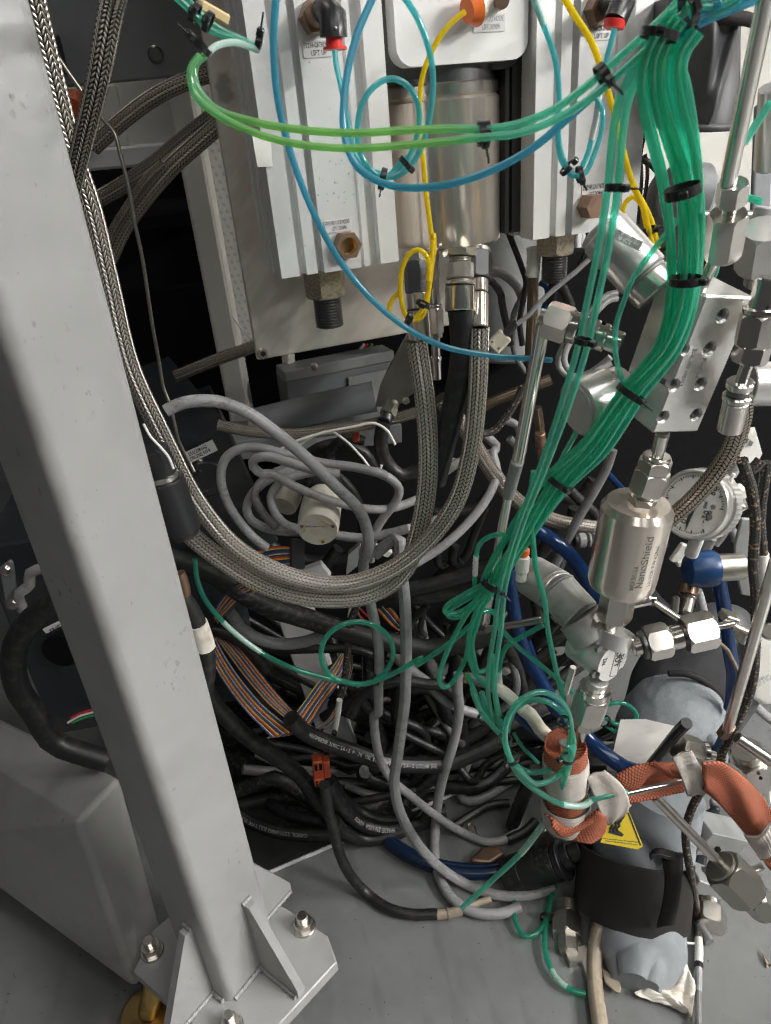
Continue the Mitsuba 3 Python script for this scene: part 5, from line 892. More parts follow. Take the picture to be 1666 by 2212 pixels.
pts = [o_ + u * ex + ey + fn * (.004 - .03 * (2 * u - 1) ** 2) for u in np.linspace(0, 1, 9)]; part(k, 'hem', sweep(np.array(pts), .004, 8)[0], 'cover_cloth', smooth=True)
q = o_ + ex * .08 + ey * 0.02; part(k, 'strap', sweep(np.array([o_ + u * ex + ey * .0 + fn * (.012 - .03 * (2 * u - 1) ** 2) for u in np.linspace(0, 1.05, 8)]), .0065, 8)[0], 'black_velcro', smooth=True)
k = thing('dark_strut', 'dark grey upright strut behind the long steel tube', 'strut'); q0, q1 = P('D', 1575, 700, 1.1), P('D', 1545, 1450, 1.1)
part(k, 'bar', solid([q0, q1, q0 + [.03, .02, 0], q1 + [.03, .02, 0]], .004), 'paint_mid')
k = thing('rear_regulator', 'round grey regulator body behind the green bundle', 'regulator'); c = P('D', 1020, 1480, .98)
part(k, 'dome', cyl(c, c + [.05, .06, .01], .058, .058, 40, b=.012), 'dull_grey'); part(k, 'body', cyl(P('D', 1000, 1240, .95), P('D', 1240, 1260, .95), .035, sides=30, b=.005), 'paint_mid')
solo('rear_bracket', solid(S('D', .85, '1220,1400 1560,1400 1560,1600 1270,1640'), .006), 'nickel', 'brownish grey angular metal bracket behind the long hexagon nut', 'bracket')
k = thing('number_tag', 'white plastic tag with handwritten characters behind the steel tube', 'tag'); o_ = P('D', 1385, 1310, .66); ex = P('D', 1500, 1300, .66) - o_; ey = P('D', 1390, 1368, .66) - o_
part(k, 'plate', obox(o_, ex, ey, .0015, .0006), 'white_tag'); lettering(k, 'V17', o_ + ey * .75 + ex * .18 - FWD * .0006, ex, -ey, np.linalg.norm(ey) * .5, width=np.linalg.norm(ex) * .5)
# ------------------------------------------------------------------ right: steel tube, long nut, valve plate
k = thing('long_steel_tube', 'long steel tube with hexagon nuts slanting in from the upper right', 'pipe')
chain(k, P('D', 1655, -80, .53), P('D', 1385, 1195, .585), [('c', 19, 1, 'steel_tube', 'tube')])
chain(k, P('D', 1425, 1185, .585), P('D', 1345, 1660, .61), [('h', 32, .27, 'steel_satin', 'nut', 'lamp'), ('c', 14, .13, 'steel_bright', 'neck'), ('h', 42, .62, 'steel_satin', 'long_nut', 'lamp')])
chain(k, P('H', 1330, 165, .605), P('H', 1195, 445, .62), [('c', 18, .2, 'steel_bright', 'collar'), ('c', 13, 1, 'steel_tube', 'stem')])
k = thing('manifold_block', 'steel valve block with eight countersunk holes beside the green bundle', 'valve block')
BL, BR, TR = P('H', 893, 1352, .62), P('H', 1194, 1342, .635), P('H', 1425, 462, .615)
ex, ey = BR - BL, TR - BR; bn = unit(np.cross(ex, ey)); bn = bn if bn @ FWD > 0 else -bn; eX = unit(ex); eY = unit(np.cross(bn, eX)); eY = eY if eY @ ey > 0 else -eY
Wb, Hb, Db = np.linalg.norm(ex), ey @ eY, .062; Rb = np.stack([eX, eY, bn], 1); 
if np.linalg.det(Rb) < 0: flip_ = -1
hs = [(1350, 590), (1140, 590), (1270, 800), (1095, 810), (1210, 1030), (1035, 1040), (1180, 1230), (965, 1245)]
def onb(c, x, y):
    d = ray(*px(c, x, y)); q = EYE + d * (((BL - EYE) @ bn) / (d @ bn)); return np.array([(q - BL) @ eX, (q - BL) @ eY])
mb = m3.Manifold.hull_points(bbox(Wb, Hb, Db, .002).vertices + [Wb / 2, Hb / 2, Db / 2])
for x, y in hs: u, v = onb('H', x, y); mb = mb - m3.Manifold.cylinder(.02, .0052, .0052, 24).translate((u, v, -.002)) - m3.Manifold.cylinder(.0034, .0078, .0050, 24).translate((u, v, -.001))
mm_ = mb.to_mesh(); part(k, 'body', place(trimesh.Trimesh(mm_.vert_properties[:, :3], mm_.tri_verts), BL, Rb), 'silver', smooth=25)
for x, y in hs: u, v = onb('H', x, y); q = BL + eX * u + eY * v; part(k, 'bolt', cyl(q + bn * .006, q + bn * .012, .0050, sides=20), 'steel_dark')
yd = -eX
for (x, y, t, h) in ((1165, 800, '316L A88 V55712', .0035), (1230, 860, 'FUG 14', .003)):
    u, v = onb('H', x, y); q = BL + eX * u + eY * v - bn * .0002; lettering(k, t, q, -eY, eX, h, 'ink_grey', width=.036 if 'FUG' not in t else .02)
chain(k, P('H', 965, 1345, .63), P('H', 925, 1500, .645), [('c', 15, 1, 'steel_bright', 'stub')])
# actuators and elbow on the block's left
k = thing('upper_actuator', 'grey anodised round actuator with printed label above the valve block', 'actuator')
a, b = P('H', 560, 20, .70), P('H', 935, 440, .66)
chain(k, a, b, [('c', 52, .1, 'silver'), ('c', 56, .9, 'silver', 'body'), ('c', 50, .06, 'dull_grey', 'groove'), ('c', 53, .28, 'steel_satin', 'end_ring')]); 
q = P('H', 700, 60, .60); dX = unit(P('H', 830, 130, .60) - P('H', 640, 30, .60)); part(k, 'label_plate', obox(P('H', 640, 10, .645), P('H', 840, 110, .645) - P('H', 640, 10, .645), P('H', 610, 70, .645) - P('H', 640, 10, .645), .001, .0003), 'label_paper')
for j, t in enumerate(('AIR 40-95 PSI', 'NO. 6 CLOSED')): q = P('H', 640 - 17 * j + 5, 45 + 32 * j, .6445); lettering(k, t, q, P('H', 840, 110, .645) - P('H', 640, 10, .645), P('H', 640, 10, .645) - P('H', 610, 70, .645), .0035, 'ink_grey', width=.03)
k = thing('lower_actuator', 'silver round actuator cup sticking out left of the valve block', 'actuator')
a, b = P('H', 700, 1080, .68), P('H', 400, 1190, .66)
chain(k, a, b, [('c', 58, .3, 'silver', 'base'), ('c', 60, .06, 'dull_grey', 'groove'), ('c', 64, .75, 'silver', 'cup'), ('c', 55, .04, 'silver', 'cap')])
k = thing('elbow_valve', 'steel elbow fitting with hexagon nuts left of the valve block', 'fitting')
chain(k, P('H', 165, 590, .70), P('H', 700, 770, .66), [('c', 18, .25, 'steel_satin', 'end'), ('h', 42, .85, 'steel_satin', 'nut', .5), ('c', 34, .32, 'steel_bright', 'ring'), ('c', 30, .12, 'steel_dark', 'gap'), ('h', 36, .5, 'steel_satin', 'nut', .2), ('c', 30, .35, 'steel_bright', 'ring'), ('c', 24, .5, 'steel_bright', 'stub')])
c = P('H', 552, 662, .66) - FWD * .016; part(k, 'weep_hole', sphere(c + FWD * .001, .0022, 1), 'cabinet_inside')
k = thing('narrow_steel_rod', 'narrow steel tube with a grey sleeve dropping from the elbow fitting', 'pipe')
chain(k, P('H', 200, 590, .705), P('G', 1065, 1540, .74), [('c', 15, 1, 'steel_tube', 'tube')]); chain(k, P('G', 1062, 1535, .735), P('K', 1000, 225, .75), [('c', 14, 1, 'dull_grey', 'sleeve')]); chain(k, P('K', 1005, 215, .75), P('K', 845, 1075, .80), [('c', 9.5, 1, 'steel_tube', 'tube')])
chain(k, P('K', 800, 1090, .80), P('K', 870, 1080, .79), [('h', 10, 1, 'steel_dark', 'clamp')]); chain(k, P('K', 865, 1085, .79), P('K', 1230, 1020, .70), [('c', 8, 1, 'steel_tube', 'cross_rod')]); k_ = thing('narrow_rod_end', 'lower narrow steel rod end under the flanged valve', 'pipe'); chain(k_, P('K', 1425, 1330, .70), P('K', 1375, 1500, .70), [('c', 8, 1, 'steel_tube', 'rod')])
# ------------------------------------------------------------------ filter line
k = thing('inline_filter', 'polished steel inline filter with etched lettering between hexagon nuts', 'filter')
A0, A1 = P('H', 960, 1345, .645), P('L', 640, 1130, .655)
F0, F1 = P('L', 808, 262, .65), P('L', 690, 790, .655)
chain(k, P('H', 930, 1490, .647), P('H', 900, 1600, .648), [('c', 30, .3, 'steel_bright', 'collar'), ('h', 37, 1, 'steel_satin', 'nut', .1)]); chain(k, P('H', 905, 1590, .648), P('L', 855, 190, .65), [('h', 40, 1, 'steel_satin', 'nut', .1)])
chain(k, P('L', 855, 185, .65), P('L', 825, 275, .65), [('c', 22, .5, 'steel_bright', 'neck'), ('h', 30, .5, 'steel_satin', 'hub')])
kk = mpp(F0); rF = 77 * kk; Lf = np.linalg.norm(F1 - F0)
part(k, 'body', place(lathe([(0, 0), (rF * .86, 0), (rF, Lf * .07), (rF, Lf * .86), (rF * .985, Lf * .865), (rF * .985, Lf * .95), (rF * .93, Lf), (0, Lf)], 72), F0, frame(F1 - F0)), 'steel_shell', smooth=35)
fd = unit(F1 - F0); toE = unit(EYE - (F0 + F1) / 2); toE = unit(toE - fd * (toE @ fd)); sd = np.cross(fd, toE); sd = sd if sd @ RGT > 0 else -sd
def onfilter(text, ang, s0, h, wd):                                # lettering reading up along the filter, bent round it
    m = text_mesh(text, 1.0, .01); v = m.vertices; w_ = v[:, 0].max(); u = s0 - v[:, 0] * wd / w_; ph = ang - (v[:, 1]) * h / rF; z = rF + .0002 + v[:, 2] / .01 * .0002
    p = F0 + np.outer(u, fd) + z[:, None] * (np.cos(ph)[:, None] * toE + np.sin(ph)[:, None] * sd); part(k, 'lettering', trimesh.Trimesh(p, m.faces), 'etched', smooth=False)
onfilter('NanoShield', .62, Lf * .80, .0075, Lf * .62); onfilter('MADE IN U.S.A.', .38, Lf * .82, .0045, Lf * .30); onfilter('1/4 VCR  P/N 42864', .90, Lf * .80, .004, Lf * .5)
chain(k, F1, P('L', 650, 1010, .656), [('c', 30, .08, 'steel_bright', 'seat'), ('h', 37, 1, 'steel_satin', 'nut', .35)]); chain(k, P('L', 640, 1005, .656), P('L', 612, 1180, .655), [('c', 13, 1, 'steel_bright', 'stem')])
# flanged valve block
k = thing('flanged_valve', 'steel flanged valve with four bolt holes and engraved face', 'valve')
fc = P('L', 640, 1300, .645); axv = unit(P('L', 380, 1130, .70) - P('L', 640, 1300, .645)); ax_f = axv
Rv = frame(-ax_f, UPV); rV = 46 * mpp(fc)
pl_ = Polygon([(math.cos(t) * rV * (1 if abs(math.sin(t + .6)) < .82 else .9), math.sin(t) * rV) for t in np.linspace(0, 2 * math.pi, 60, endpoint=False)])
m_f = m3.Manifold.cylinder(.052, rV, rV, 60)
hp_ = [(640 - 90, 1225), (640 + 90, 1190), (540, 1390), (690, 1350)]
def onf(x, y):
    d = ray(*px('L', x, y)); q = EYE + d * (((fc - EYE) @ ax_f) / (d @ ax_f)); return Rv.T @ (q - fc)
for x, y in ((570, 1225), (728, 1200), (535, 1390), (690, 1362)): h_ = onf(x, y); m_f = m_f - m3.Manifold.cylinder(.012, .0058, .0058, 24).translate((h_[0], h_[1], .046))
mm_ = m_f.to_mesh(); part(k, 'flange', place(trimesh.Trimesh(mm_.vert_properties[:, :3], mm_.tri_verts), fc - (-ax_f) * .052, Rv), 'silver', smooth=30)
for x, y in ((570, 1225), (728, 1200), (535, 1390), (690, 1362)): h_ = onf(x, y); q = fc + Rv @ np.array([h_[0], h_[1], 0]); part(k, 'bolt', cyl(q + ax_f * .007, q + ax_f * .003, .0048, sides=6), 'steel_dark')
q0 = fc + Rv @ onf(620, 1390); q1 = fc + Rv @ onf(672, 1185); t_ = q1 - q0; s_ = fc + Rv @ onf(665, 1385) - q0
for a, b in ((q0, q1), (q0 + s_, q1 + s_), (q0, q0 + s_), (q1, q1 + s_)): part(k, 'engraving', cyl(a, b, .0005, sides=6), 'etched')
lettering(k, 'OUT', q0 + t_ * .78 + s_ * .22 - ax_f * .0002, -t_, s_, np.linalg.norm(s_) * .55, 'etched', width=np.linalg.norm(t_) * .5)
q = fc + Rv @ onf(690, 1250); lettering(k, '316', q - ax_f * .0002, -t_, s_, .006, 'etched', width=.012)
q = fc + Rv @ onf(580, 1275); lettering(k, 'IN', q - ax_f * .0002, -t_, s_, .006, 'etched', width=.009)
part(k, 'boss', cyl(P('L', 615, 1180, .66), P('L', 650, 1085, .665), .024, .026, 32), 'silver')
chain(k, P('L', 430, 1000, .685), P('L', 270, 820, .72), [('c', 45, 1.0, 'silver_dirty', 'waist'), ('c', 47, .08, 'dull_grey', 'groove')])
chain(k, P('L', 520, 1140, .672), P('L', 425, 1000, .688), [('c', 50, 1.0, 'silver_dirty', 'neck')])
chain(k, P('L', 300, 850, .715), P('L', 110, 735, .77), [('c', 45, .12, 'silver', 'ring'), ('c', 46, 1.0, 'silver_dirty', 'actuator'), ('c', 41, .05, 'silver_dirty', 'end_cap')])
part(k, 'side_port', cyl(P('L', 560, 1080, .66), P('L', 520, 1010, .675), .013, .012, 24, b=.002), 'steel_bright')
kf = thing('orange_cap_fitting', 'white push in fitting with bright orange ring on the dirty actuator', 'tube fitting')
chain(kf, P('K', 1085, 770, .74), P('K', 1105, 560, .745), [('c', 12, .3, 'white_plastic', 'foot'), ('c', 15, .5, 'white_plastic', 'body'), ('c', 10, .05, 'orange_plastic', 'ring_gap'), ('c', 13, .2, 'orange_plastic', 'release_ring')])
k = thing('side_fittings', 'two bright steel hexagon nuts on a stub right of the flanged valve', 'fitting')
chain(k, P('L', 770, 1200, .645), P('L', 1115, 1120, .645), [('c', 20, .2, 'steel_bright', 'stub'), ('c', 32, .12, 'steel_dark', 'shadow_ring'), ('h', 39, .55, 'steel_bright', 'nut', 'lamp'), ('c', 28, .06, 'steel_bright', 'ring'), ('c', 26, .25, 'steel_bright', 'neck'), ('c', 22, .1, 'steel_dark', 'gap')])
chain(k, P('L', 1105, 1122, .645), P('L', 1310, 1075, .645), [('h', 42, 1, 'steel_bright', 'nut', 'lamp'), ('c', 14, .08, 'steel_bright', 'shoulder')]); chain(k, P('L', 1300, 1070, .645), P('L', 1420, 1045, .65), [('c', 8, 1, 'steel_tube', 'stem')])
part(k, 'tee_clamp', obox(P('L', 1390, 1000, .65), P('L', 1475, 1030, .65) - P('L', 1390, 1000, .65), P('L', 1395, 1060, .65) - P('L', 1390, 1000, .65), .018), 'nickel')
k = thing('clamp_rods', 'thin steel rods with square clamp behind the filter nut', 'rod'); chain(k, P('L', 740, 935, .70), P('L', 880, 905, .72), [('c', 8, 1, 'steel_tube', 'rod')]); part(k, 'clamp', obox(P('L', 855, 872, .72), P('L', 935, 885, .72) - P('L', 855, 872, .72), P('L', 860, 935, .72) - P('L', 855, 872, .72), .018), 'steel_dark'); chain(k, P('L', 905, 905, .72), P('L', 1090, 1030, .70), [('c', 7, 1, 'steel_tube', 'rod')])
k = thing('lower_nut', 'large hexagon nut under the flanged valve leading into the heater tape', 'fitting')
chain(k, P('L', 545, 1410, .65), P('Q', 415, 260, .66), [('c', 22, .35, 'silver', 'saddle'), ('c', 33, .3, 'steel_bright', 'shoulder'), ('h', 39, 1.1, 'steel_satin', 'nut', .1), ('h', 27, .45, 'steel_satin', 'small_nut', .3), ('c', 12, .9, 'steel_bright', 'stem')])
# ------------------------------------------------------------------ gauge, tags, right edge
k = thing('pressure_gauge', 'round white pressure gauge with black needle behind the filter', 'gauge')
gc = P('L', 1172, 275, .78); gx = unit(P('L', 1000, 1000, 1.0) - P('L', 1000, 1000, .9))
gn = unit(unit(EYE - gc) * .86 - RGT * .50 - UPV * .02); Rg = np.stack([unit(np.cross(UPV, gn)), unit(np.cross(gn, np.cross(UPV, gn))), gn], 1); rG = 76 * mpp(gc) 
m = lathe([(0, -.038), (rG * .96, -.038), (rG * .96, -.004), (rG * 1.02, -.002), (rG * 1.02, .004), (rG * .97, .008), (rG * .92, .008), (rG * .90, .002), (0, .002)], 60); part(k, 'case', place(m, gc, Rg), 'silver', smooth=30)
m = lathe([(rG * .96, -.034), (rG * 1.05, -.033), (rG * 1.05, -.012), (rG * .96, -.011)], 90); a_ = np.arctan2(m.vertices[:, 1], m.vertices[:, 0]); m.vertices[:, :2] *= np.where(np.round(a_ / (2 * math.pi) * 90).astype(int) % 2 == 0, 1, .985)[:, None]; part(k, 'knurled_rim', place(m, gc, Rg), 'silver', smooth=False)
part(k, 'dial', place(lathe([(0, .0035), (rG * .895, .0035), (rG * .895, .002), (0, .002)], 60), gc, Rg), 'glass_face')
def gp(r, t, z=.0038): return gc + Rg @ np.array([rG * r * math.cos(t), rG * r * math.sin(t), z])
ticks = []
for i in range(61):
    t = math.radians(-70 - i * 5); l = .10 if i % 5 == 0 else .05; a, b = gp(.84, t), gp(.84 - l, t); ticks.append(cyl(a, b, .0005 if i % 5 else .0008, sides=6))
part(k, 'scale', cat(*ticks), 'ink')
tn = math.radians(-108); part(k, 'needle', hull([gp(.80, tn, .0045), gp(.80, tn + .02, .0055), gp(.12, tn + 1.0, .0045), gp(.12, tn - 1.0, .0045), gp(.2, tn + math.pi, .0045), gp(.2, tn + math.pi, .006)]), 'ink'); part(k, 'hub', cyl(gp(0, 0, .004), gp(0, 0, .009), rG * .13), 'ink')
for t, r, a in (('0', .62, -112), ('-30', .66, -62), ('60', .62, 20), ('inHg', .62, -50), ('psi', .36, -20)): p_ = gp(r, math.radians(a)); lettering(k, t, p_, Rg[:, 1] * .8 + Rg[:, 0] * .3, Rg[:, 1] * .3 - Rg[:, 0] * .8, rG * (.15 if t[0] in '0-6' else .10), 'ink', name='numeral')
for a, r in ((-8, .55), (-38, .58)): part(k, 'seal_dot', cyl(gp(r, math.radians(a), .0034), gp(r, math.radians(a), .0042), rG * .07), 'nickel')
chain(k, gc - gn * .036, gc - gn * .09 + RGT * .02, [('c', 28, .3, 'nickel', 'back'), ('h', 20, .6, 'nickel', 'stem_nut')])
part(k, 'stem', cyl(P('a', 660, 1000, .79), P('a', 560, 1270, .80), .009), 'white_plastic')
k = thing('white_cable_tie', 'white cable tie pulled round the gauge and the fittings beside it', 'cable tie'); part(k, 'strap', sweep(S('a', .77, '600,1045 760,1010 900,900 1050,790 1200,690 1300,640'), .0022, 8)[0], 'white_plastic', smooth=True); part(k, 'strap', sweep(S('a', .78, '1150,160 1105,260 1150,400 1210,520 1270,620'), .0025, 8)[0], 'white_plastic', smooth=True); part(k, 'head', obox(P('a', 1230, 580, .765), P('a', 1330, 620, .765) - P('a', 1230, 580, .765), P('a', 1220, 680, .765) - P('a', 1230, 580, .765), .008), 'white_plastic'); part(k, 'tail', cyl(P('a', 1310, 640, .765), P('a', 1375, 580, .76), .0018), 'white_plastic')
k = thing('blue_valve_cap', 'dark blue plastic cap on a ribbed grey stub', 'cap'); a, b = P('a', 1190, 1440, .80), P('a', 470, 1490, .80); r = 38 * mpp(a); L = np.linalg.norm(b - a); q = a + (b - a) * .42
m = lathe([(r * .72, 0), (r * 1.0, 0), (r * 1.08, L * .12), (r * 1.05, L * .35), (r * .85, L * .52), (r * .5, L * .585), (0, L * .59), (0, L * .5), (r * .72, L * .3)], 14); part(k, 'cap', place(m, q, frame(b - a)), 'blue_cap', smooth=32)
chain(k, a - (b - a) * .1, a + (b - a) * .60, [('k', 30, 1, 'nickel', 'stub')])
tube('blue_pipe', S('a', (.82, .84), '930,1560 960,1750 1000,1950 1040,2200 b:1080,600 1110,800 1140,1000 1120,1250 1095,1450'), 29, 'blue_dark' if 0 else 'hose_blue', 'blue pipe hanging below the dark blue cap', 'pipe', sides=16)
tube('blue_tube', S('b', .80, '1000,1830 940,1960 880,2090'), 17, 'blue_cap', 'short bright blue tube beside the grey cushion', 'tube')
k = thing('worn_plate', 'worn grey flat metal bar beside the ribbed stub', 'plate'); part(k, 'bar', solid(S('a', .83, '1260,790 1390,800 1390,1000 1350,1500 1380,1820 1260,1800 1190,1500 1170,1150'), .003), 'dull_grey')
k = thing('white_sleeved_cable', 'black cable with long white sleeve beside the worn metal bar', 'cable'); p_ = S('a', .74, '1600,0 1560,300 1520,600 1510,900 1540,1200 1540,1300 1545,1500 1540,1720 1530,1900 1520,2100'); tube('jacket', p_, 22, 'loom', '', '', parent=k); tube('sleeve', sub(p_, .58, .82), 26, 'white_plastic', '', '', parent=k); tube('tie', sub(p_, .815, .83), 27.5, 'black_nylon', '', '', parent=k); tube('lower_sleeve', sub(p_, .84, .99), 24, 'white_plastic', '', '', parent=k)
tube('braided_loom', S('a', .70, '1260,-30 1300,100 1370,300 1410,500 1440,750 1440,1000 1420,1250 1420,1500 1450,1800 1440,2050 b:1450,150 1440,700 1420,1000 1350,1300 1260,1500 1170,1700 1090,1900 990,2050 Q:1340,380 1230,540 1150,690 1115,820 1115,920 1140,1080 1170,1250 1190,1400 1197,1530'), 20, 'loom', 'long black braided loom winding down the right side before the heater tape', 'loom', sides=16)
k = thing('loom_tail', 'white marked tail of the long black loom near the floor', 'cable'); p_ = S('Q', .70, '1197,1525 1200,1600 1198,1700 1196,1850 1195,2000 1195,2130'); tube('sleeve', sub(p_, 0, .30), 17, 'white_plastic', '', '', parent=k); tube('tie', sub(p_, .30, .33), 18, 'black_nylon', '', '', parent=k); tube('clear_tube', sub(p_, .33, .62), 15, 'pvc_light', '', '', parent=k); tube('core', sub(p_, .60, 1.0), 15, 'pvc_dark', '', '', parent=k)
tube('braided_loom', S('a', .715, '1520,-20 1450,60 1390,110'), 26, 'loom', 'short frayed black loom crossing at the right edge by the white tag', 'loom')
k = thing('right_edge_tube', 'satin steel tube with clamp at the right edge, copper ended below', 'pipe'); chain(k, P('L', 1700, 640, .60), P('b', 1060, 1750, .66), [('c', 12.5, 1, 'steel_satin', 'tube')]); chain(k, P('b', 1080, 1700, .66), P('b', 1000, 1810, .67), [('h', 15, 1, 'bronze', 'copper_end')]); part(k, 'clamp', obox(P('b', 1330, 470, .64), P('b', 1560, 500, .645) - P('b', 1330, 470, .64), P('b', 1300, 600, .64) - P('b', 1330, 470, .64), .018), 'dull_grey'); chain(k, P('b', 1130, 320, .65), P('b', 1380, 440, .645), [('c', 9, 1, 'nickel', 'link')])
tube('copper_wire', S('b', .72, '880,520 960,570 1050,650 1130,800 1220,980'), 9, 'pvc_tan', 'tan sheathed wire beside the blue pipe', 'wire')
k = thing('cream_casting', 'cream cast metal cover with raised lettering at the right edge', 'cover'); part(k, 'shell', solid(S('b', .90, '1500,560 1800,420 1800,1250 1560,1310 1440,1230 1420,900'), .012), 'paint_cream'); lettering(k, 'offlo', P('b', 1470, 1170, .865), P('b', 1660, 1050, .86) - P('b', 1470, 1170, .865), UPV, .010, 'paint_white', name='raised_letters', depth=.0015); part(k, 'bolt', cyl(P('b', 1640, 400, .87), P('b', 1640, 400, .85), .014, .012, b=.002), 'nickel')
tube('grey_cable', S('b', .95, '1400,1390 1500,1480 1600,1570 1700,1640'), 20, 'pvc_grey', 'light grey cable below the cream casting at the right edge', 'cable')
tube('grey_cable', S('a', .84, '1180,-20 1150,100 1100,180'), 26, 'pvc_light', 'light grey cable above the gauge beside the loom', 'cable'); tube('grey_cable', S('a', .86, '840,1050 790,1150 750,1240'), 22, 'pvc_light', 'light grey cable below the gauge', 'cable'); tube('grey_cable', S('a', .88, '640,1780 680,1900 720,2080 b:720,150'), 22, 'pvc_light', 'light grey cable under the dark blue cap', 'cable'); tube('grey_cable', S('a', .95, '1030,920 960,1030 880,1130'), 22, 'pvc_dark', 'dark grey cable right of the gauge stem', 'cable'); tube('grey_cable', S('a', .95, '1110,920 1150,1000 1170,1080'), 18, 'pvc_grey', 'dirty grey cable behind the worn metal bar', 'cable')
k = thing('horn_fitting', 'brownish conical fitting with hook under the dark blue cap', 'fitting'); chain(k, P('a', 560, 1790, .82), P('a', 490, 2080, .80), [('c', 14, .3, 'nickel', 'cone_top'), ('c', 12, .7, 'nickel', 'cone')]); part(k, 'ring', band_ring(P('a', 520, 1770, .82), P('a', 560, 1790, .82) - P('a', 490, 2080, .80), .010, .012, .003), 'bronze'); k = thing('small_post', 'small round topped metal pin left of the conical fitting', 'pin'); part(k, 'pin', cyl(P('a', 350, 1840, .81), P('a', 330, 2090, .80), .0055, b=.003), 'nickel')
k = thing('white_clip', 'white plastic angle clip left of the dark blue cap', 'clip'); part(k, 'plate', obox(P('a', 440, 1130, .86), P('a', 570, 1180, .86) - P('a', 440, 1130, .86), P('a', 400, 1420, .86) - P('a', 440, 1130, .86), .008), 'white_plastic'); part(k, 'foot', obox(P('a', 370, 1390, .855), P('a', 450, 1370, .855) - P('a', 370, 1390, .855), P('a', 380, 1460, .855) - P('a', 370, 1390, .855), .01), 'white_plastic')
solo('gauge_clip', obox(P('a', 1240, 390, .82), P('a', 1350, 380, .82) - P('a', 1240, 390, .82), P('a', 1230, 520, .82) - P('a', 1240, 390, .82), .02), 'white_plastic', 'white plastic clip between gauge and black loom', 'clip')
k = thing('valve_tag', 'white hanging tag with a handwritten letter and a screw at the right', 'tag'); m = hull(np.vstack([S('H', .78, '1465,1480 1490,1320 1560,1308 1610,1480 1560,1590 1470,1590'), S('H', .78, '1465,1480 1490,1320 1560,1308 1610,1480 1560,1590 1470,1590') + FWD * .002])); part(k, 'plate', m, 'white_tag', smooth=False); q = P('H', 1530, 1355, .778); part(k, 'screw', cyl(q, q - FWD * .002, .006), 'nickel'); lettering(k, 'W', P('H', 1480, 1400, .777), P('H', 1545, 1440, .777) - P('H', 1480, 1400, .777), UPV, .013, 'ink')
# braided hose fitting string at the right
k = thing('vcr_string', 'string of satin steel nuts and collars above the right hand braided hose', 'fitting')
chain(k, P('H', 1655, 340, .60), P('H', 1595, 560, .60), [('c', 27, 1, 'steel_bright', 'tube')]); chain(k, P('H', 1600, 530, .60), P('H', 1548, 780, .60), [('c', 36, .22, 'steel_bright', 'collar'), ('h', 42, 1, 'steel_satin', 'nut', 'lamp')]); chain(k, P('H', 1555, 770, .60), P('H', 1520, 890, .60), [('h', 38, 1, 'steel_bright', 'hex_ring', .4)]); chain(k, P('H', 1520, 880, .60), P('H', 1465, 1030, .60), [('c', 13, 1, 'steel_bright', 'stem')])
chain(k, P('H', 1472, 1010, .60), P('H', 1395, 1330, .61), [('c', 28, .14, 'steel_bright', 'flange'), ('c', 24, .12, 'steel_dark', 'groove'), ('c', 30, .12, 'steel_bright', 'ring'), ('c', 27, .62, 'steel_satin', 'ferrule')])
c = P('H', 1605, 632, .60) - FWD * .026; part(k, 'weep_hole', sphere(c + FWD * .0015, .0032, 1), 'cabinet_inside')
k = thing('silver_fitting', 'large satin silver fitting body at the right edge', 'fitting'); chain(k, P('H', 1640, 20, .68), P('H', 1580, 380, .70), [('h', 55, 1, 'silver', 'body', .2), ('c', 30, .4, 'steel_bright', 'stub')]); chain(k, P('D', 1680, 560, .70), P('D', 1640, 1090, .72), [('c', 28, 1, 'silver', 'upper_body')]); chain(k, P('D', 1640, 1340, .72), P('D', 1600, 1480, .72), [('c', 24, 1, 'pvc_light', 'tube')])
k = thing('silver_side_drum', 'silver round drum at the right edge below the nuts', 'drum'); chain(k, P('H', 1500, 1030, .85), P('H', 1800, 1030, .85), [('c', 48, 1, 'silver', 'drum')])
tube('bent_grey_tube', S('D', .74, '1666,1400 1600,1430 1540,1480 1490,1560'), 16, 'steel_satin', 'bent bright steel tube at the right edge above the silver body', 'pipe')
k = thing('serial_plug', 'pale blue ribbed cable plug behind the green bundle', 'plug'); chain(k, P('K', 1430, 510, .95), P('K', 1600, 500, .95), [('c', 15, .12, 'rubber', 'end'), ('c', 16, .2, 'pvc_light', 'sleeve'), ('c', 13, .07, 'rubber', 'rib_gap'), ('c', 16, .07, 'pvc_light', 'rib'), ('c', 13, .07, 'rubber', 'rib_gap'), ('c', 15, .07, 'pvc_light', 'rib'), ('c', 12, .07, 'rubber', 'rib_gap'), ('c', 15, .07, 'pvc_light', 'rib')])
# brass ended cable
k = thing('glued_cable', 'cable with brass tip and milky glued blue and yellow sleeve in the green rings', 'cable')
p_ = S('K', (.72, .70), '745,1400 830,1420 930,1465 1010,1520 1080,1590 O:1140,200 1240,330 1370,400'); tube('rear', sub(p_, 0, .22), 26, 'pvc_dark', '', '', parent=k); tube('milky_sleeve', sub(p_, .2, .55), 27, 'liner_cloth', '', '', parent=k); tube('yellow_sleeve', sub(p_, .52, .98), 30, 'ivory', '', '', parent=k); part(k, 'brass_tip', cyl(p_[0], p_[0] - unit(p_[1] - p_[0]) * .006, .008, .0075, b=.001), 'brass')
tube('blue_hose', S('O', (.725, .715), '1050,190 1130,270 1220,340 1320,400'), 22, 'hose_blue', 'pale blue hose lying beside the glued sleeve', 'hose')
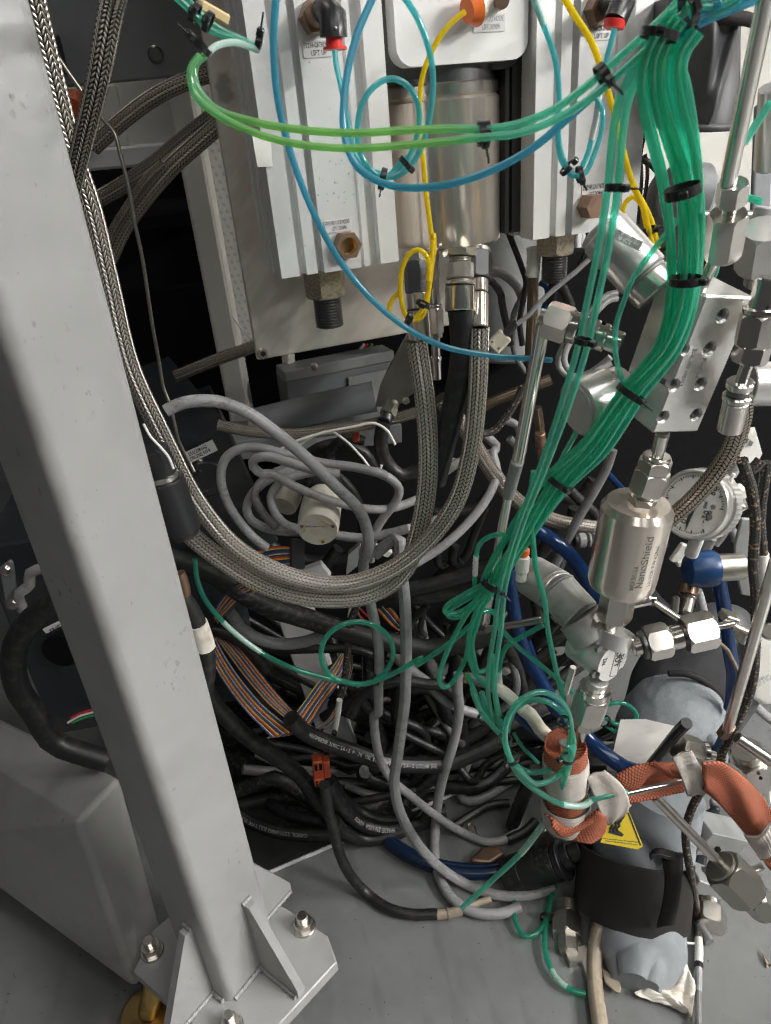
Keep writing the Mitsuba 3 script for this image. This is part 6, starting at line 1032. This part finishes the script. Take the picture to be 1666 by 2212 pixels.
# ------------------------------------------------------------------ heater tape, jacket and what is round it
k = thing('vertical_heater_tape', 'orange woven heater tape wound round an upright pipe with white bands', 'heater tape')
VT, VB = P('Q', 330, 270, .66), P('Q', 340, 800, .66)
def vt(t): return VT + (VB - VT) * t
def roll(nm, t0, t1, rp, m_, b=.003, bulge=.02):
    L = np.linalg.norm(vt(t1) - vt(t0)); r = rp * mpp(vt(.5)); mth = lathe([(0, L * .22), (r * .91, L * .2), (r * .93, 0), (r * .97, 0), (r, L * .12), (r * (1 + bulge), L * .5), (r, L * .88), (r * .93, L), (r * .4, L * .9)], 40)
    a = np.arctan2(mth.vertices[:, 1], mth.vertices[:, 0]); mth.vertices[:, :2] *= (1 + .018 * np.sin(3 * a + t0 * 9) + .012 * np.sin(7 * a + t0 * 5))[:, None]; mth.vertices[:, 2] += .0025 * np.sin(a + t0 * 11)
    uv = np.stack([a * r, mth.vertices[:, 2] + t0], 1)
    part(k, nm, place(mth, vt(t0), frame(VB - VT)), m_, smooth=True, uv=uv)
roll('tape_turn', .0, .27, 44, 'heat_tape'); roll('white_band', .16, .50, 48, 'white_cloth'); roll('tape_turn', .49, .68, 44, 'heat_tape'); roll('white_band', .65, .93, 53, 'white_cloth'); chain(k, vt(-.03), vt(.2), [('c', 13, 1, 'steel_bright', 'pipe_end')])
def ellip(nm, c, ax, r, L, m_, kk=k):
    mth = trimesh.creation.icosphere(3, 1.0); mth.vertices *= np.array([r, r * .8, L]); uv = mth.vertices[:, [0, 2]]; part(kk, nm, place(mth, c, frame(ax)), m_, smooth=True, uv=uv)
m, uv = strip(S('Q', (.62, .645), '230,720 260,790 330,850 420,880 500,895'), S('Q', (.69, .66), '210,760 250,820 310,860 400,900 520,905'), .002, 12); 
for nm, ea, eb in (('lower_fold', '300,850 400,800 470,740 540,690', '500,905 560,870 600,820 600,740'), ('lower_wrap', '200,720 300,770 420,770 500,740', '235,810 320,870 430,830 560,760')):
    m, uv = strip(S('Q', (.64, .63), ea), S('Q', (.625, .63), eb), .004, 14, wave=lambda u, v: .004 * np.sin(3.1 * u) + .003 * np.sin(3 * v + 2 * u)); part(k, nm, m, 'heat_tape', smooth=True, uv=uv)
ellip('bottom_turn', P('Q', 400, 800, .665), P('Q', 560, 780, .66) - P('Q', 230, 780, .665), 34 * mpp(VB), 66 * mpp(VB), 'heat_tape')
k = thing('horizontal_heater_tape', 'twisted orange woven heater tape along a steel tube with white bands', 'heater tape')
chain(k, P('Q', 730, 585, .655), P('Q', 1110, 505, .66), [('c', 9, 1, 'steel_bright', 'steel_tube')])
W_ = lambda amp: (lambda u, v: amp * np.sin(3.14 * u) * (1 + .4 * np.sin(7 * v)))
for nm, ea, eb, Ya, Yb in (('tape_turn', '660,470 750,420 870,390 980,390 1100,385', '720,560 800,560 870,480 960,440 1110,490', .66, .655), ('tape_turn', '880,395 940,440 1020,480 1110,490', '900,385 1000,388 1110,385', .655, .66), ('tape_turn', '700,560 820,560 960,520 1110,500', '720,655 850,630 980,600 1100,575', .665, .645)):
    m, uv = strip(S('Q', Ya, ea), S('Q', Yb, eb), .003, 16, wave=W_(.0045)); part(k, nm, m, 'heat_tape', smooth=True, uv=uv)
m, uv = strip(S('Q', .67, '660,480 850,440 1110,400'), S('Q', .67, '720,640 900,600 1110,560'), .003, 10); part(k, 'rear_layer', m, 'heat_tape', smooth=True, uv=uv)
def wband(nm, ea, eb, Y, m_='white_cloth', amp=.014, kk=None): m, uv = strip(S('Q', Y, ea), S('Q', Y, eb), .004, 16, wave=lambda u, v: amp * np.sin(3.14 * v) + .001 * np.sin(9 * u + 5 * v)); part(kk or k, nm, m, m_, smooth=True, uv=uv)
wband('white_band', '1025,355 1060,440 1090,520 1120,600', '1150,305 1200,400 1225,500 1225,590', .645)
wband('white_band', '465,480 500,560 530,640 560,700 620,790', '590,440 680,490 720,560 720,640 660,760', .645)
k = thing('right_heater_tape', 'broad orange woven heater tape slanting out at the right edge', 'heater tape')
for nm, ea, eb, amp in (('tape', '1222,560 1270,595 1335,655 1420,760 1500,850', '1215,385 1330,372 1430,428 1530,520 1620,620 1690,735', .016),): m, uv = strip(S('Q', .63, ea), S('Q', .63, eb), .004, 20, wave=lambda u, v: .007 * np.sin(3.14 * u) + .003 * np.sin(6 * v + 7 * u)); part(k, nm, m, 'heat_tape', smooth=True, uv=uv)
wband('white_band', '1490,860 1540,830 1610,780 1690,740', '1590,1010 1630,960 1680,900 1760,860', .615, amp=.012)
m, uv = strip(S('Q', .625, '1590,980 1640,1060 1700,1120'), S('Q', .625, '1670,900 1720,960 1780,1000'), .004, 12, wave=W_(.01)); part(k, 'tape_end', m, 'heat_tape', smooth=True, uv=uv)
# grey cloth jacket on the upright pipe
def jacket(pts, radii, m_, key, nm, amp, seed, sides=170, flat=1.0, still=0):
    q = spline(pts, .003); t, n, b = frames(q); m_n = len(q); rr = np.interp(np.linspace(0, 1, m_n), np.linspace(0, 1, len(radii)), radii); a = np.linspace(0, 2 * math.pi, sides, endpoint=False)
    s = np.linspace(0, 1, m_n)[:, None] * np.ones(sides); A = a[None, :] * np.ones((m_n, 1)); base = np.stack([np.cos(A) * 2.2, np.sin(A) * 2.2, s * 5], -1)
    f = nfbm(base * .55, 2, seed) - .5; fo = np.abs(nfbm(base * np.array([.6, .6, .38]) + 7, 1, seed + 3) - .5) * 2
    amp = amp * np.clip(np.abs(s - still) / .25, 0, 1)
    R = rr[:, None] * (1 + amp * 1.1 * f - 1.3 * amp * (1 - fo) ** 4)
    v = q[:, None] + R[..., None] * (np.cos(A)[..., None] * n[:, None] + np.sin(A)[..., None] * b[:, None] * flat)
    i = np.arange(m_n - 1)[:, None] * sides + np.arange(sides)[None]; j = np.arange(m_n - 1)[:, None] * sides + (np.arange(sides)[None] + 1) % sides
    F = np.concatenate([np.stack([i, j, j + sides], -1).reshape(-1, 3), np.stack([i, j + sides, i + sides], -1).reshape(-1, 3)]); V = np.vstack([v.reshape(-1, 3), q[:1], q[-1:]]); L = len(V)
    c0 = np.stack([np.arange(sides), (np.arange(sides) + 1) % sides, np.full(sides, L - 2)], 1)[:, ::-1]; e0 = (m_n - 1) * sides; c1 = np.stack([e0 + np.arange(sides), e0 + (np.arange(sides) + 1) % sides, np.full(sides, L - 1)], 1)
    return part(key, nm, trimesh.Trimesh(V, np.vstack([F, c0, c1]), process=False), m_, smooth=50)
k = thing('heater_jacket', 'grey cloth heater jacket with black belt standing below the orange tape', 'heater jacket')
kq = mpp(P('Q', 800, 1200, .76))
JP = S('Q', (.80, .74), '960,560 900,720 830,900 785,1100 765,1300 795,1500 815,1700 800,1850')
jacket(JP[:4], [90 * kq, 100 * kq, 106 * kq, 98 * kq], 'jacket_cloth', k, 'upper_cloth', .14, 3, still=1)
jacket(JP[3:], [84 * kq, 86 * kq, 98 * kq, 86 * kq, 48 * kq], 'jacket_cloth', k, 'lower_cloth', .15, 8, still=0)
B0, B1 = P('Q', 790, 960, .77), P('Q', 757, 1375, .75); r = 114 * kq
mth = lathe([(r * .99, 0), (r * 1.02, .002), (r * 1.03, np.linalg.norm(B1 - B0) * .5), (r * 1.02, np.linalg.norm(B1 - B0) - .002), (r * 1.0, np.linalg.norm(B1 - B0)), (r * .92, np.linalg.norm(B1 - B0) * .98), (r * .95, .004), (r * .99, 0)], 64); part(k, 'belt', place(mth, B0, frame(B1 - B0)), 'black_velcro', smooth=40)
m, uv = strip(S('Q', (.645, .62), '1090,975 1085,1100 1060,1280 1030,1440'), S('Q', (.665, .64), '960,985 990,1150 985,1300 940,1460'), .006, 10, wave=lambda u, v: .010 * np.sin(3.14 * u)); part(k, 'belt_flap', m, 'black_velcro', smooth=True)
m, uv = strip(S('Q', (.66, .65), '880,985 960,960 1030,955 1085,975'), S('Q', (.645, .64), '880,1010 960,1005 1020,1000 1085,990'), .005, 8, wave=lambda u, v: .004 * np.sin(6 * v)); part(k, 'belt_fold', m, 'rubber', smooth=True)
m, uv = strip(S('Q', .735, '1060,1560 1100,1660 1140,1780 1170,1850 1160,1960 1150,2040'), S('Q', .735, '1040,1640 1000,1740 900,1830 780,1880 950,1940 1110,2000'), .002, 50, step=.002, wave=lambda u, v: .006 * np.sin(9 * u + 3 * v) + .0035 * np.abs(np.sin(13 * u - 9 * v)) + .002 * np.abs(np.sin(31 * v + 12 * u))); part(k, 'liner', m, 'liner_cloth', smooth=True)
m, uv = strip(S('Q', .73, '570,1720 640,1770 680,1800 695,1850'), S('Q', .73, '590,1820 630,1850 660,1880 690,1880'), .003, 8); part(k, 'liner_scrap', m, 'pvc_tan', smooth=True)
# warning sign
k = thing('warning_sign', 'yellow triangular warning sign with black border on the grey jacket', 'sign')
sp = lambda x, y, d=0: P('Q', x, y, .645) - FWD * d
part(k, 'plate', hull(np.vstack([[sp(*q) for q in ((740, 690), (838, 930), (800, 950), (560, 905), (600, 800))], [sp(*q, -.001) for q in ((740, 690), (838, 930), (800, 950), (560, 905), (600, 800))]])), 'yellow_sign', smooth=False)
def line(a, b, w, m_='ink', nm='border'): a, b = sp(*a, .0005), sp(*b, .0005); part(k, nm, obox(a, b - a, unit(np.cross(b - a, FWD)) * w, .0006, .0001), m_)
line((735, 715), (815, 925), .0022); line((575, 880), (800, 905), .0022); line((590, 895), (795, 920), .001)
m = hull([sp(x, y, d) for d in (.0005, .0009) for x, y in ((610, 840), (700, 865), (710, 850), (640, 800))]); part(k, 'pictogram', m, 'ink', smooth=False)
for i in range(3): part(k, 'heat_wave', sweep(np.array([sp(630 + 22 * i, 830, .001), sp(622 + 22 * i, 810, .001), sp(640 + 22 * i, 795, .001), sp(632 + 22 * i, 775, .001), sp(650 + 22 * i, 765, .001)]), .0012, 8)[0], 'ink', smooth=True)
m = hull([sp(x, y, d) for d in (.0005, .0009) for x, y in ((650, 780), (715, 715), (720, 730), (680, 790))]); part(k, 'pictogram', m, 'ink', smooth=False)
solo('white_strip', hull([P('Q', x, y, Y) for Y in (.637, .639) for x, y in ((650, 765), (660, 745), (755, 655), (765, 665))]), 'label_paper', 'narrow white plastic strip beside the yellow warning sign', 'strip')
# grey weave cushion
k = thing('grey_cushion', 'domed grey woven cloth cushion with black seam behind the steel nuts', 'heater jacket')
c0 = P('L', 1060, 1690, .86); mth = trimesh.creation.icosphere(5, 1.0); v = mth.vertices; f = nfbm(v * 2.5 + 3, 4, 2) - .5
kk = mpp(c0); mth.vertices = v * np.array([.097, .085, .122])[None] * (1 + .10 * f)[:, None]; part(k, 'dome', place(mth, c0 + np.array([.004, .02, -.052]), np.eye(3)), 'jacket_weave', smooth=True)
part(k, 'seam', sweep(S('L', (.885, .875), '1000,1372 1110,1374 1215,1410 1310,1485 1372,1590 1395,1700'), [.005, .006, .007, .005], 10)[0], 'black_velcro', smooth=True)
mth = trimesh.creation.icosphere(4, 1.0); v = mth.vertices; f = nfbm(v * 2 + 9, 3, 5) - .5; mth.vertices = v * np.array([.115, .07, .17])[None] * (1 + .12 * f)[:, None]; part(k, 'rear_flap', place(mth, P('L', 1170, 1460, .95), frame([.3, .1, 1])), 'cover_cloth', smooth=True)
solo('pale_card', hull([P('Q', x, y, Y) for Y in (.775, .777) for x, y in ((690, 108), (850, 105), (1045, 150), (1070, 190), (870, 390), (700, 400), (640, 330))]), 'white_tag', 'blank pale grey card lying before the grey cushion', 'card')
tube('black_rod', S('Q', (.70, .74), '1120,130 1060,190 980,290 890,400'), 24, 'black_plastic', 'black round handle rod before the pale card', 'handle', sides=20)
k = thing('olive_fitting', 'olive grey nut with bright collar behind the upper white band', 'fitting'); chain(k, P('Q', 1060, 280, .72), P('Q', 1300, 350, .72), [('h', 30, .55, 'nickel', 'nut'), ('c', 26, .16, 'steel_bright', 'collar'), ('c', 12, .3, 'steel_bright', 'stem')])
# right lower fittings
k = thing('slanting_tube', 'slanting steel tube ending in an olive hexagon nut, lower right', 'pipe'); chain(k, P('Q', 915, 610, .665), P('Q', 1345, 1050, .62), [('c', 11, 1, 'steel_satin', 'tube')]); chain(k, P('Q', 1330, 1050, .62), P('Q', 1520, 1240, .60), [('c', 36, .1, 'olive_steel', 'shoulder'), ('h', 47, 1, 'olive_steel', 'nut', .2)]); chain(k, P('Q', 1520, 1215, .60), P('Q', 1560, 1260, .60), [('c', 17, 1, 'steel_bright', 'neck')]); chain(k, P('Q', 1550, 1250, .60), P('Q', 1640, 1350, .59), [('h', 34, 1, 'olive_steel', 'end_nut', .5)])
k = thing('stud_pin', 'short bright pin beside the olive hexagon nut', 'pin'); chain(k, P('Q', 1530, 1095, .66), P('Q', 1620, 1060, .66), [('c', 9, 1, 'steel_bright', 'pin')])
k = thing('upper_block', 'grey square metal block with a hole, right of the jacket, upper one', 'block'); o_ = P('Q', 1290, 845, .74); part(k, 'body', obox(o_, P('Q', 1530, 900, .75) - o_, P('Q', 1290, 1000, .74) - o_, .05), 'dull_grey'); q = P('Q', 1320, 950, .738); part(k, 'hole', cyl(q, q - FWD * .001, .005), 'cabinet_inside'); lettering(k, '1-2', P('Q', 1490, 960, .745), P('Q', 1510, 900, .745) - P('Q', 1490, 960, .745), RGT, .006, 'ink_grey')
k = thing('lower_block', 'grey square metal block with a hole, right of the jacket, lower one', 'block'); o_ = P('Q', 1205, 1150, .74); part(k, 'body', obox(o_, P('Q', 1420, 1240, .75) - o_, P('Q', 1200, 1250, .74) - o_, .05), 'dull_grey'); part(k, 'top_ring', cyl(P('Q', 1270, 1160, .76), P('Q', 1290, 1120, .765), .022, b=.002), 'dull_grey'); q = P('Q', 1215, 1262, .738); part(k, 'hole', cyl(q, q - FWD * .001, .005), 'cabinet_inside'); lettering(k, '1-5', P('Q', 1380, 1290, .745), P('Q', 1400, 1240, .745) - P('Q', 1380, 1290, .745), RGT, .006, 'ink_grey')
k = thing('corner_nut', 'steel nut with threaded neck under the lower grey block', 'fitting'); chain(k, P('Q', 1270, 1290, .75), P('Q', 1270, 1460, .74), [('s', 24, .3, 'steel_satin'), ('h', 34, .7, 'steel_satin', 'nut', .5)])
k = thing('top_right_nut', 'steel hexagon nut with weep hole at the right edge under the steel tube', 'fitting'); chain(k, P('Q', 1510, 300, .72), P('Q', 1560, 500, .72), [('c', 32, .25, 'nickel', 'shoulder'), ('h', 44, .9, 'steel_satin', 'nut', .1)]); q = P('Q', 1600, 487, .69); part(k, 'weep_hole', sphere(q, .0026, 1), 'cabinet_inside'); chain(k, P('Q', 1630, 480, .72), P('Q', 1640, 630, .72), [('c', 12, 1, 'steel_bright', 'tube')])
k = thing('right_cross_tube', 'steel tube slanting out at the right edge above the heater tape', 'pipe'); chain(k, P('Q', 1445, 225, .68), P('Q', 1700, 400, .66), [('c', 13, 1, 'steel_satin', 'tube')])
solo('foil_scrap', solid(S('Q', .74, '1400,290 1500,280 1560,340 1430,370'), .006), 'nickel', 'crumpled foil scrap beside the long black loom', 'foil')
k = thing('dark_clamp', 'dark green grey clamp behind the orange tape, right of the jacket', 'clamp'); part(k, 'arm', solid(S('Q', .80, '1260,720 1310,690 1300,860 1240,880'), .006), 'paint_black'); part(k, 'arm', solid(S('Q', .82, '1290,640 1420,700 1400,800 1300,760'), .006), 'paint_grey_dark')
solo('dark_clamp', solid(S('Q', .80, '1190,1010 1230,1010 1190,1200 1170,1180'), .006), 'paint_black', 'dark clamp leg behind the long loom', 'clamp')
tube('grey_stub', S('Q', .76, '1200,1440 1240,1500 1270,1550'), 20, 'pvc_dark', 'dark grey angled stub behind the loom tail', 'stub')
tube('wire', S('Q', .74, '1070,1530 1120,1555 1180,1560'), 5, 'wire_white', 'thin frayed white thread beside the jacket hem', 'wire')
solo('machine_foot', vbox('Q', 1090, 1560, 1200, 1750, .80, .06), 'paint_mid', 'grey metal foot behind the loom tail', 'foot')
k = thing('floor_chip', 'tiny tan paint chip on the floor at the right edge', 'chip'); q = P('Q', 1640, 1720, 'z0.003'); part(k, 'chip', hull([q, q + [.008, .002, .001], q + [.004, .03, .001], q + [.002, .012, .004]]), 'pvc_tan')
# left of the jacket
k = thing('floor_fitting', 'steel hexagon nut with open threaded top left of the jacket', 'fitting'); chain(k, P('Q', 345, 1300, .80), P('Q', 345, 1520, .77), [('s', 26, .4, 'nickel', 'thread'), ('h', 34, .6, 'steel_satin', 'nut', .1)]); part(k, 'bore', cyl(P('Q', 345, 1298, .80), P('Q', 345, 1292, .801), .010, .009), 'cabinet_inside'); chain(k, P('Q', 350, 1510, .78), P('Q', 355, 1620, .77), [('h', 22, 1, 'nickel', 'lower_nut')])
part(k, 'bracket', obox(P('Q', 322, 1600, .755), P('Q', 470, 1560, .76) - P('Q', 322, 1600, .755), P('Q', 325, 1705, .755) - P('Q', 322, 1600, .755), .03), 'steel_satin'); part(k, 'leg', obox(P('Q', 418, 1630, .76), P('Q', 478, 1620, .765) - P('Q', 418, 1630, .76), P('Q', 420, 1800, .76) - P('Q', 418, 1630, .76), .03), 'steel_satin')
tube('beige_cable', S('Q', (.70, .62), '640,1400 600,1390 560,1450 530,1560 520,1700 525,1850 545,2000 565,2140'), 33, 'pvc_tan', 'thick beige cable in front of the jacket going to the floor', 'cable', sides=18)
k = thing('black_coupling', 'black ribbed coupling on a cable left of the jacket belt', 'coupling'); chain(k, P('Q', -30, 1120, .80), P('Q', 330, 1010, .78), [('c', 40, .7, 'rubber', 'rear'), ('k', 40, 1.4, 'rubber_dusty', 'grip'), ('c', 38, .2, 'black_plastic', 'collar'), ('c', 42, .1, 'black_plastic', 'rim')]); chain(k, P('Q', 320, 1010, .78), P('Q', 440, 950, .78), [('c', 28, .5, 'black_plastic', 'neck'), ('c', 20, .7, 'rubber', 'cable')])
solo('frayed_foil', solid(S('O', .86, '1170,1010 1240,960 1300,1030 1200,1070'), .008), 'nickel', 'crumpled dark foil beside the black coupling', 'foil')
solo('brown_valve', solid(S('O', .95, '780,1150 850,1090 930,1075 960,1110 880,1160'), .006), 'bronze', 'dark brown valve body lying deep behind the pale cables', 'valve')
k = thing('hook_wire', 'small brass wire hook standing behind the pale cables', 'hook'); part(k, 'wire', sweep(S('O', .98, '745,960 745,920 765,915 790,940 795,980'), .0014, 8)[0], 'brass', smooth=True)
# added overhead slab, outside the picture, that keeps light off the cables
k = thing('added_shade_slab', 'added unseen grey slab above the lift cylinders that shades the cables', 'shade slab')
part(k, 'underside', place(bbox(1.25, 1.1, .06, .005), mw(.50, -.60, 1.60 - M0[2]), RM), 'paint_mid')
